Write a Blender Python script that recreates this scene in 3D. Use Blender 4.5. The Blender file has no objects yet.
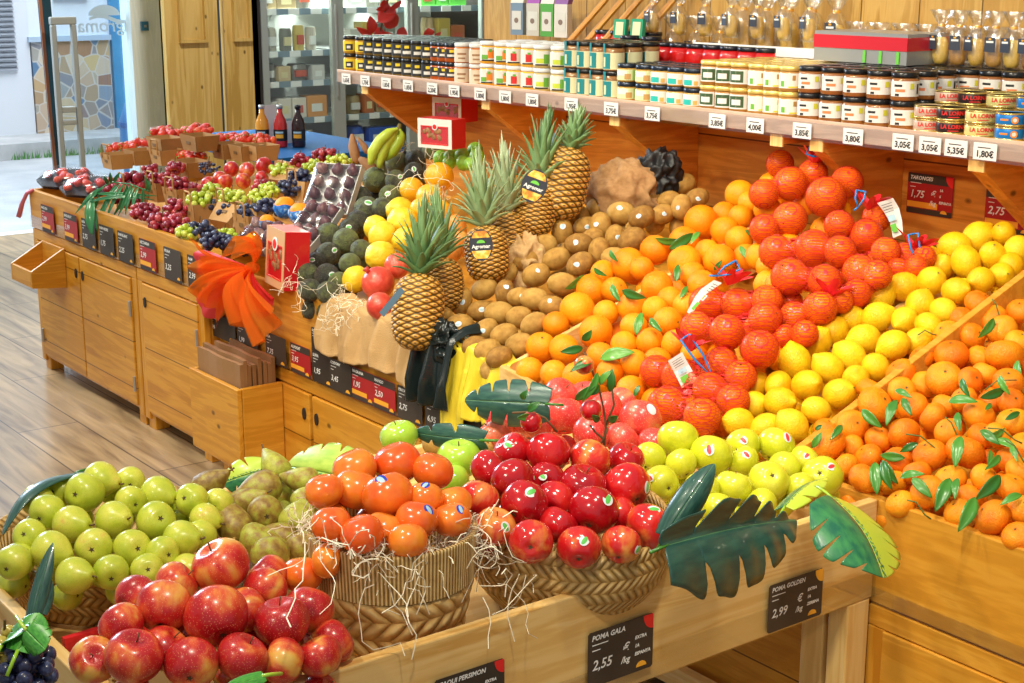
import bpy, bmesh, math, random
import numpy as np
from mathutils import Vector, Matrix, Euler
S = bpy.context.scene
COL = S.collection
PI = math.pi
rnd = random.Random(7)

# ------------------------------------------------------------------ camera, world, lights, exposure
FPX, CX, CY = 1500.0, 512.0, 341.5
PITCH = math.radians(14.090); YAW = math.radians(36.920)
CAM = Vector((1.812, -2.275, 1.75))
_fh = Vector((-math.cos(YAW), math.sin(YAW), 0)); RT = Vector((math.sin(YAW), math.cos(YAW), 0))
FW = _fh*math.cos(PITCH) + Vector((0, 0, -math.sin(PITCH))); UP = _fh*math.sin(PITCH) + Vector((0, 0, math.cos(PITCH)))
cd = bpy.data.cameras.new('camera'); cam = bpy.data.objects.new('camera', cd); COL.objects.link(cam)
cam.matrix_world = Matrix.Translation(CAM) @ Matrix((RT, UP, -FW)).transposed().to_4x4()
cd.sensor_width = 36; cd.lens = FPX/1024*36; cd.clip_end = 200
S.camera = cam
w = bpy.data.worlds.new('world'); S.world = w; w.use_nodes = True
wb = w.node_tree.nodes['Background']; wb.inputs[0].default_value = (0.93, 0.96, 1.0, 1); wb.inputs[1].default_value = 0.38
S.view_settings.view_transform = 'Standard'; S.view_settings.look = 'None'
S.view_settings.exposure = -0.06; S.view_settings.gamma = 1.0; S.view_settings.use_curve_mapping = False
def lamp(loc, aim, power, size, col=(1, .91, .72), kind='SPOT', angle=75):
    l = bpy.data.lights.new('ceiling_or_fill_light', kind); l.energy = power; l.color = col
    if kind == 'SPOT': l.spot_size = math.radians(angle); l.spot_blend = .6; l.shadow_soft_size = size
    if kind == 'AREA': l.size = size
    o = bpy.data.objects.new('ceiling_or_fill_light', l); COL.objects.link(o); o.location = loc
    o.rotation_euler = (Vector(aim)-Vector(loc)).to_track_quat('-Z', 'Y').to_euler()
    return o
LAMPS = [((.9, -1.5, 3.0), (-.25, -.7, .8), 105), ((-.6, -2.0, 3.0), (-.6, -1.0, .8), 85), ((.6, -.7, 3.05), (-.1, .45, .9), 95),
         ((-.9, -.9, 3.05), (-1.0, .4, .9), 100), ((-2.1, -1.0, 3.05), (-2.2, .4, .9), 95), ((-3.5, -1.1, 3.05), (-3.6, .3, .8), 95),
         ((-4.7, -.9, 3.05), (-4.6, .6, .8), 80), ((-2.6, -.5, 3.05), (-2.5, 1.1, 1.4), 75), ((-.7, -.5, 3.05), (-.8, 1.15, 1.4), 75),
         ((-1.5, -1.9, 3.05), (-1.6, -.2, .5), 70)]
for a, b, p in LAMPS: lamp(a, b, p*1.12, .07)
lamp((-5.2, 1.2, 3.0), (-7.6, 2.4, 1.1), 190, .1, (1, .96, .88))  # fill spot added to lift the dark pilaster and door end
# strip-shaped area lamp, not placed at present
def strip(loc, aim, L, power, col):
    o = lamp(loc, aim, power, .05, col, 'AREA'); o.data.shape = 'RECTANGLE'; o.data.size = L; o.data.size_y = .03
    d = (Vector(aim)-Vector(loc)).normalized(); x = Vector((1, 0, 0)); z = -d; y = z.cross(x).normalized(); o.rotation_euler = Matrix((x, y, z)).transposed().to_euler(); return o
for x_ in (-3.6, -1.9, -.3, 1.2): lamp((x_+1.0, -3.6, 2.75), (x_-.2, 1.26, 1.0), 110, .07, (1, .88, .66), 'SPOT', 50)  # unseen fill spots added to brighten the under-shelf wall and counter fronts
# added area lamps standing in for daylight in the street and through the door
lamp((-10.2, 3.0, 5.5), (-12.9, 3.3, .4), 420, 4.0, (.86, .94, 1.0), 'AREA')
lamp((-9.0, -1.0, 3.2), (-5.2, -.6, 0), 300, 2.0, (.66, .83, 1.0), 'AREA')

# ------------------------------------------------------------------ geometry helpers
def ray(px, py): return FW + RT*((px-CX)/FPX) - UP*((py-CY)/FPX)
def atX(px, py, X): r = ray(px, py); return CAM + r*((X-CAM.x)/r.x)
def atY(px, py, Y): r = ray(px, py); return CAM + r*((Y-CAM.y)/r.y)
def atZ(px, py, Z): r = ray(px, py); return CAM + r*((Z-CAM.z)/r.z)
def onP(px, py, pl):
    a, bx, by = pl; r = ray(px, py)
    t = (a+bx*CAM.x+by*CAM.y-CAM.z)/(r.z-bx*r.x-by*r.y); return CAM + r*t
def depth(p): return (Vector(p)-CAM).dot(FW)
def pix(p):
    d = Vector(p)-CAM; z = d.dot(FW); return CX+FPX*d.dot(RT)/z, CY-FPX*d.dot(UP)/z

class MB:
    def __init__(s): s.v = []; s.f = []; s.m = []; s.uv = None
    def add(s, vs, fs, mi=0):
        n = len(s.v); s.v += [tuple(v) for v in vs]; s.f += [tuple(i+n for i in f) for f in fs]; s.m += [mi]*len(fs); return s
    def box(s, a, b, mi=0):
        x0, y0, z0 = a; x1, y1, z1 = b
        s.add([(x0,y0,z0),(x1,y0,z0),(x1,y1,z0),(x0,y1,z0),(x0,y0,z1),(x1,y0,z1),(x1,y1,z1),(x0,y1,z1)],
              [(0,3,2,1),(4,5,6,7),(0,1,5,4),(1,2,6,5),(2,3,7,6),(3,0,4,7)], mi); return s
    def prism(s, poly, d, mi=0):   # poly: list of 3d points, d: extrusion vector
        n = len(poly); d = Vector(d); p = [Vector(q) for q in poly]
        s.add(p+[q+d for q in p], [tuple(range(n))[::-1], tuple(range(n, 2*n))]+[(i, (i+1) % n, n+(i+1) % n, n+i) for i in range(n)], mi); return s
    def lathe(s, prof, seg=20, c=(0,0,0), mi=0, fn=None):
        vs = []
        for j, (r, z) in enumerate(prof):
            for i in range(seg):
                a = 2*PI*i/seg; k = fn(a, z) if fn else 1
                vs.append((c[0]+r*k*math.cos(a), c[1]+r*k*math.sin(a), c[2]+z))
        fs = [(j*seg+i, j*seg+(i+1) % seg, (j+1)*seg+(i+1) % seg, (j+1)*seg+i) for j in range(len(prof)-1) for i in range(seg)]
        if prof[0][0] > 1e-6: fs.append(tuple(range(seg))[::-1])
        if prof[-1][0] > 1e-6: fs.append(tuple((len(prof)-1)*seg+i for i in range(seg)))
        s.add(vs, fs, mi); return s
    def tube(s, pts, r, n=6, mi=0, taper=None):
        pts = [Vector(p) for p in pts]; vs = []; fs = []
        prev = None
        for k, p in enumerate(pts):
            t = (pts[min(k+1, len(pts)-1)]-pts[max(k-1, 0)]).normalized()
            u = t.cross(Vector((0, 0, 1)) if abs(t.z) < .95 else Vector((1, 0, 0))).normalized()
            if prev is not None:
                u = (prev - t*prev.dot(t)).normalized()
            prev = u; v = t.cross(u)
            rr = r if taper is None else taper[k]
            for i in range(n):
                a = 2*PI*i/n; vs.append(p+u*(rr*math.cos(a))+v*(rr*math.sin(a)))
        for k in range(len(pts)-1):
            for i in range(n): fs.append((k*n+i, k*n+(i+1) % n, (k+1)*n+(i+1) % n, (k+1)*n+i))
        fs += [tuple(range(n))[::-1], tuple((len(pts)-1)*n+i for i in range(n))]
        s.add(vs, fs, mi); return s
    def mesh(s, name, smooth=False):
        me = bpy.data.meshes.new(name); me.from_pydata(s.v, [], s.f); me.update()
        for i, p in enumerate(me.polygons):
            p.material_index = s.m[i]; p.use_smooth = smooth
        return me

def obj(name, me, mats=None, parent=None, loc=None, rot=None, smooth=None):
    if isinstance(me, MB): me = me.mesh(name, bool(smooth))
    if mats is not None and not len(me.materials):
        for m in (mats if isinstance(mats, (list, tuple)) else [mats]): me.materials.append(m)
    o = bpy.data.objects.new(name, me); COL.objects.link(o)
    if parent: o.parent = parent
    if loc is not None: o.location = loc
    if rot is not None: o.rotation_euler = rot
    return o
def tag(o, label=None, cat=None, group=None, kind=None):
    if label: o['label'] = label
    if cat: o['category'] = cat
    if group: o['group'] = group
    if kind: o['kind'] = kind
    return o
def struct(name, me, mats, **k): return tag(obj(name, me, mats, **k), kind='structure')
def thing(name, label, cat, loc=(0,0,0), group=None, rotz=0):
    o = bpy.data.objects.new(name, None); COL.objects.link(o); o.location = loc; o.rotation_euler = (0, 0, rotz)
    o.empty_display_size = .05
    return tag(o, label, cat, group)
def dup(root, loc=None, rot=None, scale=None, label=None, group=None):
    r = root.copy(); COL.objects.link(r)
    if loc is not None: r.location = loc
    if rot is not None: r.rotation_mode = 'XYZ'; r.rotation_euler = rot
    if scale is not None: r.scale = scale if hasattr(scale, '__len__') else (scale,)*3
    if label: r['label'] = label
    if group: r['group'] = group
    for ch in list(root.children):
        c = ch.copy(); COL.objects.link(c); c.parent = r
        for g in list(ch.children):
            d = g.copy(); COL.objects.link(d); d.parent = c
    return r
def bevel(o, w=.003, seg=2):
    m = o.modifiers.new('bevel', 'BEVEL'); m.width = w; m.segments = seg; m.limit_method = 'ANGLE'; return o
ORD = ['first','second','third','fourth','fifth','sixth','seventh','eighth','ninth','tenth','eleventh','twelfth','thirteenth','fourteenth','fifteenth','sixteenth','seventeenth','eighteenth','nineteenth','twentieth','twenty-first','twenty-second','twenty-third','twenty-fourth','twenty-fifth','twenty-sixth','twenty-seventh','twenty-eighth','twenty-ninth','thirtieth']

# ------------------------------------------------------------------ materials
def newmat(name):
    m = bpy.data.materials.new(name); m.use_nodes = True
    nt = m.node_tree; return m, nt, nt.nodes['Principled BSDF']
def plain(name, col, rough=.5, metal=0, trans=0, coat=0, emit=0, alpha=1, ior=None):
    m, nt, b = newmat(name); b.inputs['Base Color'].default_value = (*col, 1); b.inputs['Roughness'].default_value = rough
    b.inputs['Metallic'].default_value = metal; b.inputs['Transmission Weight'].default_value = trans; b.inputs['Coat Weight'].default_value = coat
    if emit: b.inputs['Emission Color'].default_value = (*col, 1); b.inputs['Emission Strength'].default_value = emit
    b.inputs['Alpha'].default_value = alpha
    if ior: b.inputs['IOR'].default_value = ior
    return m
def N(nt, t, **k):
    n = nt.nodes.new(t)
    for a, v in k.items():
        if a.startswith('i_'): n.inputs[a[2:].replace('_', ' ')].default_value = v
        else: setattr(n, a, v)
    return n
def ramp(nt, stops):
    r = nt.nodes.new('ShaderNodeValToRGB'); e = r.color_ramp.elements
    while len(e) < len(stops): e.new(.5)
    for i, (p, c) in enumerate(stops): e[i].position = p; e[i].color = (*c, 1)
    return r
def skin(name, stops, nscale=3, zst=1, rough=.35, bump=.1, bscale=40, coat=0, spots=None, vary=.25, spotscale=30, detail=4, spec=.5, zgrad=None):
    """fruit skin: noise through a colour ramp, shifted a little per fruit, pores as bump"""
    m, nt, b = newmat(name); L = nt.links
    tc = N(nt, 'ShaderNodeTexCoord'); mp = N(nt, 'ShaderNodeMapping'); mp.inputs['Scale'].default_value = (1, 1, zst)
    oi = N(nt, 'ShaderNodeObjectInfo')
    ad = N(nt, 'ShaderNodeVectorMath', operation='ADD'); sc = N(nt, 'ShaderNodeVectorMath', operation='SCALE'); sc.inputs[0].default_value = (17, 31, 43)
    L.new(oi.outputs['Random'], sc.inputs['Scale']); L.new(tc.outputs['Object'], mp.inputs[0]); L.new(mp.outputs[0], ad.inputs[0]); L.new(sc.outputs[0], ad.inputs[1])
    no = N(nt, 'ShaderNodeTexNoise'); no.inputs['Scale'].default_value = nscale; no.inputs['Detail'].default_value = detail; L.new(ad.outputs[0], no.inputs['Vector'])
    mr = N(nt, 'ShaderNodeMath', operation='MULTIPLY_ADD'); L.new(oi.outputs['Random'], mr.inputs[0]); mr.inputs[1].default_value = vary; mr.inputs[2].default_value = -vary/2
    s2 = N(nt, 'ShaderNodeMath', operation='ADD'); L.new(no.outputs['Fac'], s2.inputs[0]); L.new(mr.outputs[0], s2.inputs[1])
    last = s2.outputs[0]
    if zgrad:
        sp = N(nt, 'ShaderNodeSeparateXYZ'); L.new(tc.outputs['Object'], sp.inputs[0])
        z2 = N(nt, 'ShaderNodeMath', operation='MULTIPLY_ADD'); L.new(sp.outputs['Z'], z2.inputs[0]); z2.inputs[1].default_value = zgrad; L.new(last, z2.inputs[2]); last = z2.outputs[0]
    r = ramp(nt, stops); L.new(last, r.inputs[0]); col = r.outputs[0]
    if spots:
        vo = N(nt, 'ShaderNodeTexVoronoi'); vo.inputs['Scale'].default_value = spotscale; L.new(tc.outputs['Object'], vo.inputs['Vector'])
        rr = ramp(nt, [(.0, (1, 1, 1)), (.16, (1, 1, 1)), (.24, (0, 0, 0))]); L.new(vo.outputs['Distance'], rr.inputs[0])
        mx = N(nt, 'ShaderNodeMix', data_type='RGBA'); L.new(rr.outputs[0], mx.inputs[0]); L.new(col, mx.inputs[6]); mx.inputs[7].default_value = (*spots, 1); col = mx.outputs[2]
    L.new(col, b.inputs['Base Color']); b.inputs['Roughness'].default_value = rough; b.inputs['Coat Weight'].default_value = coat; b.inputs['Coat Roughness'].default_value = .08
    b.inputs['Specular IOR Level'].default_value = spec
    if bump:
        bn = N(nt, 'ShaderNodeTexNoise'); bn.inputs['Scale'].default_value = bscale; bn.inputs['Detail'].default_value = 2; L.new(tc.outputs['Object'], bn.inputs['Vector'])
        bp = N(nt, 'ShaderNodeBump'); bp.inputs['Strength'].default_value = bump; bp.inputs['Distance'].default_value = .02; L.new(bn.outputs['Fac'], bp.inputs['Height']); L.new(bp.outputs[0], b.inputs['Normal'])
    return m
def wood(name, stops, axis=0, scale=6, rough=.42, knots=True, plank=0, pax=2, coat=.06):
    """pine: growth rings stretched along the grain axis, knots, optional plank joints"""
    m, nt, b = newmat(name); L = nt.links
    tc = N(nt, 'ShaderNodeTexCoord'); oi = N(nt, 'ShaderNodeObjectInfo')
    sc = N(nt, 'ShaderNodeVectorMath', operation='SCALE'); sc.inputs[0].default_value = (3.1, 5.3, 7.7); L.new(oi.outputs['Random'], sc.inputs['Scale'])
    ad = N(nt, 'ShaderNodeVectorMath', operation='ADD'); L.new(tc.outputs['Object'], ad.inputs[0]); L.new(sc.outputs[0], ad.inputs[1])
    mp = N(nt, 'ShaderNodeMapping'); s = [scale]*3; s[axis] = scale*.09; mp.inputs['Scale'].default_value = s; L.new(ad.outputs[0], mp.inputs[0])
    no = N(nt, 'ShaderNodeTexNoise'); no.inputs['Scale'].default_value = 1.6; no.inputs['Detail'].default_value = 5; no.inputs['Roughness'].default_value = .6; no.inputs['Distortion'].default_value = .4; L.new(mp.outputs[0], no.inputs['Vector'])
    wv = N(nt, 'ShaderNodeMath', operation='MULTIPLY'); wv.inputs[1].default_value = 34; L.new(no.outputs['Fac'], wv.inputs[0])
    sn = N(nt, 'ShaderNodeMath', operation='SINE'); L.new(wv.outputs[0], sn.inputs[0])
    ma = N(nt, 'ShaderNodeMath', operation='MULTIPLY_ADD'); L.new(sn.outputs[0], ma.inputs[0]); ma.inputs[1].default_value = .14; L.new(no.outputs['Fac'], ma.inputs[2])
    r = ramp(nt, stops); L.new(ma.outputs[0], r.inputs[0]); col = r.outputs[0]
    dark = tuple(c*.32 for c in stops[0][1])
    if knots:
        kp = N(nt, 'ShaderNodeMapping'); ks = [9.5]*3; ks[axis] = 6.0; kp.inputs['Scale'].default_value = ks; L.new(ad.outputs[0], kp.inputs[0])
        vo = N(nt, 'ShaderNodeTexVoronoi'); vo.inputs['Scale'].default_value = 1; L.new(kp.outputs[0], vo.inputs['Vector'])
        kr = ramp(nt, [(0, (1, 1, 1)), (.045, (.9, .9, .9)), (.10, (0, 0, 0))]); L.new(vo.outputs['Distance'], kr.inputs[0])
        mx = N(nt, 'ShaderNodeMix', data_type='RGBA'); L.new(kr.outputs[0], mx.inputs[0]); L.new(col, mx.inputs[6]); mx.inputs[7].default_value = (*dark, 1); col = mx.outputs[2]
    if plank:
        sp = N(nt, 'ShaderNodeSeparateXYZ'); L.new(tc.outputs['Object'], sp.inputs[0])
        fm = N(nt, 'ShaderNodeMath', operation='MULTIPLY'); L.new(sp.outputs[pax], fm.inputs[0]); fm.inputs[1].default_value = 1/plank
        fr = N(nt, 'ShaderNodeMath', operation='FRACT'); L.new(fm.outputs[0], fr.inputs[0])
        lt = N(nt, 'ShaderNodeMath', operation='LESS_THAN'); L.new(fr.outputs[0], lt.inputs[0]); lt.inputs[1].default_value = .02
        mx = N(nt, 'ShaderNodeMix', data_type='RGBA'); L.new(lt.outputs[0], mx.inputs[0]); L.new(col, mx.inputs[6]); mx.inputs[7].default_value = (*dark, 1); col = mx.outputs[2]
    L.new(col, b.inputs['Base Color']); b.inputs['Roughness'].default_value = rough; b.inputs['Coat Weight'].default_value = coat; b.inputs['Coat Roughness'].default_value = .2; b.inputs['Specular IOR Level'].default_value = .3
    return m
def glass(name, tint=(1, 1, 1), mixf=.12, rough=.02, col=(1, 1, 1)):
    """thin clear sheet: mostly see-through, a little gloss"""
    m = bpy.data.materials.new(name); m.use_nodes = True; nt = m.node_tree; nt.nodes.clear(); L = nt.links
    o = N(nt, 'ShaderNodeOutputMaterial'); mx = N(nt, 'ShaderNodeMixShader'); mx.inputs[0].default_value = mixf
    t = N(nt, 'ShaderNodeBsdfTransparent'); t.inputs[0].default_value = (*tint, 1); g = N(nt, 'ShaderNodeBsdfGlossy'); g.inputs[0].default_value = (*col, 1); g.inputs['Roughness'].default_value = rough
    L.new(t.outputs[0], mx.inputs[1]); L.new(g.outputs[0], mx.inputs[2]); L.new(mx.outputs[0], o.inputs[0]); return m

GOLD = [(.25, (.52, .21, .015)), (.45, (.64, .285, .025)), (.62, (.71, .345, .04)), (.8, (.55, .225, .018))]
PALE = [(.25, (.68, .38, .10)), (.45, (.80, .52, .18)), (.62, (.86, .60, .25)), (.8, (.72, .42, .12))]
WARM = [(.25, (.52, .18, .022)), (.45, (.68, .27, .038)), (.62, (.76, .34, .055)), (.8, (.58, .21, .025))]
DOORW = [(.25, (.48, .28, .06)), (.45, (.60, .38, .10)), (.62, (.68, .46, .15)), (.8, (.50, .30, .07))]
M = {}
M['gold'] = wood('golden_pine', GOLD, 0); M['goldz'] = wood('golden_pine_upright', GOLD, 2); M['goldy'] = wood('golden_pine_across', GOLD, 1)
M['plank'] = wood('golden_pine_planks', GOLD, 0, plank=.19)
M['pale'] = wood('pale_pine', PALE, 1); M['palex'] = wood('pale_pine_x', PALE, 0); M['palez'] = wood('pale_pine_upright', PALE, 2)
M['warm'] = wood('warm_pine_wall', WARM, 0, plank=.24); M['warmy'] = wood('warm_pine_bracket', WARM, 1); M['doorw'] = wood('pine_door_leaf', DOORW, 2, scale=4)
M['white'] = plain('white_paint', (.8, .8, .8), .5); M['offw'] = plain('off_white_card', (.78, .77, .74), .6)
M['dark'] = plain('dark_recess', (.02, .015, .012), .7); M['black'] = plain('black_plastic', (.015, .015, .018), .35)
M['slate'] = skin('chalk_card', [(.3, (.030, .022, .016)), (.7, (.060, .045, .034))], 6, rough=.55, bump=0); M['redcard'] = plain('deep_red_card', (.42, .012, .016), .5)
M['chalk'] = plain('chalk_lettering', (.85, .86, .84), .7); M['yellowink'] = plain('yellow_ink', (.95, .45, .03), .6); M['redink'] = plain('red_ink', (.8, .02, .02), .5); M['greenink'] = plain('green_ink', (.15, .55, .06), .5)
M['blackink'] = plain('black_ink', (.02, .02, .02), .6)
M['clear'] = glass('clear_plastic', (.95, .96, .97), .10, .08); M['film'] = glass('clear_film', (.97, .97, .97), .07, .15)
M['metal'] = plain('grey_metal', (.45, .46, .46), .35, .6); M['steel'] = plain('brushed_steel', (.62, .63, .62), .3, .8)
M['blue'] = plain('blue_laminate', (.005, .14, .40), .7)
# ------------------------------------------------------------------ the room and the street
def floor_mat():
    m, nt, b = newmat('floor_boards'); L = nt.links
    tc = N(nt, 'ShaderNodeTexCoord'); mp = N(nt, 'ShaderNodeMapping'); mp.inputs['Rotation'].default_value = (0, 0, 0); L.new(tc.outputs['Object'], mp.inputs[0])
    br = N(nt, 'ShaderNodeTexBrick'); L.new(mp.outputs[0], br.inputs['Vector']); br.inputs['Scale'].default_value = 1; br.inputs['Brick Width'].default_value = 1.5; br.inputs['Row Height'].default_value = .24
    br.inputs['Mortar Size'].default_value = .003; br.inputs['Color1'].default_value = (.40, .285, .16, 1); br.inputs['Color2'].default_value = (.50, .365, .21, 1); br.inputs['Mortar'].default_value = (.10, .075, .05, 1)
    m2 = N(nt, 'ShaderNodeMapping'); m2.inputs['Scale'].default_value = (.9, 9, 1); L.new(tc.outputs['Object'], m2.inputs[0])
    no = N(nt, 'ShaderNodeTexNoise'); no.inputs['Scale'].default_value = 2.2; no.inputs['Detail'].default_value = 7; no.inputs['Distortion'].default_value = .8; L.new(m2.outputs[0], no.inputs['Vector'])
    r = ramp(nt, [(.3, (.28, .22, .17)), (.5, (.78, .72, .62)), (.7, (1.15, 1.1, 1.0))]); L.new(no.outputs['Fac'], r.inputs[0])
    mx = N(nt, 'ShaderNodeMix', data_type='RGBA', blend_type='MULTIPLY'); mx.inputs[0].default_value = .85; L.new(br.outputs['Color'], mx.inputs[6]); L.new(r.outputs[0], mx.inputs[7])
    L.new(mx.outputs[2], b.inputs['Base Color']); b.inputs['Roughness'].default_value = .28; return m
struct('floor', MB().box((-8.1, -6, -.05), (4, 5, 0)), floor_mat())
road = skin('asphalt', [(.3, (.42, .45, .48)), (.7, (.56, .58, .60))], 3, rough=.9, bump=.2, bscale=60)
struct('trim_1', MB().box((-8.22, -6, -.05), (-8.1, 5, .004)), plain('threshold_stone', (.85, .85, .82), .5))
struct('trim_2', MB().box((-12.1, -7, -.08), (-8.22, 9, -.01)), road)
kerbm = skin('kerb_stone', [(.3, (.42, .44, .45)), (.7, (.62, .62, .62))], 4, rough=.9, bump=.1)
kb = MB().box((-12.25, -7, -.05), (-12.1, 9, .14)); kb.box((-13.0, -7, -.05), (-12.25, 9, .13)); struct('trim_3', kb, kerbm)
def tuft(k):
    g = MB(); y0 = k
    for i in range(60):
        x = -12.08+rnd.uniform(0, .06); y = y0+rnd.uniform(-.25, .25); h = rnd.uniform(.03, .09); a = rnd.uniform(-.02, .02)
        g.add([(x, y-.006, 0), (x, y+.006, 0), (x+.02, y+a, h)], [(0, 1, 2)])
    return g
gm = plain('weed_green', (.10, .32, .06), .7)
for y, wh in ((3.05, 'beneath the stone wall'), (3.6, 'near the blue door'), (2.6, 'below the white shutter')):
    tag(obj('weed_tuft', tuft(y), gm), 'small green weeds growing along the kerb ' + wh, 'weeds', kind='stuff')
# facade across the street
fac = plain('white_render', (.78, .83, .88), .8)
f = MB(); f.box((-13.3, -7, 0), (-13.0, 9, 5)); struct('wall_street', f, fac)
def stone_mat():
    m, nt, b = newmat('rubble_stone'); L = nt.links; tc = N(nt, 'ShaderNodeTexCoord')
    vo = N(nt, 'ShaderNodeTexVoronoi'); vo.inputs['Scale'].default_value = 7; L.new(tc.outputs['Object'], vo.inputs['Vector'])
    ve = N(nt, 'ShaderNodeTexVoronoi', feature='DISTANCE_TO_EDGE'); ve.inputs['Scale'].default_value = 7; L.new(tc.outputs['Object'], ve.inputs['Vector'])
    hs = N(nt, 'ShaderNodeSeparateColor'); L.new(vo.outputs['Color'], hs.inputs[0])
    r = ramp(nt, [(0, (.10, .22, .38)), (.3, (.52, .34, .16)), (.5, (.68, .60, .46)), (.7, (.36, .18, .10)), (.85, (.16, .30, .46)), (1, (.62, .46, .22))]); L.new(hs.outputs[0], r.inputs[0])
    e = ramp(nt, [(0, (1, 1, 1)), (.06, (0, 0, 0))]); L.new(ve.outputs['Distance'], e.inputs[0])
    mx = N(nt, 'ShaderNodeMix', data_type='RGBA'); L.new(e.outputs[0], mx.inputs[0]); L.new(r.outputs[0], mx.inputs[6]); mx.inputs[7].default_value = (.62, .60, .56, 1)
    L.new(mx.outputs[2], b.inputs['Base Color']); b.inputs['Roughness'].default_value = .9; return m
struct('wall_stone_base', MB().box((-13.0, 2.93, .13), (-12.93, 3.72, 1.02)), stone_mat())
struct('trim_4', MB().box((-13.0, 2.9, 1.02), (-12.9, 3.74, 1.07)), plain('ledge_blue_grey', (.45, .58, .72), .7))
# louvred white shutter door
sd = MB(); sd.box((-13.0, 1.9, .13), (-12.95, 2.92, 1.9)); d1 = struct('door_1', sd, plain('shutter_white', (.74, .78, .84), .5))
lv = MB()
for i in range(24):
    z = .76+i*.048; lv.prism([(-12.95, 1.98, z), (-12.91, 1.98, z), (-12.95, 1.98, z+.03)], (0, .8, 0))
obj('louvre_panel', lv, plain('louvre_grey', (.30, .33, .38), .5), d1)
bl = MB(); bl.box((-13.0, 3.76, .13), (-12.94, 4.35, 1.9))
for y in (3.9, 4.06, 4.22): bl.box((-12.94, y, .13), (-12.935, y+.012, 1.9))
struct('door_2', bl, skin('blue_door_paint', [(.3, (.02, .24, .50)), (.7, (.05, .34, .62))], 4, rough=.5, bump=0))
wn = MB(); wn.box((-13.0, 3.2, 1.42), (-12.96, 3.55, 2.0)); struct('window_2', wn, plain('window_blue_grey', (.35, .48, .62), .2))
# blue drum and red post in the street
t = thing('litter_drum', 'round blue drum standing at the kerb beyond the glass door', 'drum', (-9.6, 2.68, 0))
obj('body', MB().lathe([(.22, 0), (.25, .25), (.25, .55), (.2, .68), (.0, .72)], 20), plain('drum_blue', (.02, .18, .42), .4), t, smooth=True)
obj('lid_band', MB().lathe([(.257, .5), (.262, .52), (.257, .54)], 20), plain('drum_band', (.01, .1, .3), .4), t)
t = thing('bollard', 'thin red bollard standing behind the blue drum', 'bollard', (-10.6, 3.12, 0))
obj('post', MB().lathe([(.05, 0), (.05, .95), (.03, 1.02), (0, 1.03)], 14), plain('bollard_red', (.75, .03, .05), .4), t, smooth=True)
obj('collar', MB().lathe([(.056, .75), (.056, .82)], 14), plain('collar_pink', (.85, .35, .35), .4), t)
# shop front: frame post, glass, pilaster
DX = -8.0
p = [atX(38, 30, DX), atX(59, 165, DX)]
yp = 1.30
fr = MB(); fr.prism([(DX, yp-.02, 0), (DX, yp+.05, 0), (DX, yp-.0, 2.6), (DX, yp-.07, 2.6)], (.05, 0, 0))
struct('window_frame_post', fr, plain('dark_teal_frame', (.012, .06, .09), .35, .3))
red = MB(); red.prism([(DX+.05, yp-.035, 0), (DX+.05, yp-.015, 0), (DX+.05, yp-.06, 2.6), (DX+.05, yp-.08, 2.6)], (.01, 0, 0)); struct('trim_5', red, plain('rust_edge', (.35, .12, .05), .5))
gl = MB().box((DX+.015, yp+.04, 0), (DX+.022, 1.86, 2.6)); wdw = struct('window_1', gl, glass('shop_glass', (.88, .95, 1.0), .06, .0))
# mirrored shop lettering on the glass, seen from inside
def text_mesh(s, size, align='CENTER', shear=0, bold=0, name='lettering', extr=0):
    c = bpy.data.curves.new(name, 'FONT'); c.body = s; c.size = size; c.align_x = align; c.align_y = 'CENTER'; c.shear = shear; c.offset = bold; c.extrude = extr; c.resolution_u = 2
    o = bpy.data.objects.new(name, c); COL.objects.link(o); dg = bpy.context.evaluated_depsgraph_get(); dg.update()
    me = bpy.data.meshes.new_from_object(o.evaluated_get(dg)); me.materials.clear(); me.name = name
    bpy.data.objects.remove(o); bpy.data.curves.remove(c); return me
TC = {}
def text(s, size, mat, parent, loc, right, up, align='CENTER', shear=0, bold=0, name='lettering', label=None):
    k = (s, size, align, shear, bold, mat.name)
    if k not in TC: TC[k] = text_mesh(s, size, align, shear, bold, name); TC[k].materials.append(mat)
    o = bpy.data.objects.new(name, TC[k]); COL.objects.link(o)
    r = Vector(right).normalized(); u = Vector(up); u = (u-r*u.dot(r)).normalized(); n = r.cross(u)
    o.matrix_local = Matrix.Translation(Vector(loc)) @ Matrix((r, u, n)).transposed().to_4x4()
    o.parent = parent
    if label: o['label'] = label
    return o
frost = plain('frosted_lettering', (.50, .66, .80), .6)
me = text_mesh('agromar', .125, shear=.1, bold=.001); me.materials.append(frost)
o = obj('lettering', me, None, wdw); c = atX(101, 26, DX+.03); o.matrix_local = Matrix.Translation(c) @ Matrix((Vector((0, -1, 0)), Vector((0, 0, 1)), Vector((-1, 0, 0)))).transposed().to_4x4()
sw = MB(); c2 = atX(104, 14, DX+.03)
arc = [(c2.x, c2.y+.11*math.cos(a), c2.z-.01+.07*math.sin(a)) for a in np.linspace(0, PI, 14)]
sw.prism(arc, (.002, 0, 0)); cc = atX(112, 19, DX+.03)
wv = [(cc.x, cc.y-.16+.32*t, cc.z+.02*math.sin(t*2*PI)+.012) for t in np.linspace(0, 1, 16)]; wv2 = [(a, b, z-.028+.02*abs(i/15-.5)) for i, (a, b, z) in enumerate(wv)]
sw.prism(wv+wv2[::-1], (.002, 0, 0)); obj('wave_emblem', sw, frost, wdw)
y0 = atX(126, 60, DX).y; y1 = atX(152, 60, DX).y; y2 = atX(170, 60, DX).y; y3 = atX(221, 60, -7.0).y; y4 = atX(262, 60, -7.0).y; y2p = atX(167, 60, -7.0).y
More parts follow.
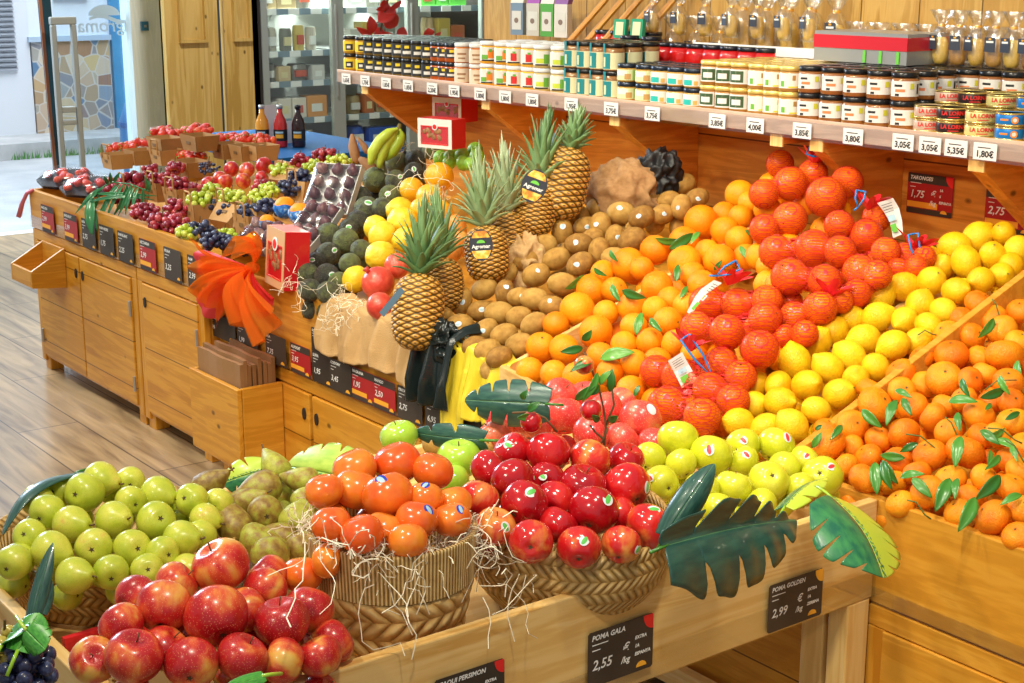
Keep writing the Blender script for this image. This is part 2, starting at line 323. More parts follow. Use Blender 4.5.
struct('wall_pilaster', MB().box((DX-.05, y0, 0), (DX+.12, y1+.02, 2.8)), wood('whitewashed_panel', [(.3, (.74, .80, .74)), (.6, (.86, .90, .84)), (.8, (.78, .82, .74))], 2, knots=False))
t = thing('door_sensor', 'small blue square push switch on the pale pilaster', 'switch', tuple(atX(144, 26, DX+.13)))
obj('housing', MB().box((0, -.025, -.03), (.02, .025, .03)), plain('switch_blue', (.03, .16, .28), .4), t); obj('button', MB().box((.02, -.008, -.008), (.024, .008, .008)), M['metal'], t)
jf = MB()
for i, yy in enumerate(np.linspace(y1+.02, y2, 5)[:-1]): jf.box((DX-.02+.03*(i % 2), yy, 0), (DX+.1+.03*(i % 2), yy+(y2-y1)/4*.8, 2.8))
struct('door_frame', jf, plain('dark_green_frame', (.03, .06, .035), .4))
DP = -7.05
def panel_leaf(ya, yb, n):
    r = struct(f'door_{n}', MB().box((DP, ya, 0), (DP+.05, yb, 2.8)), M['doorw'])
    mid = (ya+yb)/2; wd = (yb-ya)*.26
    mo = MB()
    for (a, b2, c3, d) in ((mid-wd, mid+wd, .98, 1.0), (mid-wd, mid+wd, 1.28, 1.30), (mid-wd, mid-wd+.018, 1.30, 2.4), (mid+wd-.018, mid+wd, 1.30, 2.4)):
        if c3 < 1: continue
        mo.box((DP+.05, a, c3), (DP+.085, b2, d))
    obj('moulding', mo, M['doorw'], r); obj('inset_panel', MB().box((DP+.05, mid-wd+.018, 1.30), (DP+.056, mid+wd-.018, 2.4)), M['doorw'], r); return r
panel_leaf(y2p, y3-.01, 3); panel_leaf(y3+.03, y4-.02, 4)
struct('wall_front', MB().box((DX-.1, y2+.12, 0), (DX-.02, 5, 2.8)), M['dark'])
# security gate pedestal
t = thing('security_gate', 'grey metal anti-theft gate frame standing inside the glass shop front', 'security gate', (-7.75, 0, 0))
ya, yb = atX(54, 90, -7.75).y, atX(80, 90, -7.75).y
def slab(name, a, b): o = obj(name, MB().box(a, b), M['gatem'], t); return bevel(o, .008)
M['gatem'] = plain('gate_grey', (.40, .41, .38), .4, .3)
slab('post', (-.02, ya+.005, 0), (.02, ya+.04, 1.38)); slab('post', (-.02, yb-.035, 0), (.02, yb, 1.38)); slab('top_bar', (-.022, ya+.003, 1.38), (.022, yb+.002, 1.43))
slab('crossbar', (-.04, ya+.04, .82), (.01, yb-.035, .86)); slab('crossbar', (-.04, ya+.04, .74), (.01, yb-.035, .775)); slab('foot', (-.12, ya-.02, 0), (.09, yb+.05, .02))
# back wall of the shop
struct('wall_back', MB().box((-3.50, 1.26, 0), (4, 1.5, 1.299)), M['warm'])
struct('wall_back_upper', MB().box((-3.30, 1.42, 1.331), (4, 1.5, 3.0)), wood('upper_wall_pine', [(.25, (.42, .22, .05)), (.45, (.55, .31, .08)), (.62, (.62, .38, .11)), (.8, (.45, .24, .05))], 2, scale=5, plank=.22, pax=0))
struct('wall_far', MB().box((-8, 5, 0), (-3.3, 5.1, 3)), plain('dim_wall', (.25, .18, .1), .8))
# ------------------------------------------------------------------ counters
def board(name, a, b, mat, parent, lab=None, bv=.003):
    a = Vector(a); b = Vector(b); c = (a+b)/2; h = (b-a)/2
    o = obj(name, MB().box(tuple(-h), tuple(h)), mat, parent, loc=c); bevel(o, bv)
    if lab: o['label'] = lab
    return o
def hinge(parent, x, y, z): return obj('hinge', MB().lathe([(.006, -.03), (.006, .03)], 8), M['metal'], parent, loc=(x, y, z))
def fingerhole(parent, x, y, z):
    vs = [(.011*math.cos(a), 0, .02*math.sin(a)) for a in np.linspace(0, 2*PI, 16)[:-1]]
    return obj('finger_hole', MB().prism(vs, (0, .004, 0)), M['dark'], parent, loc=(x, y, z))
def cabinet(label, x0, x1, yf, yb, z0, z1, doors, ztop, group=None):
    """carcass with face frame, legs and doors; front faces -Y"""
    t = thing('display_cabinet', label, 'cabinet', (0, 0, 0), group)
    board('carcass', (x0+.005, yf+.02, z0), (x1-.005, yb, z1), M['goldz'], t)
    board('top_rail', (x0, yf, ztop-.045), (x1, yf+.025, ztop), M['gold'], t)
    board('bottom_rail', (x0, yf+.004, z0), (x1, yf+.025, z0+.012), M['gold'], t)
    board('stile', (x0, yf, z0-.02), (x0+.045, yf+.025, ztop-.045), M['goldz'], t); board('stile', (x1-.045, yf, z0-.02), (x1, yf+.025, ztop-.045), M['goldz'], t)
    for lx in (x0+.01, x1-.07):
        for ly in (yf+.01, yb-.08): board('leg', (lx, ly, 0), (lx+.06, ly+.06, z0), M['goldz'], t)
    for (a, b, hs) in doors:
        d = board('door', (a, yf-.006, z0+.015), (b, yf+.012, ztop-.05), M['plank'], t)
        c = (Vector((a, yf-.006, z0+.015))+Vector((b, yf+.012, ztop-.05)))/2
        fx = b-.03 if hs < 0 else a+.03
        fingerhole(d, fx-c.x, yf-.0105-c.y, ztop-.12-c.z)
        hx = a+.005 if hs < 0 else b-.005
        for hz in (z0+.1, ztop-.17): hinge(d, hx-c.x, yf-.009-c.y, hz-c.z)
    return t
YA = -.05
cabinet('tall pine cabinet with two plank doors at the street end of the counter', -4.65, -3.54, YA, 1.15, .06, .625, [(-4.60, -4.115, -1), (-4.105, -3.59, 1)], .632)
cabinet('pine cabinet beside the paper bag holder under the grape display', -3.53, -2.96, YA, 1.15, .06, .625, [(-3.48, -3.0, 1)], .632)
cabinet('pine cabinet with small door behind the paper bag holder', -2.955, -1.66, 0, 1.25, .08, .44, [(-2.5, -2.3, -1), (-2.28, -1.71, 1)], .455)
cabinet('pine cabinet below the burlap and yellow cloths', -1.655, -.02, 0, 1.25, .08, .44, [(-1.6, -.9, 1), (-.85, -.1, -1)], .455)
cabinet('plain pine cabinet below the mandarin crate', -.01, 1.3, 0, 1.25, .08, .44, [], .495)
board('plank_front', (.03, -.004, .10), (1.25, .012, .448), M['plank'], bpy.data.objects['display_cabinet.004'])
# grape tray on top of the two street-end cabinets
t = thing('display_tray', 'long pine tray carrying the grape and strawberry punnets', 'display tray')
board('front_board', (-4.66, YA, .635), (-2.95, YA+.022, .803), M['gold'], t); board('end_board', (-4.66, YA+.024, .635), (-4.638, 1.15, .803), M['goldy'], t)
board('back_board', (-4.66, 1.152, .635), (-2.95, 1.17, .84), M['gold'], t)
b = MB().prism([(-4.635, YA+.024, .70), (-4.635, 1.15, .82), (-4.635, 1.15, .805), (-4.635, YA+.024, .685)], (1.67, 0, 0)); obj('tray_bed', b, M['gold'], t)
obj('label_strip', MB().box((-4.66, YA-.005, .638), (-2.95, YA-.001, .69)), M['clear'], t)
# sloping bed of the main display
t = thing('sloping_display', 'long pine display with sloping bed below the jar shelf', 'display')
obj('slope_bed', MB().prism([(-2.94, .03, .55), (-2.94, 1.25, .965), (-2.94, 1.25, .945), (-2.94, .03, .53)], (4.2, 0, 0)), M['gold'], t)
board('front_board', (-2.945, 0, .46), (-1.3, .022, .735), M['gold'], t)
board('end_board', (-2.945, .024, .46), (-2.925, 1.25, .80), M['goldy'], t)
obj('label_strip', MB().box((-2.945, -.006, .46), (-.02, -.002, .52)), M['clear'], t)
# crates on the slope
def crate_side(name, p, q, h0, h1, th, mat, parent):
    """board along the slope from p to q (tops), thickness th in x, drop h"""
    p = Vector(p); q = Vector(q); d = (q-p); n = Vector((d.y, -d.x, 0)).normalized()*th
    return bevel(obj(name, MB().prism([p, q, q-Vector((0, 0, h1)), p-Vector((0, 0, h0))], n), mat, parent), .002)
PL = (.76, 0, .34)
pA = onP(505, 363, PL); pB = onP(553, 390, (.73, 0, 0)); pA.z = .735
t = thing('fruit_crate', 'pale pine crate of loose leafy oranges on the slope', 'crate')
pA = atZ(505, 365, .735); pB = atZ(552, 390, .725)
dirx = (pB-pA).normalized(); pC = pA + dirx*.62
crate_side('front_board', pA, pC, .14, .14, .016, M['palex'], t)
q = onP(535, 347, (.74, 0, .34)); pD = Vector((pA.x+.02, .92, .735+.34*.88)); crate_side('side_board', pA+Vector((0, .002, 0)), pD, .14, .14, .016, M['pale'], t)
pE = Vector((-.70, .10, .74)); pF = Vector((-.62, .85, .99))
crate_side('side_board', pE, pF, .14, .14, .016, M['pale'], t)
t = thing('fruit_crate', 'pine crate of lemons between net bags and mandarins', 'crate')
a0 = onP(700, 434, (.70, 0, .34)); a1 = onP(728, 418, (.70, 0, .34)); crate_side('side_board', a0, Vector((-.52, .92, 1.01)), .12, .12, .018, M['pale'], t)
b0 = atZ(790, 450, .745); b1 = Vector((-.245, .70, 1.02)); b2 = b0+(b1-b0)*1.35
crate_side('side_board', b0, b2, .16, .16, .02, M['gold'], t); crate_side('front_board', (a0.x, .0, .71), (b0.x, .0, .71), .2, .2, .018, M['palex'], t)
t = thing('fruit_crate', 'long golden pine crate heaped with leafy mandarins', 'crate')
board('front_board', (-.14, 0, .5), (1.3, .022, .72), M['gold'], t); board('side_board', (1.28, .024, .5), (1.3, 1.2, .9), M['goldy'], t)
obj('label_strip', MB().box((-.02, -.006, .5), (1.3, -.002, .535)), M['clear'], t)
# near table
t = thing('display_table', 'low pale pine table with crate sides holding fruit baskets', 'display table')
board('front_board', (-.022, -1.54, .512), (0, -.004, .72), M['pale'], t); board('side_board', (-.95, -1.562, .512), (0, -1.54, .72), M['palex'], t)
board('back_board', (-.95, -1.538, .512), (-.928, -.03, .68), M['pale'], t); board('side_board', (-.95, -.028, .512), (-.024, -.006, .66), M['palex'], t)
board('table_bed', (-.925, -1.536, .60), (-.024, -.03, .62), M['pale'], t)
for (x, y, s) in ((-.05, -.075, 1), (-.05, -1.53, 1), (-.94, -.075, 1), (-.94, -1.53, 1)): board('leg', (x, y, 0), (x+.05, y+.065, .511), M['palez'], t)
board('leg', (-.12, -.075, 0), (-.062, -.03, .511), M['palez'], t)
board('leg_brace', (-.79, -.06, .12), (-.12, -.03, .17), M['palex'], t)
obj('label_strip', MB().box((.001, -1.54, .513), (.004, -.001, .57)), M['clear'], t)
# paper bag holder
t = thing('bag_holder', 'pine box holding brown paper bags on the cabinet front', 'bag holder')
H0, H1 = -.175, -.008
board('front_panel', (-2.83, H0, .13), (-2.47, H0+.018, .41), M['gold'], t); board('side_panel', (-2.488, H0+.019, .13), (-2.47, H1, .41), M['goldy'], t)
board('side_panel', (-2.83, H0+.019, .13), (-2.812, H1, .41), M['goldy'], t); board('bottom_panel', (-2.811, H0+.019, .13), (-2.489, H1, .145), M['gold'], t)
board('support_leg', (-2.70, H0+.05, 0), (-2.655, H0+.09, .129), M['goldz'], t)
kraft = skin('kraft_paper', [(.3, (.26, .13, .045)), (.7, (.34, .18, .07))], 5, rough=.8, bump=.05)
for k in range(8):
    y = H0+.024+k*.0168; b = MB(); n = 9; vs = []
    for j in range(n):
        x = -2.805+j*(.31/(n-1)); vs.append((x, y+.004*math.sin(j*1.1+k)))
    poly = [(x, yy, .15) for x, yy in vs]+[(x, yy+.0135, .15) for x, yy in vs[::-1]]
    b.prism(poly, (0, 0, .335+.012*math.sin(k*1.9)))
    bag = obj('paper_bag', b, kraft); tag(bag, f'flat brown paper bag in the wooden holder, {ORD[k]} from the front', 'paper bag', 'paper bags in the wooden holder')
# scoop box
t = thing('scoop_box', 'small open slanted pine box on the street-end cabinet', 'wooden box')
x0, x1, yf, yb = -4.51, -4.26, -.205, YA-.007
for xx in (x0, x1-.014):
    bevel(obj('side_panel', MB().prism([(xx, yf, .445), (xx, yb, .43), (xx, yb, .60), (xx, yf, .515)], (.014, 0, 0)), M['goldy'], t), .002)
board('front_panel', (x0+.015, yf, .445), (x1-.015, yf+.014, .515), M['gold'], t); board('back_panel', (x0+.015, yb-.012, .44), (x1-.015, yb, .60), M['gold'], t); board('bottom_panel', (x0+.015, yf+.015, .445), (x1-.015, yb-.013, .457), M['gold'], t)
# blue side table with bottles
t = thing('side_table', 'blue laminate table behind the strawberry punnets', 'table')
board('table_top', (-6.2, 1.25, .78), (-4.9, 2.05, .81), M['blue'], t)
for x, y in ((-6.15, 1.3), (-4.96, 1.3), (-6.15, 1.98), (-4.96, 1.98)): board('leg', (x, y, 0), (x+.04, y+.04, .78), M['metal'], t)
# ------------------------------------------------------------------ jar shelf
SY, SZ = .9, 1.33
t = thing('jar_shelf', 'long pine wall shelf carrying jars and tins', 'shelf')
obj('shelf_board', MB().box((-3.6, SY, SZ-.03), (1.2, 1.419, SZ)), M['palex'], t)
bevel(obj('front_lip', MB().box((-3.6, SY-.006, SZ-.045), (1.2, SY, SZ+.006)), wood('lilac_pine_lip', [(.3, (.55, .36, .26)), (.6, (.68, .48, .36)), (.8, (.50, .34, .26))], 0), t), .002)
obj('label_rail', MB().box((-3.6, SY-.012, SZ-.052), (1.2, SY-.009, SZ-.002)), M['clear'], t)
BR = [(368, 92), (489, 107), (618, 122), (780, 142), (820, 145), (980, 165)]
for k, (px, py) in enumerate(BR):
    X = atY(px, py, .92).x; th = .045
    if k in (3,):      # double bracket seen end-on
        o = obj('shelf_bracket', MB().box((X-th/2, SY+.01, SZ-.075), (X+th/2, 1.258, SZ-.032)), M['warmy'], t)
    else:
        o = obj('shelf_bracket', MB().prism([(X-th/2, SY+.01, SZ-.032), (X-th/2, SY+.01, SZ-.08), (X-th/2, 1.258, 1.005), (X-th/2, 1.258, SZ-.032)], (th, 0, 0)), M['warmy'], t)
    e = obj('bracket_end', MB().box((X-th/2-.001, SY+.004, SZ-.082), (X+th/2+.001, SY+.0095, SZ-.033)), M['palez'], o)
# shelf edge price tickets
PT = [(346, 79, '1,65€'), (365, 81, '1,75€'), (386, 84, '1,85€'), (408, 87, '1,85€'), (432, 90, '2,20€'), (454, 93, '1,95€'), (480, 96, '1,80€'), (505, 99, '1,80€'), (532, 102, '1,80€'), (571, 107, '1,95€'), (611, 111, '3,75€'), (652, 116, '3,75€'), (717, 122, '3,85€'), (755, 126, '4,00€'), (802, 130, '3,85€'), (853, 136, '3,80€'), (903, 141, '3,05€'), (930, 144, '3,05€'), (956, 147, '5,35€'), (985, 151, '1,80€')]
for k, (px, py, s) in enumerate(PT):
    c = atY(px, py, SY-.015)
    o = obj('price_ticket', MB().box((-.034, -.0008, -.021), (.034, .0008, .021)), M['offw'], loc=(c.x, SY-.0145, SZ-.027))
    tag(o, f'white shelf price ticket, {ORD[k]} from the street end of the rail', 'price ticket', 'price tickets on the shelf rail')
    text(s, .022, M['blackink'], o, (0, -.0012, -.007), (1, 0, 0), (0, 0, 1), bold=.0008, name='price')
    l = obj('small_print', MB().box((-.022, -.0011, .008), (.016, -.0008, .0105)), M['blackink'], o)
# ------------------------------------------------------------------ chalk price cards
def card(label, c, right, up, w, h, title, price, mat, tmat=None, sub=None, pict=None, group=None, small=False):
    """dark card, c = centre in world, right/up = axes; lettering laid just in front"""
    r = Vector(right).normalized(); u = Vector(up).normalized(); n = r.cross(u)
    o = obj('price_card', MB().prism([(-w/2+.004, -h/2, 0), (w/2-.004, -h/2, 0), (w/2, -h/2+.004, 0), (w/2, h/2-.004, 0), (w/2-.004, h/2, 0), (-w/2+.004, h/2, 0), (-w/2, h/2-.004, 0), (-w/2, -h/2+.004, 0)], (0, 0, .0012)), mat)
    o.matrix_world = Matrix.Translation(Vector(c)) @ Matrix((r, u, n)).transposed().to_4x4()
    tag(o, label, 'price card', group)
    def tx(s, size, x, y, m=M['chalk'], sh=.2, al='LEFT', nm='lettering', rot=0): return text(s, size, m, o, (x, y, .0018), (math.cos(rot), math.sin(rot), 0), (-math.sin(rot), math.cos(rot), 0), al, sh, .0004, nm)
    if mat is M['redcard']:
        obj('header_band', MB().box((-w/2+.001, h*.26, .0012), (w/2-.001, h/2-.001, .0015)), M['slate'], o); obj('footer_band', MB().box((-w/2+.001, -h/2+.001, .0012), (w/2-.001, -h*.36, .0015)), M['slate'], o)
        obj('yellow_band', MB().box((-w/2+.002, -h*.34, .0012), (w*.18, -h*.2, .0015)), M['yellowink'], o)
    if title: tx(title, h*.13, -w*.45, h*.38, nm='title')
    if price: tx(price, h*.25, -w*.44, -h*.02 if mat is M['redcard'] else -h*.12, nm='price'); 
    if not small:
        tx('€', h*.22, w*.02, h*.02, nm='price'); tx('/kg', h*.16, w*.0, -h*.20, nm='price')
    if sub:
        for i, s in enumerate(sub): tx(s, h*.085, w*.21, h*(.14-.15*i), nm='small_print')
    for i in range(2): obj('small_print', MB().box((-w*.44, h*(.25-.1*i), .0012), (-w*(.2+.12*i), h*(.265-.1*i), .0016)), M['chalk'], o)
    if pict:
        pm = MB(); pm.prism([(w/2-.001+.0*a, h/2-.001, .0013) for a in (0,)]+[(w/2-.001-h*.22*math.cos(a), h/2-.001-h*.22*math.sin(a)*1.2, .0013) for a in np.linspace(0, PI/2, 8)], (0, 0, .0005)); obj('fruit_picture', pm, pict, o)
    lg = MB(); lg.prism([(w*.32+.012*math.cos(a), -h*.42+.01*math.sin(a), .0013) for a in np.linspace(0, PI, 8)], (0, 0, .0004)); obj('sun_logo', lg, M['yellowink'], o)
    return o
gr = 'chalk price cards on the grape tray'
cx8 = [(48, 219, 'redcard', 'MADUIXA', '2,99', ""), (71, 227, 'redcard', 'MADUIXOT', '3,99', ''), (89, 235, 'slate', 'RAIM', '2,75', ''), (107, 242, 'slate', 'RAIM NEGRE', '1,75', ''), (126, 249, 'slate', 'RAIM BLANC', '2,25', ''), (148, 255, 'redcard', 'NECTARINA', '2,99', ''), (173, 265, 'slate', 'PRUNA', '3,25', ''), (197, 271, 'slate', 'RAIM', '2,99', '')]
for k, (px, py, m, ti, pr, _) in enumerate(cx8):
    c = atY(px, py, YA-.008)
    card(f'{"red and black" if m == "redcard" else "black"} chalk price card, {ORD[k]} from the street end of the grape tray', (c.x, YA-.0085, .70), (1, 0, 0), (0, 0, 1), .145, .118, ti, pr, M[m], small=True, pict=None, group=gr)
MID = [(222, 323, 'slate', '', '1,99', .21, .085), (248, 338, 'slate', '', '1,99', .15, .10), (276, 346, 'slate', 'FIGA', '7,75', .14, .10), (301, 357, 'redcard', 'ALVOCAT', '3,95', .13, .10), (322, 362, 'slate', 'LLIMA', '1,95', .12, .10), (341, 370, 'slate', 'CODONY', '3,45', .13, .10), (363, 383, 'redcard', 'MAGRANA', '1,95', .13, .10), (385, 391, 'redcard', 'MANGO', '2,50', .12, .10), (410, 398, 'slate', 'PINYA', '2,75', .13, .10), (441, 411, 'slate', 'KIWI ZESPRI', '6,95', .15, .10), (466, 420, 'slate', 'TARONJA', '9,95', .14, .10)]
for k, (px, py, m, ti, pr, w_, h_) in enumerate(MID):
    c = atY(px, py, -.012)
    zz = .515
    c = atY(px, py, -.012-.001*(k % 2)); 
    card(f'{"red" if m == "redcard" else "black"} chalk price card, {ORD[k]} from the street end below the avocados and cloths', (c.x, -.0125-.002*(k % 2), zz), (1, 0, 0), (0, 0, 1), w_, h_, ti, pr, M[m], small=(k != 9), group='chalk price cards along the sloping display')
c = atY(317+8, 348, -.012); card('small black price card standing above the card row near the burlap', (atY(322, 345, -.012).x-.02, -.009, .60), (1, 0, .0), (0, 0, 1), .10, .08, 'CODONY', '', M['slate'], small=True)
# cards on the near table (facing +X), the table edge runs along Y
def tcard(label, pxs, title, price, sub, pict):
    p = [ (lambda r: CAM+r*((.006-CAM.x)/r.x))(ray(x, y)) for x, y in pxs]   # tl, tr, bl
    wv_ = (p[1].y-p[0].y); hv = (p[0].z-p[2].z); c = Vector((.006, (p[0].y+p[1].y)/2, p[2].z+hv/2))
    return card(label, c, (0, 1, 0), (0, 0, 1), wv_, hv, title, price, M['slate'], sub=sub, pict=pict)
tcard('black chalk price card for golden apples on the table front', [(769, 586), (823, 571), (767, 634)], 'POMA GOLDEN', '2,99', ['EXTRA', '1A', 'ZERBINA'], M['yellowink'])
tcard('black chalk price card for gala apples on the table front', [(588, 634), (653, 619), (585, 690)], 'POMA GALA', '2,55', ['EXTRA', '1A', 'ESPANYA'], M['redink'])
tcard('black chalk price card for persimmons low on the table front', [(434, 681), (504, 660), (432, 732)], 'CAQUI PERSIMON', '2,85', ['EXTRA', '1A', 'ESPANYA'], M['redink'])
c = atY(930, 195, 1.256); card('dark red price card on the warm pine wall behind the lemons', (c.x, 1.256, c.z), (1, 0, 0), (0, 0, 1), .16, .118, 'TARONGES', '1,75', M['redcard'], sub=['1A', '6', 'ESPANYA'], pict=M['redink'])
c = atY(1010, 212, 1.256); card('dark red price card half hidden behind the last shelf bracket', (c.x, 1.256, c.z), (1, 0, 0), (0, 0, 1), .16, .125, '', '2,75', M['redcard'], small=True)
# ------------------------------------------------------------------ fruit shapes (unit radius, axis Z)
def surf(name, rf, zf, seg=24, rows=15, fn=None):
    prof = [(max(rf(PI*j/rows), 0) if 0 < j < rows else 0, zf(PI*j/rows)) for j in range(rows+1)][::-1]
    vs = []; fs = []; b = MB()
    r0 = [p for p in prof]
    vs.append((0, 0, r0[0][1]))
    for r, z in r0[1:-1]:
        for i in range(seg):
            a = 2*PI*i/seg; k = fn(a, z) if fn else 1; vs.append((r*k*math.cos(a), r*k*math.sin(a), z))
    vs.append((0, 0, r0[-1][1])); n = len(r0)-2
    for i in range(seg): fs.append((0, 1+(i+1) % seg, 1+i))
    for j in range(n-1):
        for i in range(seg): fs.append((1+j*seg+i, 1+j*seg+(i+1) % seg, 1+(j+1)*seg+(i+1) % seg, 1+(j+1)*seg+i))
    for i in range(seg): fs.append((len(vs)-1, 1+(n-1)*seg+i, 1+(n-1)*seg+(i+1) % seg))
    b.add(vs, fs); return b.mesh(name, True)
sin, cos, ex = math.sin, math.cos, math.exp
SH = {}
SH['apple'] = surf('apple', lambda p: sin(p)*(1+.07*cos(p)), lambda p: .9*cos(p)-.27*ex(-(p/.34)**2)+.17*ex(-((PI-p)/.28)**2), 28, 20, lambda a, z: 1+.018*cos(5*a)*(1 if z < 0 else .4))
SH['persimmon'] = surf('persimmon', lambda p: sin(p)**.86, lambda p: .86*cos(p)-.10*ex(-(p/.3)**2)+.02, 32, 18, lambda a, z: 1+.035*abs(cos(2*a))-.02)
SH['orange'] = surf('orange', lambda p: sin(p), lambda p: .97*cos(p)-.05*ex(-(p/.2)**2), 24, 16)
SH['mandarin'] = surf('mandarin', lambda p: sin(p)**.9, lambda p: .80*cos(p)-.10*ex(-(p/.35)**2)+.08*ex(-((PI-p)/.3)**2), 26, 16, lambda a, z: 1+.012*cos(9*a))
SH['lemon'] = surf('lemon', lambda p: .96*sin(p), lambda p: 1.08*cos(p)+.20*ex(-(p/.26)**2)-.12*ex(-((PI-p)/.22)**2), 24, 20, lambda a, z: 1+.015*cos(3*a+z))
SH['lime'] = surf('lime', lambda p: sin(p), lambda p: 1.04*cos(p)+.08*ex(-(p/.25)**2), 20, 12)
SH['kiwi'] = surf('kiwi', lambda p: .92*sin(p)**.94, lambda p: 1.18*cos(p), 22, 14, lambda a, z: 1+.03*cos(2*a))
def pearr(p, neck, n0): # body radius as fn of angle
    t = p/PI; return sin(p)**.8*(1-neck*ex(-((t-n0)/.2)**2))
SH['pear'] = surf('pear', lambda p: sin(p)**.9*(1-.34*ex(-((p/PI-.16)/.17)**2)), lambda p: (1.28*cos(p) if p < PI/2 else .92*cos(p))-.08*ex(-(p/.2)**2)+.12*ex(-((PI-p)/.3)**2), 24, 20, lambda a, z: 1+.02*cos(3*a+2*z))
SH['russet_pear'] = surf('conference_pear', lambda p: sin(p)**.85*(1-.50*ex(-((p/PI-.14)/.21)**2)), lambda p: (2.0*cos(p)-.0 if p < PI/2 else .95*cos(p))+.10*ex(-((PI-p)/.3)**2), 24, 22, lambda a, z: 1+.03*cos(2*a+2*z))
SH['avocado'] = surf('avocado', lambda p: sin(p)**.9*(1-.22*ex(-((p/PI-.15)/.2)**2)), lambda p: (1.25*cos(p) if p < PI/2 else .98*cos(p)), 22, 16)
SH['quince'] = surf('quince', lambda p: sin(p)**.9*(1-.25*ex(-((p/PI-.15)/.16)**2)), lambda p: 1.1*cos(p)-.1*ex(-(p/.25)**2), 26, 18, lambda a, z: 1+.05*cos(5*a)*(.4+.6*abs(z)))
SH['mango'] = surf('mango', lambda p: sin(p)*.95, lambda p: 1.25*cos(p), 22, 14, lambda a, z: 1+.08*cos(a))
def crown_pom():
    me = SH['orange']; return me
K = {}
K['lemon'] = skin('lemon_peel', [(.25, (.82, .44, .006)), (.5, (.90, .56, .008)), (.8, (.94, .66, .025))], 1.5, rough=.33, bump=.25, bscale=11, coat=.06, vary=.3, spec=.3)
K['mandarin'] = skin('mandarin_peel', [(.2, (.80, .17, .004)), (.5, (.92, .27, .006)), (.8, (.95, .38, .012))], 1.2, rough=.34, bump=.3, bscale=14, coat=.04, vary=.5, spec=.28)
K['orange'] = skin('orange_peel', [(.2, (.86, .21, .003)), (.5, (.92, .29, .004)), (.8, (.95, .38, .008))], 1.2, rough=.36, bump=.25, bscale=14, coat=.04, vary=.5, spec=.28)
K['bigorange'] = skin('large_orange_peel', [(.2, (.93, .34, .006)), (.6, (.96, .45, .01)), (.85, (.98, .55, .02))], 1.2, rough=.3, bump=.2, bscale=14, coat=.25)
K['kiwi'] = skin('kiwi_skin', [(.25, (.30, .14, .02)), (.5, (.46, .24, .04)), (.8, (.58, .34, .075))], 2.2, rough=.62, bump=.35, bscale=30, vary=.45, detail=8)
K['avocado'] = skin('avocado_skin', [(.3, (.05, .05, .045)), (.5, (.10, .11, .065)), (.75, (.19, .23, .07))], 2, rough=.42, bump=.8, bscale=12, vary=.5, spots=(.20, .23, .10), spotscale=9)
K['lime'] = skin('lime_peel', [(.2, (.16, .42, .02)), (.6, (.30, .58, .04)), (.85, (.45, .66, .08))], 1.6, rough=.3, bump=.2, bscale=13, coat=.3)
K['quince'] = skin('quince_skin', [(.2, (.82, .50, .012)), (.6, (.92, .62, .02)), (.85, (.95, .70, .06))], 2, rough=.4, bump=.15, bscale=6)
K['pomegranate'] = skin('pomegranate_skin', [(.2, (.60, .04, .025)), (.5, (.78, .09, .05)), (.8, (.86, .28, .14))], 1.7, rough=.32, bump=.15, bscale=5, coat=.25)
K['mango'] = skin('mango_skin', [(.2, (.45, .16, .03)), (.5, (.78, .26, .04)), (.8, (.62, .34, .06))], 1.6, rough=.35, bump=.05)
K['red'] = skin('dark_red_apple_skin', [(.25, (.36, .0025, .008)), (.55, (.56, .008, .012)), (.70, (.68, .03, .02)), (.86, (.84, .32, .06))], 1.1, zst=.35, rough=.16, bump=.02, coat=.7, vary=.52, detail=6)
K['pink'] = skin('pink_apple_skin', [(.25, (.72, .035, .035)), (.55, (.80, .08, .06)), (.72, (.85, .20, .10)), (.9, (.88, .48, .14))], 1.3, zst=.4, rough=.26, bump=.02, coat=.35, vary=.35, detail=6, spots=(.85, .40, .26), spotscale=14)
K['near'] = skin('gala_apple_skin', [(.30, (.38, .006, .012)), (.48, (.55, .015, .016)), (.57, (.72, .10, .03)), (.68, (.82, .40, .07)), (.88, (.74, .58, .12))], 1.15, zst=.35, rough=.28, bump=.02, coat=.3, vary=.16, detail=7, spots=(.78, .36, .16), spotscale=16)
K['granny'] = skin('green_apple_skin', [(.2, (.28, .54, .02)), (.6, (.42, .66, .05)), (.9, (.56, .74, .12))], 1.5, rough=.2, bump=.01, coat=.5)
K['golden'] = skin('golden_apple_skin', [(.2, (.56, .60, .015)), (.6, (.70, .70, .03)), (.9, (.80, .76, .08))], 1.5, rough=.26, bump=.01, coat=.3, spots=(.50, .48, .04), spotscale=18)
K['persimmon'] = skin('persimmon_skin', [(.2, (.80, .10, .012)), (.5, (.90, .19, .018)), (.8, (.95, .32, .03))], 1.2, rough=.22, bump=.02, coat=.4, vary=.4)
K['pear'] = skin('green_pear_skin', [(.2, (.40, .50, .03)), (.5, (.58, .64, .05)), (.72, (.72, .70, .09)), (.88, (.78, .42, .10))], 1.1, rough=.3, bump=.04, coat=.25, spots=(.40, .40, .04), spotscale=16, vary=.2)
K['conf'] = skin('conference_pear_skin', [(.3, (.24, .13, .025)), (.45, (.38, .26, .045)), (.58, (.42, .42, .05)), (.8, (.56, .58, .08))], 2.2, rough=.42, bump=.12, bscale=25, spots=(.22, .15, .03), spotscale=14, vary=.3, detail=8)
K['russet'] = skin('russet_skin', [(.3, (.50, .26, .05)), (.7, (.66, .40, .10))], 2, rough=.45, bump=.1, spots=(.30, .16, .04), spotscale=16)
K['nect'] = skin('nectarine_skin', [(.3, (.48, .008, .02)), (.55, (.66, .04, .03)), (.8, (.86, .34, .08))], 1.3, rough=.25, coat=.3, bump=0)
stemm = plain('brown_stem', (.14, .075, .025), .7); calyx = plain('dark_calyx', (.09, .06, .02), .8)
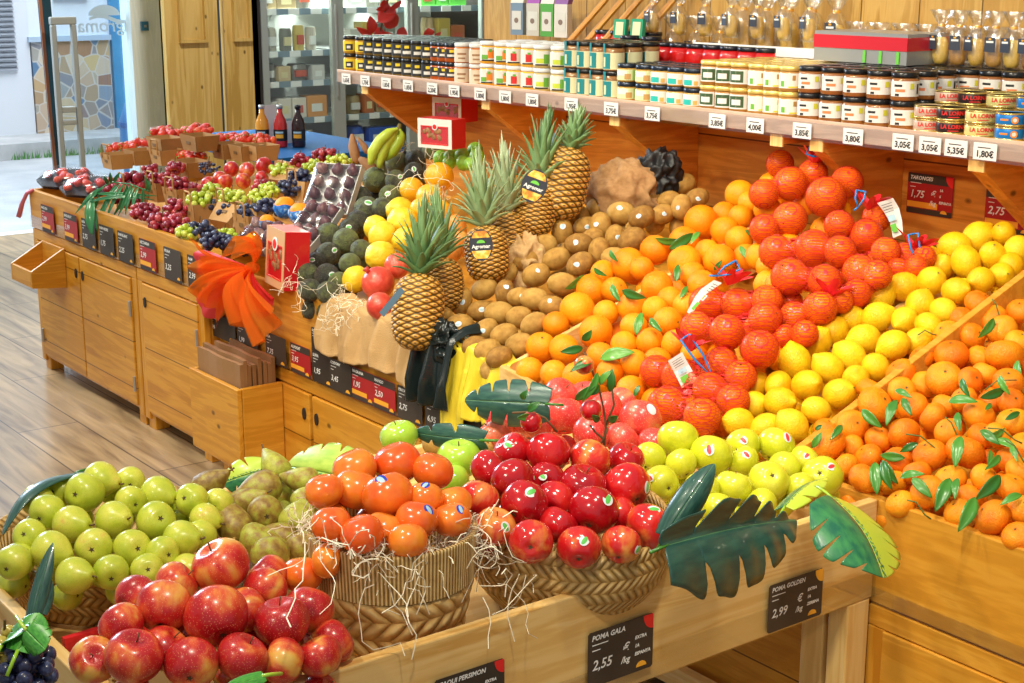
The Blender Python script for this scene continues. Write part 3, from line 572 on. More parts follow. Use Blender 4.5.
leafm = skin('citrus_leaf', [(.3, (.03, .15, .02)), (.6, (.07, .26, .03)), (.85, (.14, .38, .05))], 3, rough=.3, bump=.1, coat=.2, vary=.4)
stickm = {'white': plain('sticker_white', (.82, .84, .86), .35), 'blue': plain('sticker_blue', (.01, .06, .55), .3), 'green': plain('sticker_green', (.12, .55, .10), .35), 'teal': plain('sticker_light_blue', (.45, .68, .80), .35), 'redw': plain('sticker_red', (.75, .05, .06), .35), 'gold': plain('sticker_gold', (.8, .6, .08), .35)}

def mk_proto(kind, shape, mat, stem=None, cal=None):
    me = SH[shape].copy(); me.materials.clear(); me.materials.append(mat)
    o = bpy.data.objects.new(kind, me)
    p = [o]
    if stem:
        z, l, r = stem
        s = MB().tube([(0, 0, z-.05), (.03, .01, z+l*.5), (.09, .03, z+l)], r, 5); s.mesh
        q = bpy.data.objects.new('stem', s.mesh('stem', True)); q.data.materials.append(stemm); p.append(q)
    if cal:
        z, r = cal; vs = [(0, 0, z)]; n = 10
        for i in range(n): a = 2*PI*i/n; k = r*(1 if i % 2 else .45); vs.append((k*cos(a), k*sin(a), z+(-.03 if z < 0 else .03)*(1 if i % 2 else .2)))
        mb = MB().add(vs, [(0, 1+i, 1+(i+1) % n) for i in range(n)])
        q = bpy.data.objects.new('calyx', mb.mesh('calyx')); q.data.materials.append(calyx); p.append(q)
    return p
PR = {
 'lemon': mk_proto('lemon', 'lemon', K['lemon'], None, (-1.19, .10)), 'mandarin': mk_proto('mandarin', 'mandarin', K['mandarin'], None, (.715, .12)),
 'orange': mk_proto('orange', 'orange', K['orange'], None, (.93, .09)), 'bigorange': mk_proto('large_orange', 'orange', K['bigorange'], None, (.93, .08)),
 'kiwi': mk_proto('kiwi_fruit', 'kiwi', K['kiwi'], None, (1.19, .13)), 'avocado': mk_proto('avocado', 'avocado', K['avocado'], (1.24, .05, .06)), 'lime': mk_proto('lime', 'lime', K['lime']),
 'quince': mk_proto('quince', 'quince', K['quince'], None, (-1.11, .2)), 'mango': mk_proto('mango', 'mango', K['mango']), 'pomegranate': mk_proto('pomegranate', 'orange', K['pomegranate']),
 'red': mk_proto('apple', 'apple', K['red'], (.56, .34, .03), (-.745, .14)), 'pink': mk_proto('apple', 'apple', K['pink'], (.56, .34, .03), (-.745, .14)), 'near': mk_proto('apple', 'apple', K['near'], (.56, .42, .03), (-.745, .14)),
 'granny': mk_proto('apple', 'apple', K['granny'], (.56, .3, .03), (-.745, .14)), 'golden': mk_proto('apple', 'apple', K['golden'], (.56, .3, .03), (-.745, .14)), 'russet': mk_proto('apple', 'apple', K['russet'], (.56, .3, .03), (-.745, .14)),
 'persimmon': mk_proto('persimmon', 'persimmon', K['persimmon'], None, (-.845, .05)), 'pear': mk_proto('pear', 'pear', K['pear'], (1.17, .32, .055), (-.815, .17)), 'conf': mk_proto('conference_pear', 'russet_pear', K['conf'], (1.95, .4, .06), (-.868, .18)),
 'nect': mk_proto('nectarine', 'apple', K['nect']),
}
pc = MB(); pc.lathe([(.16, .90), (.13, 1.05), (.20, 1.2)], 12, fn=lambda a, z: 1+.25*(z > 1.15)*cos(6*a)); q = bpy.data.objects.new('crown', pc.mesh('crown', True)); q.data.materials.append(K['pomegranate']); PR['pomegranate'].append(q)

def view_axes(p):
    v = (Vector(p)-CAM).normalized(); r = v.cross(Vector((0, 0, 1))).normalized(); u = r.cross(v); return r, u, -v
def orient(p, ax):   # ax = axis direction in view terms (right, up, toward viewer)
    r, u, n = view_axes(p); d = (r*ax[0]+u*ax[1]+n*ax[2]).normalized()
    q = d.to_track_quat('Z', 'Y'); return (q @ Euler((0, 0, rnd.uniform(0, 6.28))).to_quaternion()).to_euler()
STK = {}
def sticker_mesh(kind):
    """small domed oval label; built on a unit sphere cap so it hugs the fruit"""
    if kind in STK: return STK[kind]
    base, inner = {'persimmon': ('blue', 'gold'), 'red': ('white', 'green'), 'golden': ('white', 'redw'), 'kiwi': ('white', 'teal'), 'avocado': ('white', 'green'), 'pink': ('white', 'white'), 'orange': ('white', 'green'), 'banana': ('teal', 'white')}[kind]
    def cap(r0, r1, lift):
        vs = []; n = 14
        for rr in (0, .5, 1):
            for i in range(n):
                a = 2*PI*i/n; x = r0*rr*cos(a); y = r1*rr*sin(a); vs.append((x, y, math.sqrt(max(0, 1-x*x-y*y))*lift))
        fs = [tuple(range(n))]+[(j*n+i, j*n+(i+1) % n, (j+1)*n+(i+1) % n, (j+1)*n+i) for j in (0, 1) for i in range(n)]
        return vs, fs
    m = MB(); m.add(*cap(.23, .28, 1.012), 0); me = m.mesh('sticker', True); me.materials.append(stickm[base])
    m2 = MB(); m2.add(*cap(.11, .23, 1.02), 0); me2 = m2.mesh('sticker_emblem', True); me2.materials.append(stickm[inner] if kind != 'persimmon' else stickm['teal'])
    STK[kind] = (me, me2); return STK[kind]
PARTS_COUNT = {}
def put(kind, pos, R, ax=None, squash=None, sticker=None, label=None, group=None, cat=None, name=None):
    p = PR[kind]; o = p[0].copy(); o.name = name or p[0].name.split('.')[0]; COL.objects.link(o); o.location = pos; o.rotation_euler = orient(pos, ax or (rnd.uniform(-1, 1), rnd.uniform(-1, 1), rnd.uniform(-.6, 1)))
    s = R; o.scale = (s, s, s)
    for ch in p[1:]:
        c = ch.copy(); COL.objects.link(c); c.parent = o
    if sticker:
        sx, sy = sticker; r, u, n = view_axes(pos); d = (r*sx+u*sy+n*math.sqrt(max(.05, 1-sx*sx-sy*sy))).normalized()
        ld = (o.rotation_euler.to_matrix().inverted() @ d)
        # find the surface of the fruit in that direction
        me = o.data; best = max(me.vertices, key=lambda v: v.co.normalized().dot(ld)); sc = best.co.length
        ms = sticker_mesh(kind if kind in ('persimmon', 'red', 'golden', 'kiwi', 'avocado', 'pink') else 'orange')
        a = bpy.data.objects.new('sticker', ms[0]); COL.objects.link(a); a.parent = o
        q = ld.to_track_quat('Z', 'Y') @ Euler((0, 0, rnd.uniform(-.6, .6))).to_quaternion()
        a.rotation_euler = q.to_euler(); k = sc; a.scale = (k, k, k)
        b = bpy.data.objects.new('sticker_emblem', ms[1]); COL.objects.link(b); b.parent = a
    tag(o, label, cat or o.name.split('.')[0].replace('_', ' '), group); return o
CATS = {'kiwi': 'kiwi', 'bigorange': 'orange', 'conf': 'pear', 'russet': 'apple', 'bagA': 'orange'}

# ------------------------------------------------------------------ heaps: pixel centres on their display surface, then pushed apart
DATA = {}
DATA['lemon']=[(881,294,15.5),(903,286,15),(929,281,14.5),(956,291,14),(982,280,13.5),(920,305,14.5),(943,311,11.5),(879,317,15),(903,319,12),(928,326,13),(850,317,14),(832,329,15),(864,339,15.5),(895,345,15.5),(815,342,16),(849,356,16),(875,368,12.5),(828,368,15.5),(795,362,17),(807,385,15.5),(858,380,12.5),(839,394,15.5),(780,402,15.5),(816,410,14),(792,425,16),(751,405,14.5),(739,420,15),(765,427,12),(776,385,11),(917,341,10),(930,259,11),(941,266,12),(955,247,16),(979,237,15),(1002,234,12),(965,262,15),(994,255,13.5),(1016,250,14),(1001,275,9),(1010,266,9),(757,385,9)]
DATA['mandarin']=[(979,304,14.5),(962,319,12),(1008,301,11),(1020,311,13),(992,319,15),(1002,330,15),(947,335,15),(972,336,13),(1018,342,13),(953,355,17),(922,358,13),(980,357,12),(1003,355,18),(903,374,15),(924,382,10),(947,380,18),(968,380,13),(985,374,12),(1008,382,15),(868,389,12),(902,391,14),(875,405,18),(913,407,15),(933,417,14.5),(948,405,11),(962,400,13),(979,415,16),(993,402,12),(1009,402,12),(1013,422,16),(852,426,16),(827,430,10),(903,434,16),(877,440,12),(948,432,14),(832,446,18),(930,455,17),(965,452,19),(845,467,13),(867,479,16),(868,457,13),(898,461,13),(915,474,14),(893,482,12),(925,493,17),(950,480,16),(985,481,15),(903,503,10),(960,512,14),(972,497,12),(994,517,18),(1010,487,13),(1022,510,15),(1018,537,14),(853,447,11),(1020,470,12),(1000,437,14),(983,436,12),(1022,445,13),(1012,460,12)]
DATA['orange']=[(701,222,17),(740,195,15),(750,203,12),(724,214,11),(740,217,11),(725,231,14.5),(739,240,14),(684,242,15.5),(655,250,15),(707,252,12),(685,263,17),(720,260,16),(692,274,12),(702,285,15),(640,268,12),(657,287,16),(745,257,10),(627,266,17),(594,290,16),(575,311,17.5),(632,307,15),(606,313,13),(655,309,13),(596,332,17),(634,327,14),(557,323,10),(541,347,15),(564,349,15),(600,356,13),(625,345,13),(649,342,13),(530,371,12),(554,374,14),(577,377,15),(612,372,14),(635,364,14),(605,272,11),(631,390,14),(668,322,15),(675,344,11),(686,306,11),(655,362,11),(612,290,12),(670,300,9)]
DATA['kiwi']=[(562,232,12),(543,247,13),(579,244,12.5),(525,260,12),(556,259,12.5),(600,252,12.5),(580,264,12.5),(504,274,12.5),(536,275,12.5),(484,289,12),(505,292,11),(520,297,11),(534,299,12.5),(562,284,13),(552,306,11),(461,301,12.5),(481,311,12),(499,313,13),(519,317,10),(535,324,12.5),(444,320,10),(460,325,12.5),(485,330,11),(504,335,12.5),(520,345,13),(442,340,8),(465,337,9),(476,347,9),(487,350,9),(499,357,12),(615,237,10),(632,240,13),(613,257,9),(575,215,12.5),(599,207,11),(600,226,12),(621,213,12.5),(620,200,10),(642,217,12),(644,194,12),(635,206,9),(585,226,9),(652,197,12),(682,184,12),(697,198,10),(681,207,11),(662,214,9.5),(667,200,8),(592,238,8)]
DATA['avocado']=[(397,163,11),(415,160,10),(414,172,9.5),(375,180,12),(396,181,10.5),(390,196,10.5),(369,210,13),(360,198,11),(381,208,10),(356,223,11),(346,241,12.5),(329,235,12),(350,228,9),(361,250,10),(327,255,11.5),(350,264,10.5),(307,274,11),(327,276,12),(310,290,9),(328,293,10),(317,262,9),(431,150,9),(340,283,8)]
DATA['lime']=[(456,149,8),(442,158,8),(449,163,7),(461,156,8),(475,150,8),(464,163,8),(477,157,8),(450,157,7),(470,164,7)]
DATA['quince']=[(402,211,14),(403,222,15),(382,236,14),(380,256,15),(355,279,13),(376,228,11),(405,240,10)]
DATA['bigorange']=[(439,177,15),(412,190,13),(430,199,15),(440,213,12),(420,210,11)]
DATA['pomegranate']=[(378,283,17),(397,266,13),(380,306,14)]
DATA['mango']=[(457,228,11),(460,245,12),(450,253,11),(447,240,10)]
DATA['red']=[(546,453,21),(590,460,20),(626,460,15),(514,451,15),(489,470,17),(512,480,21),(524,504,23),(479,499,18),(581,486,22),(627,487,23),(547,482,13),(594,512,24),(555,500,15),(559,525,16),(531,542,21),(579,548,21),(621,545,19),(649,527,23),(615,515,15),(495,527,15)]
DATA['pink']=[(507,421,19),(532,425,19),(564,416,20),(535,405,15),(562,394,16),(605,410,18),(592,435,19),(624,440,14),(640,420,21),(620,404,14),(583,396,14),(492,437,9),(650,444,12)]
DATA['granny']=[(399,437,18),(459,459,21),(451,482,11)]
DATA['russet']=[(437,444,15),(482,447,14)]
DATA['persimmon']=[(355,470,21),(399,464,22),(431,471,19),(385,495,24),(357,490,21),(327,491,18),(425,499,17),(415,521,20),(451,503,12),(452,520,16),(332,525,19),(362,534,20),(385,530,14),(407,540,13)]
DATA['near']=[(221,566,28),(165,611,27),(218,617,31),(176,584,20),(137,598,14),(122,625,22),(132,657,28),(189,663,26),(246,658,25),(247,607,19),(284,622,27),(311,613,24),(330,640,17),(316,656,19),(287,660,18),(267,579,15),(262,591,14),(185,632,16),(165,645,14),(97,660,12)]
DATA['pear']=[(100,480,17),(84,492,19),(129,482,12),(157,494,17),(131,501,15),(61,491,9),(71,524,18),(47,512,17),(38,500,14),(114,520,18),(156,521,19),(194,501,16),(203,520,15),(217,506,8),(29,537,16),(49,551,19),(94,547,18),(133,548,18),(180,542,18),(199,534,14),(14,562,17),(74,576,18),(111,572,17),(147,570,16),(185,569,13),(20,558,11),(165,552,12)]
DATA['conf']=[(205,487,12),(277,470,13),(265,487,17),(306,481,14),(305,502,12),(265,512,17),(236,526,18),(295,522,17),(270,555,19),(242,504,8),(255,537,11),(280,537,11),(300,548,11)]
DATA['golden']=[(677,442,20),(708,454,21),(650,458,15),(743,447,17),(777,446,18.5),(742,459,13),(802,461,13),(661,484,18),(703,492,18),(733,487,18),(769,481,20),(821,477,20),(785,467,12),(682,464,12),(761,505,9),(716,508,9),(802,488,10)]
DATA['bagA']=[(780,164,12),(791,183,16),(764,194,14),(826,197,19),(847,182,15),(812,174,14),(790,219,16),(764,229,14),(839,225,14),(814,249,18),(776,252,16),(790,280,18),(825,282,16),(841,254,12)]
DATA['bagB']=[(866,236,16),(877,217,14),(860,271,16),(886,252,14),(845,272,12),(877,277,11),(855,295,12)]
DATA['bagD']=[(707,304,17),(737,304,15),(767,301,15),(727,332,17),(767,320,16),(760,349,18),(696,327,15)]
DATA['bagE']=[(790,300,12),(795,316,14),(822,310,16),(840,302,12),(805,334,13),(783,335,11)]
DATA['bagF']=[(656,371,15),(680,377,18),(721,364,16),(710,390,17),(741,376,15),(667,405,18),(702,417,18),(735,402,13)]
DATA['bagC']=[(905,255,12),(925,258,11),(915,268,11),(898,268,10)]
DATA['nect']=[(231,169,8),(209,184,8),(220,179,8),(247,170,8),(243,181,8),(264,166,9),(225,182,8),(262,178,6)]

PLANES = {'lemon': (.745, 0, .34), 'mandarin': (.735, 0, .34), 'orange': (.75, 0, .34), 'kiwi': (.745, 0, .34), 'avocado': (.77, 0, .33), 'lime': (.77, 0, .34), 'quince': (.77, 0, .33), 'bigorange': (.77, 0, .33),
          'pomegranate': (.775, 0, .33), 'mango': (.74, 0, .30), 'red': (.815, -.33, .0), 'pink': (.79, -.12, .04), 'granny': (.77, -.16, 0), 'russet': (.74, -.12, 0), 'persimmon': (.865, -.16, 0), 'near': (.775, -.38, 0),
          'pear': (.655, -.245, 0), 'conf': (.66, -.17, 0), 'golden': (.76, -.20, .0), 'bagA': (.84, 0, .34), 'bagB': (.80, 0, .34), 'bagC': (.77, 0, .34), 'bagD': (.82, 0, .34), 'bagE': (.79, 0, .34), 'bagF': (.78, 0, .34), 'nect': (.83, 0, .13)}
SHRINK = {'persimmon': 1.10, 'red': 1.08, 'pink': 1.05, 'near': 1.06, 'pear': 1.06, 'golden': 1.05, 'granny': 1.08, 'conf': 1.05, 'orange': 1.03, 'lemon': 1.03, 'mandarin': 1.05, 'avocado': 1.08}
ALL = []     # [group, index, pos, R, ray]
for g, L in DATA.items():
    for i, (x, y, r) in enumerate(L):
        pl = PLANES[g]; p = onP(x, y, pl)
        if g == 'near': pass
        ALL.append([g, i, np.array(p), 0.0, np.array(ray(x, y).normalized()), r])
P = np.array([a[2] for a in ALL]); RAY = np.array([a[4] for a in ALL]); RP = np.array([a[5] for a in ALL], float)
CN = np.array(CAM); FN = np.array(FW)
def radii(P): return RP*((P-CN)@FN)/FPX
# blend radius: real sizes vary less than the visible pixel sizes (half hidden fruit look smaller)
GRP = np.array([hash(a[0]) for a in ALL]); names = [a[0] for a in ALL]
R = radii(P)
for g in DATA:
    ix = [i for i, n in enumerate(names) if n == g]; big = np.percentile(R[ix], 70)
    for i in ix:
        if R[i] < .84*big: P[i] = P[i]+RAY[i]*.7*big; R[i] = .92*big
P0 = P.copy()
for it in range(90):
    D_ = P[:, None]-P[None]; dist = np.sqrt((D_**2).sum(-1))+1e-9; need = (R[:, None]+R[None])*.93
    ov = np.clip(need-dist, 0, None); np.fill_diagonal(ov, 0)
    if it > 60 and ov.max() < .002: break
    dirs = D_/dist[..., None]; push = (dirs*ov[..., None]*.5).sum(1)
    along = (push*RAY).sum(1, keepdims=True)*RAY; lat = push-along
    P = P+along*1.0+lat*.35 - (P-P0)*.015
    off = (P-CN)-((P-CN)*RAY).sum(1, keepdims=True)*RAY; ol = np.sqrt((off**2).sum(1, keepdims=True))+1e-9
    P = P-off*np.clip(1-(.16*R[:, None])/ol, 0, 1)
    al = ((P-P0)*RAY).sum(1, keepdims=True); P = P-RAY*(al-np.clip(al, -1.3*R[:, None], 1.3*R[:, None]))
POS = {}
R = np.maximum(np.where(R < 0, 0, radii(P)), R*.97)
for a, p, r in zip(ALL, P, R): POS.setdefault(a[0], []).append((Vector(p), float(r)))

DESC = {
 'lemon': ('ripe yellow lemon', 'the lemon heap', 'lemon'), 'mandarin': ('orange mandarin', 'the mandarin crate', 'mandarin'), 'orange': ('loose orange', 'the leafy orange crate', 'orange'),
 'kiwi': ('brown kiwi', 'the kiwi heap', 'kiwi'), 'avocado': ('dark green avocado', 'the avocado heap', 'avocado'), 'lime': ('small green lime', 'the lime pile', 'lime'), 'quince': ('bumpy yellow quince', 'the quince pile', 'quince'),
 'bigorange': ('large smooth orange', 'the pineapple side pile', 'orange'), 'pomegranate': ('red pomegranate', 'the front pomegranate heap', 'pomegranate'), 'mango': ('reddish mango', 'the mango pile', 'mango'),
 'red': ('shiny dark red apple', 'the woven tray', 'apple'), 'pink': ('pinkish red apple', 'the pinkish apple heap', 'apple'), 'granny': ('bright green apple', 'the green apple pile', 'apple'), 'russet': ('matt tan russet apple', 'the green apple pile', 'apple'),
 'persimmon': ('orange persimmon', 'the tall basket', 'persimmon'), 'near': ('red and yellow apple', 'the corner apple heap', 'apple'), 'pear': ('smooth green pear', 'the pear tray', 'pear'), 'conf': ('russet brown pear', 'the conference pear heap', 'pear'),
 'golden': ('yellow green apple', 'the golden apple heap', 'apple'), 'nect': ('red nectarine', 'the nectarine pile', 'nectarine')}
def row_labels(g, L):
    d, place, cat = DESC[g]; rr = np.median([l[2] for l in L])*1.6
    idx = sorted(range(len(L)), key=lambda i: L[i][1]); rows = []; y0 = None
    for i in idx:
        if y0 is None or L[i][1]-y0 > rr: rows.append([]); y0 = L[i][1]
        rows[-1].append(i)
    out = {}
    for a, row in enumerate(rows):
        row.sort(key=lambda i: L[i][0])
        for b, i in enumerate(row):
            if len(row) == 1: pos_ = f'alone in {ORD[a]} row of {place}'
            else: pos_ = f'{ORD[b]} from street end, {ORD[a]} row down {place}'
            out[i] = f'{d}, {pos_}'
    return out
AX = {  # view-space axis for chosen fruit: stem end or blossom end direction
 'red': {0: (.1, .9, -.4), 5: (-.3, .8, -.5), 6: (.5, .5, -.6), 9: (-.5, .6, -.5), 11: (.2, .7, -.6), 17: (-.6, -.5, .4), 15: (0, .6, -.7), 8: (.2, .8, .4), 10: (0, -.2, .9)},
 'near': {0: (-.45, .75, .35), 1: (.2, .8, -.55), 2: (-.2, .7, -.6), 6: (.2, .75, .62), 7: (.1, .6, -.7), 8: (.4, .6, .3), 10: (-.1, .85, .35), 11: (.3, .8, -.2), 3: (.8, .5, .2)},
 'golden': {10: (-.2, -.35, -.9), 11: (.15, -.2, -.95), 0: (0, .9, -.3), 1: (.2, .9, -.3)},
 'granny': {0: (-.2, .9, .2), 1: (0, .9, .35)}, 'pink': {0: (-.2, -.3, -.9), 2: (0, .9, -.3), 8: (.2, .9, -.4)},
 'conf': {0: (.7, .4, .3), 1: (-.4, .7, -.5), 2: (-.95, -.28, .15), 3: (-.8, .2, -.3), 4: (.9, .3, -.2), 5: (-.1, .3, -.95), 6: (-.4, .75, -.3), 7: (.4, .5, -.7), 8: (.1, .2, -.95), 9: (.8, .3, .5), 10: (.9, -.2, .1), 11: (-.9, .1, .1), 12: (.8, .4, -.3)},
 'quince': {4: (.5, .8, .2), 5: (-.3, .8, 0)}, 'pomegranate': {0: (-.5, .6, .3), 1: (.3, .5, .6), 2: (.6, .2, .5)},
}
STICK = {'persimmon': {3: (-.25, .62), 6: (0, .75), 7: (.55, .45), 9: (.45, .55)}, 'red': {6: (.3, .5), 10: (-.2, .3), 11: (.55, .45), 9: (.88, 0), 17: (.2, .75), 15: (.25, .35), 16: (.85, -.2), 19: (.5, 0), 8: (.3, -.55), 3: (-.2, .3)},
         'golden': {1: (-.1, .25), 3: (0, .3), 4: (.55, .45), 5: (.2, .4), 11: (.45, .55), 8: (-.1, .55), 7: (-.6, .3), 6: (.2, .4)},
         'kiwi': {i: (rnd.uniform(-.4, .3), rnd.uniform(-.1, .5)) for i in (0, 2, 3, 6, 7, 8, 10, 11, 14, 15, 16, 21, 22, 25, 26, 30, 33, 34, 35, 36, 38, 41, 42, 44, 45, 46)},
         'avocado': {2: (0, .3), 4: (.4, .4), 5: (-.2, .2), 6: (.1, .55), 8: (.5, 0), 12: (0, .2), 14: (.5, .3), 17: (.4, .1), 20: (-.3, .3)}, 'pink': {8: (.5, .5)}}
for g, L in DATA.items():
    if g.startswith('bag') : continue
    lb = row_labels(g, L)
    for i, (p, r) in enumerate(POS[g]):
        ax = AX.get(g, {}).get(i)
        if ax is None:
            if g == 'pear': ax = (rnd.uniform(-.5, .8), rnd.uniform(-.2, .5), -.9) if i % 3 else (rnd.uniform(.3, .9), rnd.uniform(-.4, .0), .45)
            elif g in ('kiwi',): ax = (1, rnd.uniform(-.1, .8), rnd.uniform(-.3, .3)) if i % 5 else (.1, 1, .2)
            elif g == 'avocado': ax = (rnd.uniform(-1, 1), rnd.uniform(-1, .4), -.8)
            elif g == 'persimmon': ax = (rnd.uniform(-.4, .4), 1, rnd.uniform(-.3, .3))
            elif g == 'mandarin': ax = (rnd.uniform(-.7, .7), rnd.uniform(.2, 1), rnd.uniform(-.2, .9))
            elif g == 'lemon': ax = (rnd.uniform(-1, 1), rnd.uniform(-1, .8), rnd.uniform(-.9, .9))
            elif g in ('red', 'pink', 'golden', 'granny', 'near'): ax = (rnd.uniform(-.6, .6), rnd.uniform(.1, 1), rnd.uniform(-.8, .5))
        put(g, p, r*(SHRINK.get(g, 1)), ax, sticker=STICK.get(g, {}).get(i), label=lb[i], group=DESC[g][0]+' heap', cat=DESC[g][2])
# fillers below the visible layer
def fill(g, kind, n, k_, label, cat, zmin=.0):
    """random packing under and behind the visible fruit of a heap"""
    pts = [(np.array(p), r) for q in POS.values() for p, r in q]; A = np.array([p for p, _ in pts]); AR = np.array([r for _, r in pts])
    src = POS[g]; acc = []; rr = random.Random(g); away = np.array([-.8, .6, 0.0]); Rf = k_*float(np.median([r for p, r in src]))
    for t_ in range(5000):
        if len(acc) >= n: break
        p, r = src[rr.randrange(len(src))]
        q = np.array(p)+np.array((rr.uniform(-.8, .8)*r, rr.uniform(-.8, .8)*r, -rr.uniform(.9, 2.1)*r))+away*rr.uniform(.1, 1.5)*r
        if q[2] < zmin+Rf: continue
        if (np.linalg.norm(A-q, axis=1)-AR-Rf*.80).min() < 0: continue
        if acc and min(np.linalg.norm(a-q) for a in acc) < 1.7*Rf: continue
        acc.append(q)
    for q in acc: put(kind, Vector(q), Rf, label=label, group=label, cat=cat)
    return len(acc)
nf = {}
for i_, (g_, n_, z_, lb_, ct_) in enumerate((('lemon', 40, 0, 'yellow lemon lying underneath the others in the lemon heap', 'lemon'), ('mandarin', 70, 0, 'mandarin lying underneath the others in the mandarin crate', 'mandarin'),
  ('orange', 46, 0, 'orange lying underneath the others in the orange crate', 'orange'), ('kiwi', 50, 0, 'brown kiwi lying underneath the others in the kiwi heap', 'kiwi'), ('avocado', 26, 0, 'dark avocado lying underneath the others in the avocado heap', 'avocado'),
  ('red', 9, .76, 'glossy red apple lying underneath the others in the woven tray', 'apple'), ('golden', 16, .62, 'yellow green apple lying underneath the others beside the divider', 'apple'), ('persimmon', 4, .74, 'orange persimmon lying underneath the others in the tall basket', 'persimmon'),
  ('near', 14, .62, 'red apple lying underneath the others in the corner heap', 'apple'), ('pear', 20, .69, 'green pear lying underneath the others in the pear tray', 'pear'), ('conf', 10, .62, 'russet pear lying underneath the others behind the apples', 'pear'), ('pink', 12, .62, 'pinkish apple lying underneath the others behind the glossy apples', 'apple'))):
    nf[g_] = fill(g_, g_, n_, .93, lb_, ct_, z_)
for g_, w_ in (('bagA', 'tallest red net bag'), ('bagB', 'net bag with the long tag'), ('bagC', 'smallest net bag'), ('bagD', 'net bag with the white strip'), ('bagE', 'low net bag'), ('bagF', 'front net bag with the square tag')):
    fill(g_, 'orange', 3+len(POS[g_]), .97, f'orange deep inside the {w_}', 'orange')
print('fillers', nf)
for g in POS: print('span', g, *[tuple(round(v, 2) for v in (min(p[k] for p, r in POS[g]), max(p[k] for p, r in POS[g]))) for k in range(3)], 'R %.3f' % np.mean([r for p, r in POS[g]]))
# ------------------------------------------------------------------ oranges in red nets
def net_mat():
    m = bpy.data.materials.new('red_net'); m.use_nodes = True; nt = m.node_tree; nt.nodes.clear(); L = nt.links
    o = N(nt, 'ShaderNodeOutputMaterial'); mx = N(nt, 'ShaderNodeMixShader'); t = N(nt, 'ShaderNodeBsdfTransparent'); t.inputs[0].default_value = (1.0, .78, .60, 1); d = N(nt, 'ShaderNodeBsdfPrincipled')
    d.inputs['Base Color'].default_value = (.66, .03, .03, 1); d.inputs['Roughness'].default_value = .3
    tc = N(nt, 'ShaderNodeTexCoord'); sp = N(nt, 'ShaderNodeSeparateXYZ'); L.new(tc.outputs['Object'], sp.inputs[0])
    at = N(nt, 'ShaderNodeMath', operation='SUBTRACT'); L.new(sp.outputs[0], at.inputs[0]); L.new(sp.outputs[1], at.inputs[1])
    outs = []
    for ka, kz in ((420, 560), (-420, 560), (0, 1050)):
        a = N(nt, 'ShaderNodeMath', operation='MULTIPLY'); a.inputs[1].default_value = ka; L.new(at.outputs[0], a.inputs[0])
        b = N(nt, 'ShaderNodeMath', operation='MULTIPLY_ADD'); b.inputs[1].default_value = kz; L.new(sp.outputs[2], b.inputs[0]); L.new(a.outputs[0], b.inputs[2])
        s = N(nt, 'ShaderNodeMath', operation='SINE'); L.new(b.outputs[0], s.inputs[0]); g = N(nt, 'ShaderNodeMath', operation='GREATER_THAN'); g.inputs[1].default_value = .92 if kz < 900 else .88; L.new(s.outputs[0], g.inputs[0]); outs.append(g)
    mm = N(nt, 'ShaderNodeMath', operation='MAXIMUM'); L.new(outs[0].outputs[0], mm.inputs[0]); L.new(outs[1].outputs[0], mm.inputs[1])
    m3 = N(nt, 'ShaderNodeMath', operation='MAXIMUM'); L.new(mm.outputs[0], m3.inputs[0]); L.new(outs[2].outputs[0], m3.inputs[1])
    L.new(m3.outputs[0], mx.inputs[0]); L.new(t.outputs[0], mx.inputs[1]); L.new(d.outputs[0], mx.inputs[2]); L.new(mx.outputs[0], o.inputs[0]); return m
NET = net_mat(); NETS = plain('red_net_gathered', (.78, .02, .035), .35, coat=.3); TIE = plain('blue_tie', (.01, .22, .62), .35)
def ruffle(name, c, ax, L, W, waves, mat, parent, turns=1.0, nz=7, seed=1):
    rr = random.Random(seed); ax = Vector(ax).normalized(); u = ax.orthogonal().normalized(); v = ax.cross(u); vs = []; n = 60
    for j in range(nz):
        t = j/(nz-1)
        for i in range(n):
            a = 2*PI*turns*i/n; f = sin(waves*a+rr.random()*.4)
            rad = W*(.10+.9*t**1.1)*(1+.40*f*t); h = L*t*(1+.22*sin(3*a+seed))+.22*W*f*t
            vs.append(Vector(c)+u*(rad*cos(a))+v*(rad*sin(a))+ax*h)
    fs = [(j*n+i, j*n+(i+1) % n, (j+1)*n+(i+1) % n, (j+1)*n+i) for j in range(nz-1) for i in range(n if turns == 1.0 else n-1)]
    return obj(name, MB().add(vs, fs), mat, parent, smooth=True)
def tie(parent, px0, px1, d):
    a = CAM+ray(*px0)*d; b = CAM+ray(*px1)*d; r, u, n = view_axes(a); m = (a+b)/2; s = (b-a).cross(n).normalized()*.012
    pts = [a+s*.2, a-s, m-s*.9+n*.006, b, m+s*.9+n*.012, a+s, a-s*.3]
    k = MB().tube(pts, .0028, 6); k.tube([b, b+(b-a)*.25+s*.7], .0025, 5); return obj('tie', k, TIE, parent, smooth=True)
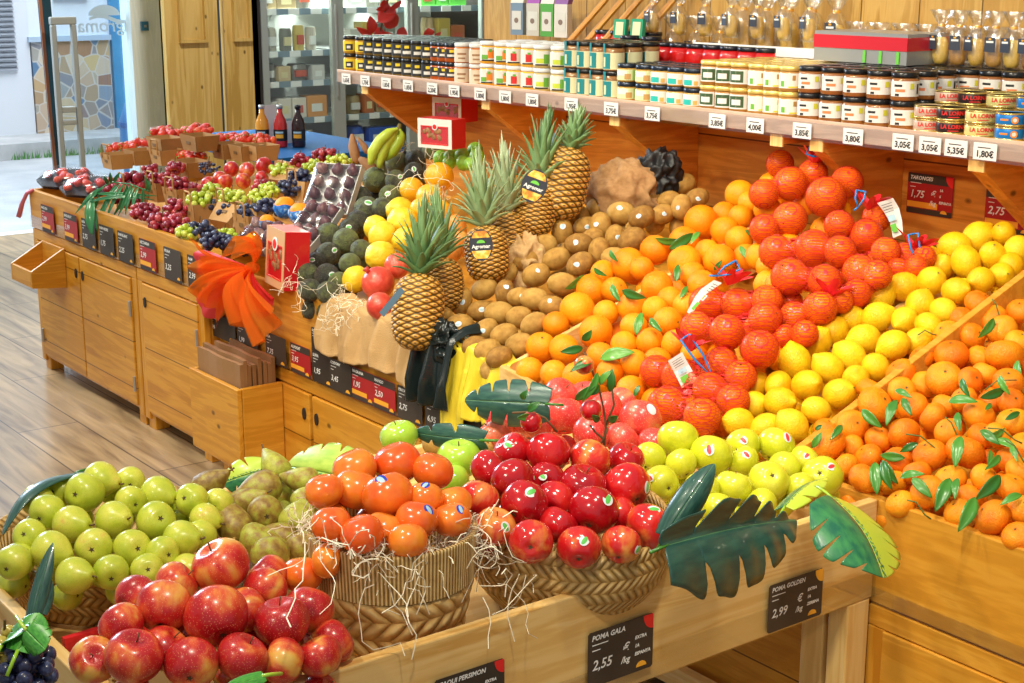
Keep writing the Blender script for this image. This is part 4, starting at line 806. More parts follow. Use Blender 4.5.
def netbag(g, label, knot, tie_px=None, tagpts=None, fold=1.0):
    its = POS[g]; c = sum((p for p, r in its), Vector())/len(its)
    t = thing('net_bag', label, 'net bag', c, 'red net bags of oranges')
    bm = bmesh.new()
    for p, r in its: bmesh.ops.create_icosphere(bm, subdivisions=3, radius=r*1.10+.001, matrix=Matrix.Translation(p-c))
    # short bridges between touching fruit so that the net is one skin
    for i, (p, r) in enumerate(its):
        for q, r2 in its[i+1:]:
            if (p-q).length < (r+r2)*1.5:
                m_ = (p+q)/2-c; bmesh.ops.create_icosphere(bm, subdivisions=2, radius=min(r, r2)*.86, matrix=Matrix.Translation(m_))
    me = bpy.data.meshes.new('net'); bm.to_mesh(me); bm.free()
    net = obj('net', me, NET, t); rm = net.modifiers.new('skin', 'REMESH'); rm.mode = 'VOXEL'; rm.voxel_size = .0055; rm.use_smooth_shade = True
    sm_o = net.modifiers.new('relax', 'SMOOTH'); sm_o.iterations = 6; sm_o.factor = .6
    kp = min(its, key=lambda q: (pix(q[0])[0]-knot[0])**2+(pix(q[0])[1]-knot[1])**2); d = depth(kp[0])-kp[1]*.6; kc = CAM+ray(*knot)*d
    r, u, n = view_axes(kc); o = ruffle('gathered_top', kc-c-u*.012, u*.9+r*.2*fold, .032, .042, 7, NETS, t, seed=len(label))
    if tie_px: q = tie(t, tie_px[0], tie_px[1], d-.03); q.location = -c
    lab = {'bagA': 'orange inside the tallest red net bag', 'bagB': 'orange inside the net bag by the white paper tag', 'bagC': 'orange inside the smallest net bag before the lemons', 'bagD': 'orange inside the middle net bag with the white strip', 'bagE': 'orange inside the low net bag under the tallest one', 'bagF': 'orange inside the front net bag with the square tag'}[g]
    for i, (p, r_) in enumerate(its): put('orange', p, r_*1.06, label=lab, group=lab, cat='orange')
    if tagpts:   # paper tag: list of pixel pairs (left, right) down the strip
        vs = []; nn = len(tagpts)
        for k, (a, b) in enumerate(tagpts):
            for q in (a, b): vs.append(CAM+ray(*q)*(d-.035+.006*sin(k*1.5))-c)
        fs = [(2*k, 2*k+1, 2*k+3, 2*k+2) for k in range(nn-1)]
        tg = obj('paper_tag', MB().add(vs, fs), M['offw'], t); sm = tg.modifiers.new('thick', 'SOLIDIFY'); sm.thickness = .0008
        A, B = vs[0], vs[1]; Cc, Dd = vs[-2], vs[-1]; nrm = (B-A).cross(Cc-A).normalized()
        if nrm.dot(CAM-(A+c)) < 0: nrm = -nrm
        def patch(s0, s1, t0, t1, m, nm):
            q = [A.lerp(B, s).lerp(Cc.lerp(Dd, s), tt)+nrm*.006 for s, tt in ((s0, t0), (s1, t0), (s1, t1), (s0, t1))]; obj(nm, MB().add(q, [(0, 1, 2, 3)]), m, tg)
        if abs((Cc-A).length) > .03 and len(tagpts) < 5:
            patch(.2, .75, .42, .58, stickm['teal'], 'emblem'); patch(.35, .55, .44, .56, M['yellowink'], 'emblem'); patch(.15, .62, .66, .88, M['greenink'], 'emblem')
            for k in range(4): patch(.15, .8, .1+.07*k, .115+.07*k, M['blackink'], 'small_print')
    return t
netbag('bagA', 'tallest red net bag of oranges standing against the shelf brackets', (814, 160), ((808, 150), (822, 156)))
netbag('bagB', 'red net bag of oranges with a long white paper tag by the back wall', (868, 205), ((861, 191), (858, 207)), [((877, 203), (893, 198)), ((884, 212), (899, 208)), ((890, 222), (902, 221)), ((893, 238), (903, 234))])
netbag('bagC', 'smallest red net bag of oranges lying behind the lemons', (914, 246), ((913, 234), (918, 263)))
netbag('bagE', 'low red net bag of oranges squeezed under the tallest bag', (830, 292))
netbag('bagD', 'middle red net bag of oranges with a narrow white strip', (728, 280), ((738, 265), (716, 276)), [((714, 280), (722, 283)), ((701, 289), (706, 294)), ((695, 297), (700, 300)), ((687, 312), (691, 316))])
netbag('bagF', 'front red net bag of oranges with a square white tag', (690, 346), ((685, 337), (714, 379)), [((668, 361), (682, 352)), ((674, 372), (689, 365)), ((682, 388), (698, 380))])

# ------------------------------------------------------------------ baskets
def weave_mat(name, stops, kind):
    m, nt, b = newmat(name); L = nt.links; uv = N(nt, 'ShaderNodeUVMap'); sp = N(nt, 'ShaderNodeSeparateXYZ'); L.new(uv.outputs[0], sp.inputs[0])
    def mth(op, a, bb=None, c=None):
        n = N(nt, 'ShaderNodeMath', operation=op)
        for i, x in enumerate((a, bb, c)):
            if x is None: continue
            if isinstance(x, (int, float)): n.inputs[i].default_value = x
            else: L.new(x, n.inputs[i])
        return n.outputs[0]
    U, V = sp.outputs[0], sp.outputs[1]
    if kind == 'cord': h = mth('ABSOLUTE', mth('SINE', mth('MULTIPLY', U, PI)))
    else:   # chevron braid: diagonal strands that alternate direction with each row
        row = mth('FLOOR', V); par = mth('PINGPONG', row, 1.0); sg = mth('SUBTRACT', mth('MULTIPLY', par, 2.0), 1.0)
        fv = mth('SUBTRACT', mth('FRACT', V), .5)
        ph = mth('ADD', U, mth('MULTIPLY', mth('MULTIPLY', fv, sg), 1.1))
        h = mth('MULTIPLY', mth('ABSOLUTE', mth('SINE', mth('MULTIPLY', ph, PI))), mth('SUBTRACT', 1.0, mth('MULTIPLY', mth('MULTIPLY', fv, fv), 2.6)))
    r = ramp(nt, stops); tc = N(nt, 'ShaderNodeTexCoord'); no = N(nt, 'ShaderNodeTexNoise'); no.inputs['Scale'].default_value = 55; L.new(tc.outputs['Object'], no.inputs['Vector'])
    L.new(mth('MULTIPLY_ADD', no.outputs['Fac'], .5, mth('MULTIPLY', h, .62)), r.inputs[0]); L.new(r.outputs[0], b.inputs['Base Color']); b.inputs['Roughness'].default_value = .6
    bp = N(nt, 'ShaderNodeBump'); bp.inputs['Strength'].default_value = .9; bp.inputs['Distance'].default_value = .006; L.new(h, bp.inputs['Height']); L.new(bp.outputs[0], b.inputs['Normal']); return m
STRAW = [(.15, (.26, .11, .02)), (.4, (.58, .33, .09)), (.7, (.78, .52, .19)), (1, (.86, .66, .30))]
def ring_wall(name, c, r0, r1, z0, z1, mat, parent, nu, nv, sq=1.0, rot=0, wob=0, bulge=0, th=.006, geo=None, dz=None):
    """elliptic wall from (r0 at z0) to (r1 at z1); uv in strand counts; geo adds real relief"""
    n = 240; m = 14; vs = []; uvs = []
    for side in (0, 1):
        for j in range(m+1):
            t = j/m; t2 = t if side == 0 else 1-t; rr = r0+(r1-r0)*t2+bulge*sin(PI*t2)-side*th
            for i in range(n):
                a = 2*PI*i/n; k = 1+wob*sin(3*a+1); x = rr*k*cos(a); y = rr*k*sq*sin(a)
                g = geo(a, t2)*(1-side) if geo else 0; x += g*cos(a); y += g*sin(a)
                vs.append((c[0]+x*cos(rot)-y*sin(rot), c[1]+x*sin(rot)+y*cos(rot), c[2]+z0+(z1-z0)*t2+(dz(a)*t2 if dz else 0))); uvs.append((i/n*nu, t2*nv))
    rows = 2*(m+1); fs = [(j*n+i, j*n+(i+1) % n, (j+1)*n+(i+1) % n, (j+1)*n+i) for j in range(rows-1) for i in range(n)]
    me = MB().add(vs, fs).mesh(name, True); ul = me.uv_layers.new(name='UVMap')
    for p in me.polygons:
        for li, vi in zip(p.loop_indices, p.vertices):
            u = uvs[vi][0]
            if p.index % n == n-1 and vi % n == 0: u = nu
            ul.data[li].uv = (u, uvs[vi][1])
    return obj(name, me, mat, parent)
CORD = weave_mat('sisal_cord', STRAW, 'cord'); BRAID = weave_mat('seagrass_braid', STRAW, 'braid'); PALM = weave_mat('palm_braid', [(.15, (.24, .12, .025)), (.45, (.55, .34, .10)), (.8, (.72, .50, .20)), (1, (.80, .62, .32))], 'braid')
basem = plain('basket_base', (.35, .2, .07), .8)
def disc(name, c, r, sq, z, mat, parent, rot=0):
    return obj(name, MB().prism([(c[0]+r*cos(a)*cos(rot)-r*sq*sin(a)*sin(rot), c[1]+r*cos(a)*sin(rot)+r*sq*sin(a)*cos(rot), z) for a in np.linspace(0, 2*PI, 40)[:-1]], (0, 0, .006)), mat, parent)
# tall persimmon basket
l_, r_ = atZ(311, 540, .845), atZ(492, 548, .845); W_ = (r_-l_).length/2
cc = (l_+r_)/2; cc = Vector((-.18, cc.y+.030, 0)); W_ *= .96
t = thing('wicker_basket', 'tall round seagrass basket with a corded rim holding persimmons', 'basket', (cc.x, cc.y, .62))
print('basket', cc, W_)
ring_wall('braided_wall', (0, 0, 0), W_*.76, W_*.96, .004, .145, BRAID, t, 26, 4, sq=.98, geo=lambda a, s: .004*abs(sin(2*PI*s*2))*abs(cos(13*a+(1 if int(s*4) % 2 else -1)*4*s)))
ring_wall('corded_rim', (0, 0, 0), W_*.975, W_, .145, .228, CORD, t, 130, 1, sq=.98, geo=lambda a, s: .0012*abs(sin(65*a)))
disc('base', (0, 0), W_*.77, .98, .001, basem, t)
# woven tray under the glossy apples
l_, r_ = atZ(484, 545, .765), atZ(686, 532, .765); cc = (l_+r_)/2; W2 = (r_-l_).length/2
t = thing('woven_tray', 'shallow oval palm-weave tray holding the shiny dark red apples', 'tray', (-.165, cc.y, .62)); print('tray', cc, W2)
ring_wall('woven_wall', (0, 0, 0), .13, .205, .004, .168, PALM, t, 70, 7, sq=W2/.205, dz=lambda a: .02*abs(sin(a))**3, bulge=.03)
disc('base', (0, 0), .125, W2/.195, .001, basem, t)
# pear tray
t = thing('woven_tray', 'shallow palm-weave tray holding the smooth green pears', 'tray', (-.715, -1.285, .62))
ring_wall('woven_wall', (0, 0, 0), .19, .235, .006, .115, PALM, t, 80, 5, sq=1.0, dz=lambda a: .012*abs(sin(a+.3))**2)
disc('base', (0, 0), .195, 1.0, .001, basem, t)
t = thing('woven_tray', 'small palm-weave tray under the corner heap of apples', 'tray', (-.21, -1.36, .62))
ring_wall('woven_wall', (0, 0, 0), .15, .17, .004, .05, PALM, t, 50, 3, sq=.85); disc('base', (0, 0), .155, .85, .001, basem, t)
t = thing('woven_tray', 'rough braided tray under the russet conference pears', 'tray', (-.68, -.93, .62))
ring_wall('woven_wall', (0, 0, 0), .15, .17, .004, .07, PALM, t, 50, 3, sq=.7); disc('base', (0, 0), .155, .7, .001, basem, t)
# red fruit box seen between the trays
p0, p1 = onP(48, 616, (.655, 0, 0)), onP(110, 617, (.655, 0, 0))
t = thing('carton', 'low red printed fruit carton between pear tray and apples', 'carton', (-.46, -1.38, .622)); t.rotation_euler.z = .05
obj('carton_wall', MB().box((0, -.12, 0), (.012, .2, .055)), skin('red_print', [(.35, (.35, .005, .01)), (.6, (.75, .02, .03))], 25, rough=.4, bump=0), t)
obj('carton_base', MB().box((-.03, -.12, 0), (0, .2, .006)), kraft, t)
text('ego', .035, M['chalk'], t, (.0135, .10, .028), (0, 1, 0), (0, 0, 1), bold=.002)
# ------------------------------------------------------------------ wood wool
strawm = plain('wood_wool', (.95, .88, .68), .6)
def wool(label, cen, n, spread, hang, seed, r=.0009, L=.09):
    rr = random.Random(seed); b = MB()
    for k in range(n):
        p = Vector(cen[rr.randrange(len(cen))])+Vector([rr.gauss(0, s) for s in spread]); d = Vector([rr.gauss(0, 1) for _ in range(3)]).normalized(); pts = [p]
        tw = Vector([rr.gauss(0, 1) for _ in range(3)]).normalized()
        for j in range(rr.randint(4, 9)):
            d = (d+Vector([rr.gauss(0, .45) for _ in range(3)])+d.cross(tw)*.55+Vector((0, 0, -hang))).normalized(); p = p+d*(L/7); pts.append(p)
        b.tube(pts, r*rr.uniform(.7, 1.3), 3)
    return tag(obj('wood_wool', b, strawm), label, 'wood wool', kind='stuff')
def onB(px, py, d): return CAM+ray(px, py)*d
db = 2.42
wool('pale curly wood wool along the rim of the persimmon basket', [atX(x, y, -.075 if x < 430 else -.10) for x, y in ((345, 548), (362, 556), (385, 560), (405, 558), (425, 552), (440, 546), (455, 540), (470, 536), (480, 532), (490, 530), (460, 552), (478, 550), (470, 528), (482, 545))], 190, (.008, .016, .006), .0, 3, L=.075)
wool('long loose wood wool strands over the rims and table edge', [atX(x, y, -.012) for x, y in ((378, 575), (420, 560), (470, 570), (485, 560), (500, 575), (530, 580), (325, 530), (315, 545), (480, 600), (520, 560))], 24, (.010, .014, .012), .55, 5, L=.15)
wool('wood wool wisps at the street side of the persimmon basket', [onB(x, y, db+.05) for x, y in ((300, 525), (312, 530), (318, 540), (308, 520))], 30, (.006, .010, .006), .1, 6, L=.07)
wool('pale wood wool spilling between avocados and burlap', [onP(x, y, (.75, 0, .3)) for x, y in ((345, 300), (352, 308), (340, 292), (335, 312), (330, 320), (360, 310))], 80, (.012, .012, .012), .15, 8, L=.08)
wool('thin wood wool wisps around the avocados and bananas', [onP(x, y, (.84, 0, .33)) for x, y in ((418, 175), (436, 165), (400, 150), (408, 190), (300, 285), (292, 275), (430, 145), (440, 190))], 50, (.012, .012, .012), .1, 9, L=.10)
# ------------------------------------------------------------------ leaves
def leaf_mat(name, c1, c2, vein, varieg=None):
    m, nt, b = newmat(name); L = nt.links; uv = N(nt, 'ShaderNodeUVMap'); sp = N(nt, 'ShaderNodeSeparateXYZ'); L.new(uv.outputs[0], sp.inputs[0])
    no = N(nt, 'ShaderNodeTexNoise'); no.inputs['Scale'].default_value = 6; no.inputs['Detail'].default_value = 5; L.new(uv.outputs[0], no.inputs['Vector'])
    r = ramp(nt, [(.35, c1), (.65, c2)]); L.new(no.outputs['Fac'], r.inputs[0]); col = r.outputs[0]
    ab = N(nt, 'ShaderNodeMath', operation='ABSOLUTE'); L.new(sp.outputs[1], ab.inputs[0])
    if varieg:
        n2 = N(nt, 'ShaderNodeTexNoise'); n2.inputs['Scale'].default_value = 22; n2.inputs['Detail'].default_value = 3; L.new(uv.outputs[0], n2.inputs['Vector'])
        ad = N(nt, 'ShaderNodeMath', operation='MULTIPLY_ADD'); L.new(n2.outputs['Fac'], ad.inputs[0]); ad.inputs[1].default_value = .9; s = N(nt, 'ShaderNodeMath', operation='MULTIPLY'); s.inputs[1].default_value = varieg[1]; L.new(sp.outputs[1], s.inputs[0]); L.new(s.outputs[0], ad.inputs[2])
        gt = N(nt, 'ShaderNodeMath', operation='GREATER_THAN'); gt.inputs[1].default_value = .58; L.new(ad.outputs[0], gt.inputs[0])
        mx = N(nt, 'ShaderNodeMix', data_type='RGBA'); L.new(gt.outputs[0], mx.inputs[0]); L.new(col, mx.inputs[6]); mx.inputs[7].default_value = (*varieg[0], 1); col = mx.outputs[2]
    lt = N(nt, 'ShaderNodeMath', operation='LESS_THAN'); lt.inputs[1].default_value = .018; L.new(ab.outputs[0], lt.inputs[0])
    mx = N(nt, 'ShaderNodeMix', data_type='RGBA'); L.new(lt.outputs[0], mx.inputs[0]); L.new(col, mx.inputs[6]); mx.inputs[7].default_value = (*vein, 1); L.new(mx.outputs[2], b.inputs['Base Color'])
    b.inputs['Roughness'].default_value = .32; b.inputs['Coat Weight'].default_value = .2; return m
LD = leaf_mat('dark_leaf', (.016, .065, .055), (.04, .12, .085), (.09, .22, .11)); LV = leaf_mat('variegated_leaf', (.012, .13, .07), (.05, .26, .08), (.45, .62, .08), ((.52, .68, .06), 1.6))
LV2 = leaf_mat('variegated_leaf_reverse', (.012, .13, .07), (.05, .26, .08), (.45, .62, .08), ((.52, .68, .06), -1.6)); LY = leaf_mat('yellow_green_leaf', (.35, .55, .06), (.52, .68, .10), (.2, .4, .05), ((.03, .22, .08), -1.4)); LG = leaf_mat('fresh_leaf', (.04, .24, .03), (.10, .42, .05), (.2, .5, .08))
def monstera(label, base, tip, side, W, lobes, mat, droopR=.0, droopL=.0, arch=.0, slit=.6, name='monstera_leaf', cat='leaf', curve=None, wav=.0, wl=1.0):
    """base, tip: world points; side: rough world direction of the +V half; W half width"""
    base = Vector(base); tip = Vector(tip); ax = tip-base; Ln = ax.length; ax.normalize(); sd = Vector(side); sd = (sd-ax*sd.dot(ax)).normalized(); nm = ax.cross(sd)
    if nm.z < 0: nm = -nm
    vs = []; uv = []; nt_ = 120; ns = 9
    for half in (1, -1):
        for i in range(nt_+1):
            t = i/nt_; wv_ = W*(sin(PI*min(1, (t+.10)/1.10)**.72))**.75 if t < 1 else 0
            ph = (t*lobes) % 1.0; cut = 1.0
            if 0.06 < t < .92 and lobes: cut = 1-slit*ex(-((min(ph, 1-ph))/.085)**2)
            e = wv_*cut
            for j in range(ns+1):
                s = j/ns; y = e*s; x = (t*Ln*.96)+y*.55*(1-.55*t)-(.14*Ln*(1-t)**3)*(s**.5)
                dr = droopR if half > 0 else droopL; yy = y/W
                z = -dr*yy*yy*W + arch*sin(PI*min(1, x/Ln)) + .01*sin(t*lobes*2*PI)*s*wav
                lat = y*(1-.28*abs(dr)*yy)*(wl if half < 0 else 1)
                vs.append(base+ax*x+sd*(half*lat)+nm*z); uv.append((x/Ln, half*y/W))
    n1 = (nt_+1)*(ns+1); fs = []
    for h in (0, 1):
        for i in range(nt_):
            for j in range(ns):
                q = [h*n1+i*(ns+1)+j, h*n1+(i+1)*(ns+1)+j, h*n1+(i+1)*(ns+1)+j+1, h*n1+i*(ns+1)+j+1]; fs.append(tuple(q if h == 0 else q[::-1]))
    me = MB().add(vs, fs).mesh(name, True); ul = me.uv_layers.new(name='UVMap')
    for p in me.polygons:
        for li, vi in zip(p.loop_indices, p.vertices): ul.data[li].uv = uv[vi]
    o = obj('blade', me, mat); so = o.modifiers.new('thick', 'SOLIDIFY'); so.thickness = .0016
    t_ = thing(name, label, cat, base); o.parent = t_; o.location = -base
    st = MB().tube([Vector((0, 0, 0)), -ax*.015-nm*.004, -ax*.035-nm*.012], .0028, 6); obj('stalk', st, K['granny'] if mat is not LD else leafm, t_, smooth=True)
    return t_
vr, vu, vn = view_axes(atZ(730, 530, .76))
monstera('dark green split leaf hanging over the front board beside the apple tray', onB(668, 545, 2.38), onB(800, 520, 2.64), (1, -.1, -.62), .100, 5, LD, droopR=.75, droopL=-.55, arch=.012, slit=.55, wav=.5, wl=.28)
monstera('variegated yellow and green split leaf hanging at the table corner', onB(832, 498, 2.58), onB(884, 582, 2.48), (.75, -.75, -.25), .105, 5, LV2, droopR=.45, droopL=.05, arch=.015, slit=.45)
monstera('curled dark leaf standing up between red and yellow apples', onB(668, 532, 2.46), onB(716, 462, 2.50), (.6, .7, .0), .030, 0, LD, droopR=.8, droopL=.6, arch=.02)
monstera('variegated leaf lying on the golden apples beside the divider', onB(786, 505, 2.64), onB(828, 478, 2.80), (.8, -.5, .2), .035, 4, LV, droopR=.4, droopL=.4, arch=.01)
monstera('dark split leaf behind the pinkish apples below the yellow cloth', onB(545, 404, 2.95), onB(462, 400, 3.05), (.3, -.2, -1), .055, 5, LD, droopR=.4, droopL=.5, arch=.015)
monstera('dark leaf behind the bright green apples', onB(480, 440, 2.85), onB(410, 432, 2.95), (.3, 0, -1), .03, 3, LD, droopR=.4, droopL=.4, arch=.01)
monstera('yellow green leaf lying behind the russet pears', onB(352, 478, 2.95), onB(285, 466, 3.1), (-.8, .2, .5), .075, 4, LY, droopR=.4, droopL=.4, arch=.01, slit=.3)
monstera('small two-tone leaf beside the bag holder and pears', onB(268, 470, 3.0), onB(222, 484, 3.0), (-.6, 0, .8), .045, 3, LV, droopR=.4, droopL=.4, arch=.01)
monstera('long dark leaf draped around the back of the pear tray', onB(74, 474, 2.75), onB(2, 540, 2.6), (-.4, -.5, -.4), .035, 0, LD, droopR=.6, droopL=.4, arch=.035)
monstera('narrow dark pointed leaf standing before the pear tray', onB(32, 622, 2.15), onB(54, 540, 2.2), (.4, .8, 0), .014, 0, LD, droopR=.5, droopL=.5, arch=.006)
monstera('second narrow dark leaf crossing the pointed one', onB(42, 612, 2.16), onB(50, 575, 2.18), (.4, .8, 0), .012, 0, LD, droopR=.5, droopL=.5)
# citrus leaves among oranges and mandarins: (base px, tip px, half width)
CL = [(766, 488, 829, 475, 'orange')]
def small_leaf(label, a, b, w_, mat=leafm, d=None, seed=0):
    a = Vector(a); b = Vector(b); ax = b-a; Ln = ax.length; ax.normalize(); v = (CAM-a).normalized(); rr = random.Random(seed); tilt = rr.uniform(-.7, .7)
    sd = ax.cross(v).normalized(); sd = (sd*cos(tilt)+v*sin(tilt)).normalized(); nm = sd.cross(ax); 
    if nm.dot(v) < 0: nm = -nm
    vs = []; n = 12
    for i in range(n+1):
        t = i/n; e = w_*sin(PI*t**.85)**.8 if 0 < t < 1 else 0.0003; bow = .12*Ln*sin(PI*t)
        for s in (-1, -.5, 0, .5, 1): vs.append(a+ax*(Ln*t)+sd*(e*s)+nm*(bow+abs(s)*e*.35))
    fs = [(i*5+j, i*5+j+1, (i+1)*5+j+1, (i+1)*5+j) for i in range(n) for j in range(4)]
    o = obj('citrus_leaf', MB().add(vs, fs), mat, smooth=True); s = o.modifiers.new('thick', 'SOLIDIFY'); s.thickness = .0006
    return tag(o, label, 'leaf')
LF = [('orange', [(770, 237, 745, 230, 0), (594, 268, 607, 276, 0), (583, 275, 565, 289, 0), (622, 290, 646, 298, 0), (612, 284, 620, 302, 0), (636, 335, 642, 312, 0), (600, 359, 635, 352, 0), (669, 249, 693, 233, 0), (700, 232, 690, 244, 0), (676, 282, 678, 264, 0), (680, 298, 688, 286, 0), (714, 270, 722, 260, 0), (740, 246, 748, 260, 0), (640, 385, 634, 398, 0), (610, 250, 618, 262, 0), (680, 240, 655, 238, 0), (650, 318, 662, 332, 0)]),
      ('mandarin', [(994, 318, 978, 338, 0), (962, 378, 970, 398, 0), (948, 402, 978, 402, 0), (958, 412, 960, 432, 0), (980, 398, 1005, 388, 0), (985, 410, 992, 404, 0), (895, 390, 912, 398, 0), (862, 409, 882, 428, 0), (897, 400, 886, 426, 0), (902, 398, 912, 416, 0), (905, 458, 880, 455, 0), (918, 443, 900, 452, 0), (875, 462, 877, 495, 0), (882, 460, 898, 484, 0), (884, 462, 892, 490, 0), (900, 478, 925, 474, 0), (961, 436, 955, 468, 0), (950, 478, 935, 512, 0), (958, 478, 955, 500, 0), (975, 497, 958, 532, 0), (974, 515, 968, 500, 0), (985, 440, 1005, 428, 0), (990, 450, 988, 465, 0), (995, 440, 1018, 450, 0), (1000, 475, 975, 500, 0), (1012, 445, 1018, 462, 0), (1000, 455, 985, 470, 0), (980, 430, 1000, 445, 0), (1022, 495, 1000, 505, 0), (815, 430, 822, 425, 0), (812, 448, 822, 432, 0), (1018, 360, 1023, 385, 0), (1000, 375, 1010, 395, 0), (912, 478, 932, 498, 0), (842, 425, 830, 440, 0), (1005, 420, 1020, 412, 0)])]
for g, rows in LF:
    for k, (x0, y0, x1, y1, _) in enumerate(rows):
        def near_d(x, y):
            best = None
            for gg in (g, 'bagF', 'lemon'):
                for p, r in POS[gg]:
                    a = pix(p); rp = r*FPX/depth(p); dd = math.hypot(a[0]-x, a[1]-y)
                    if dd < rp*1.25:
                        z = depth(p)-r*math.sqrt(max(0, 1-(dd/rp)**2)) if dd < rp else depth(p)
                        best = z if best is None else min(best, z)
            return (best if best else depth(onP(x, y, PLANES[g])))-.012
        da, db_ = near_d(x0, y0), near_d(x1, y1); m_ = min(da, db_)
        da = min(da, m_+.03); db_ = min(db_, m_+.03)
        Lp = math.hypot(x1-x0, y1-y0)*m_/FPX
        small_leaf(f'small green leaf on {"the mandarins" if g == "mandarin" else "the loose oranges"}, {ORD[k % 30]+("" if k < 30 else " plus")} counted from the {"back row" if g == "mandarin" else "kiwi side"}', onB(x0, y0, da), onB(x1, y1, db_), max(.005, Lp*.19), seed=k)
# thin twigs on mandarins
tw = plain('green_twig', (.10, .16, .03), .6)
TW = [(992, 299, 1000, 318, 1), (906, 434, 935, 448, 0), (945, 417, 958, 438, 0), (985, 390, 1010, 380, 0), (918, 335, 932, 334, 0), (907, 500, 925, 515, 0), (1005, 440, 1024, 462, 0), (988, 428, 1015, 440, 0)]
for k, (x0, y0, x1, y1, _) in enumerate(TW):
    d = min(depth(onP(x0, y0, PLANES['mandarin'])), depth(onP(x1, y1, PLANES['mandarin'])))-.045; a = onB(x0, y0, d); b = onB(x1, y1, d); m = (a+b)/2+UP*.01
    tag(obj('twig', MB().tube([a, m, b, b+(b-m)*.3+RT*.006], .0016, 5), tw, smooth=True), f'thin green twig lying on the mandarins, {ORD[k]} one from the back', 'twig')
# cherry sprig rising between red apples and oranges
t = thing('berry_sprig', 'artificial sprig with three glossy red crab apples and small leaves', 'sprig', onB(604, 448, 2.78)); o0 = t.location.copy()
def spt(x, y, d=2.74): return onB(x, y, d)-o0
for nm_, pts in (('stem', [(604, 446), (606, 425), (603, 405), (598, 385), (590, 365), (585, 352)]), ('twig', [(606, 425), (614, 405), (612, 390)]), ('twig', [(604, 440), (595, 432), (590, 425)]), ('twig', [(600, 446), (605, 435), (608, 428)]), ('twig', [(557, 432), (545, 418), (530, 412), (512, 413)])):
    obj(nm_, MB().tube([spt(*q) for q in pts], .0022, 5), stemm, t, smooth=True)
for (x, y, r) in ((584, 365, 10), (591, 410, 11), (531, 422, 11)):
    me = SH['orange'].copy(); me.materials.clear(); me.materials.append(K['red']); b = obj('crab_apple', me, None, t, loc=spt(x, y, 2.72)); b.scale = (r*2.72/FPX,)*3
for (x0, y0, x1, y1) in ((583, 348, 560, 352), (592, 362, 570, 372), (582, 340, 592, 330), (600, 385, 612, 370), (600, 385, 585, 395), (610, 392, 612, 368), (598, 372, 582, 402), (600, 420, 592, 415), (523, 400, 527, 390), (530, 415, 517, 418), (528, 412, 540, 402), (608, 420, 618, 416), (575, 400, 590, 386)):
    l = small_leaf(None, spt(x0, y0, 2.71)+o0, spt(x1, y1, 2.70)+o0, .008, leafm, seed=x0); l.parent = t; l.location = -o0; l.name = 'sprig_leaf'; del l['category']
# bottom corner: grape bunch with leaves
M['bgrape'] = skin('blue_grape', [(.3, (.012, .012, .04)), (.6, (.03, .04, .11)), (.85, (.10, .13, .25))], 2, rough=.35, bump=0, coat=.2)
M['rgrape'] = skin('red_grape', [(.3, (.22, .008, .03)), (.6, (.42, .02, .05)), (.85, (.62, .10, .10))], 2, rough=.25, bump=0, coat=.3, vary=.5)
M['ggrape'] = skin('green_grape', [(.3, (.38, .50, .03)), (.6, (.55, .64, .06)), (.85, (.70, .72, .16))], 2, rough=.25, bump=0, coat=.3, vary=.5)
BERRY = {}
def berry_mesh(mat):
    if mat.name not in BERRY:
        me = surf('berry', lambda p: sin(p), lambda p: 1.08*cos(p), 12, 8); me.materials.append(mat); BERRY[mat.name] = me
    return BERRY[mat.name]
def bunch(label, c, ext, n, r, mat, seed, group=None, stem=True):
    rr = random.Random(seed); t = thing('grape_bunch', label, 'grapes', c, group); acc = []
    for _ in range(2500):
        if len(acc) >= n: break
        q = Vector([rr.uniform(-1, 1) for _ in range(3)])
        if q.length > 1: continue
        q = Vector((q.x*ext[0], q.y*ext[1], q.z*ext[2]))
        if any((q-a).length < 1.55*r for a in acc): continue
        acc.append(q)
    for q in acc:
        b = bpy.data.objects.new('berry', berry_mesh(mat)); COL.objects.link(b); b.parent = t; b.location = q; b.scale = (r*rr.uniform(.9, 1.1),)*3; b.rotation_euler = (rr.uniform(0, 3), rr.uniform(0, 3), 0)
    if stem: obj('stem', MB().tube([Vector((0, 0, 0)), Vector((0, 0, ext[2]*.9)), Vector((.008, 0, ext[2]*1.3+.012))], .002, 5), stemm, t)
    return t
bunch('dark blue grape bunch in the near corner under green leaves', onB(28, 668, 2.03), (.035, .035, .04), 34, .0105, M['bgrape'], 4)
bunch('amber green grape bunch at the near corner of the table', onB(6, 652, 2.05), (.025, .035, .03), 18, .0105, skin('amber_grape', [(.3, (.45, .33, .04)), (.8, (.66, .58, .12))], 2, rough=.3, bump=0, coat=.3), 5)
monstera('fresh green vine leaf over the corner grapes', onB(18, 650, 2.0), onB(40, 612, 2.05), (.3, .8, 0), .030, 3, LG, droopR=.4, droopL=.4, slit=.25, name='vine_leaf')
monstera('fresh green vine leaf beside the dark blue grapes', onB(26, 630, 2.0), onB(46, 650, 1.98), (.5, .6, .4), .024, 3, LG, droopR=.4, droopL=.4, slit=.25, name='vine_leaf')
monstera('green vine leaf at the frame edge of the corner grapes', onB(2, 645, 2.0), onB(30, 622, 2.05), (.3, .5, .6), .024, 3, LG, droopR=.4, droopL=.4, slit=.25, name='vine_leaf')
monstera('small green leaf under the front corner apples', onB(262, 676, 2.02), onB(222, 690, 1.98), (.5, -.3, -.3), .014, 0, LG, droopR=.3, droopL=.3)
monstera('small green leaf tucked beside the loose persimmon', onB(288, 575, 2.42), onB(272, 566, 2.45), (.5, .3, .3), .012, 0, LG, droopR=.3, droopL=.3)
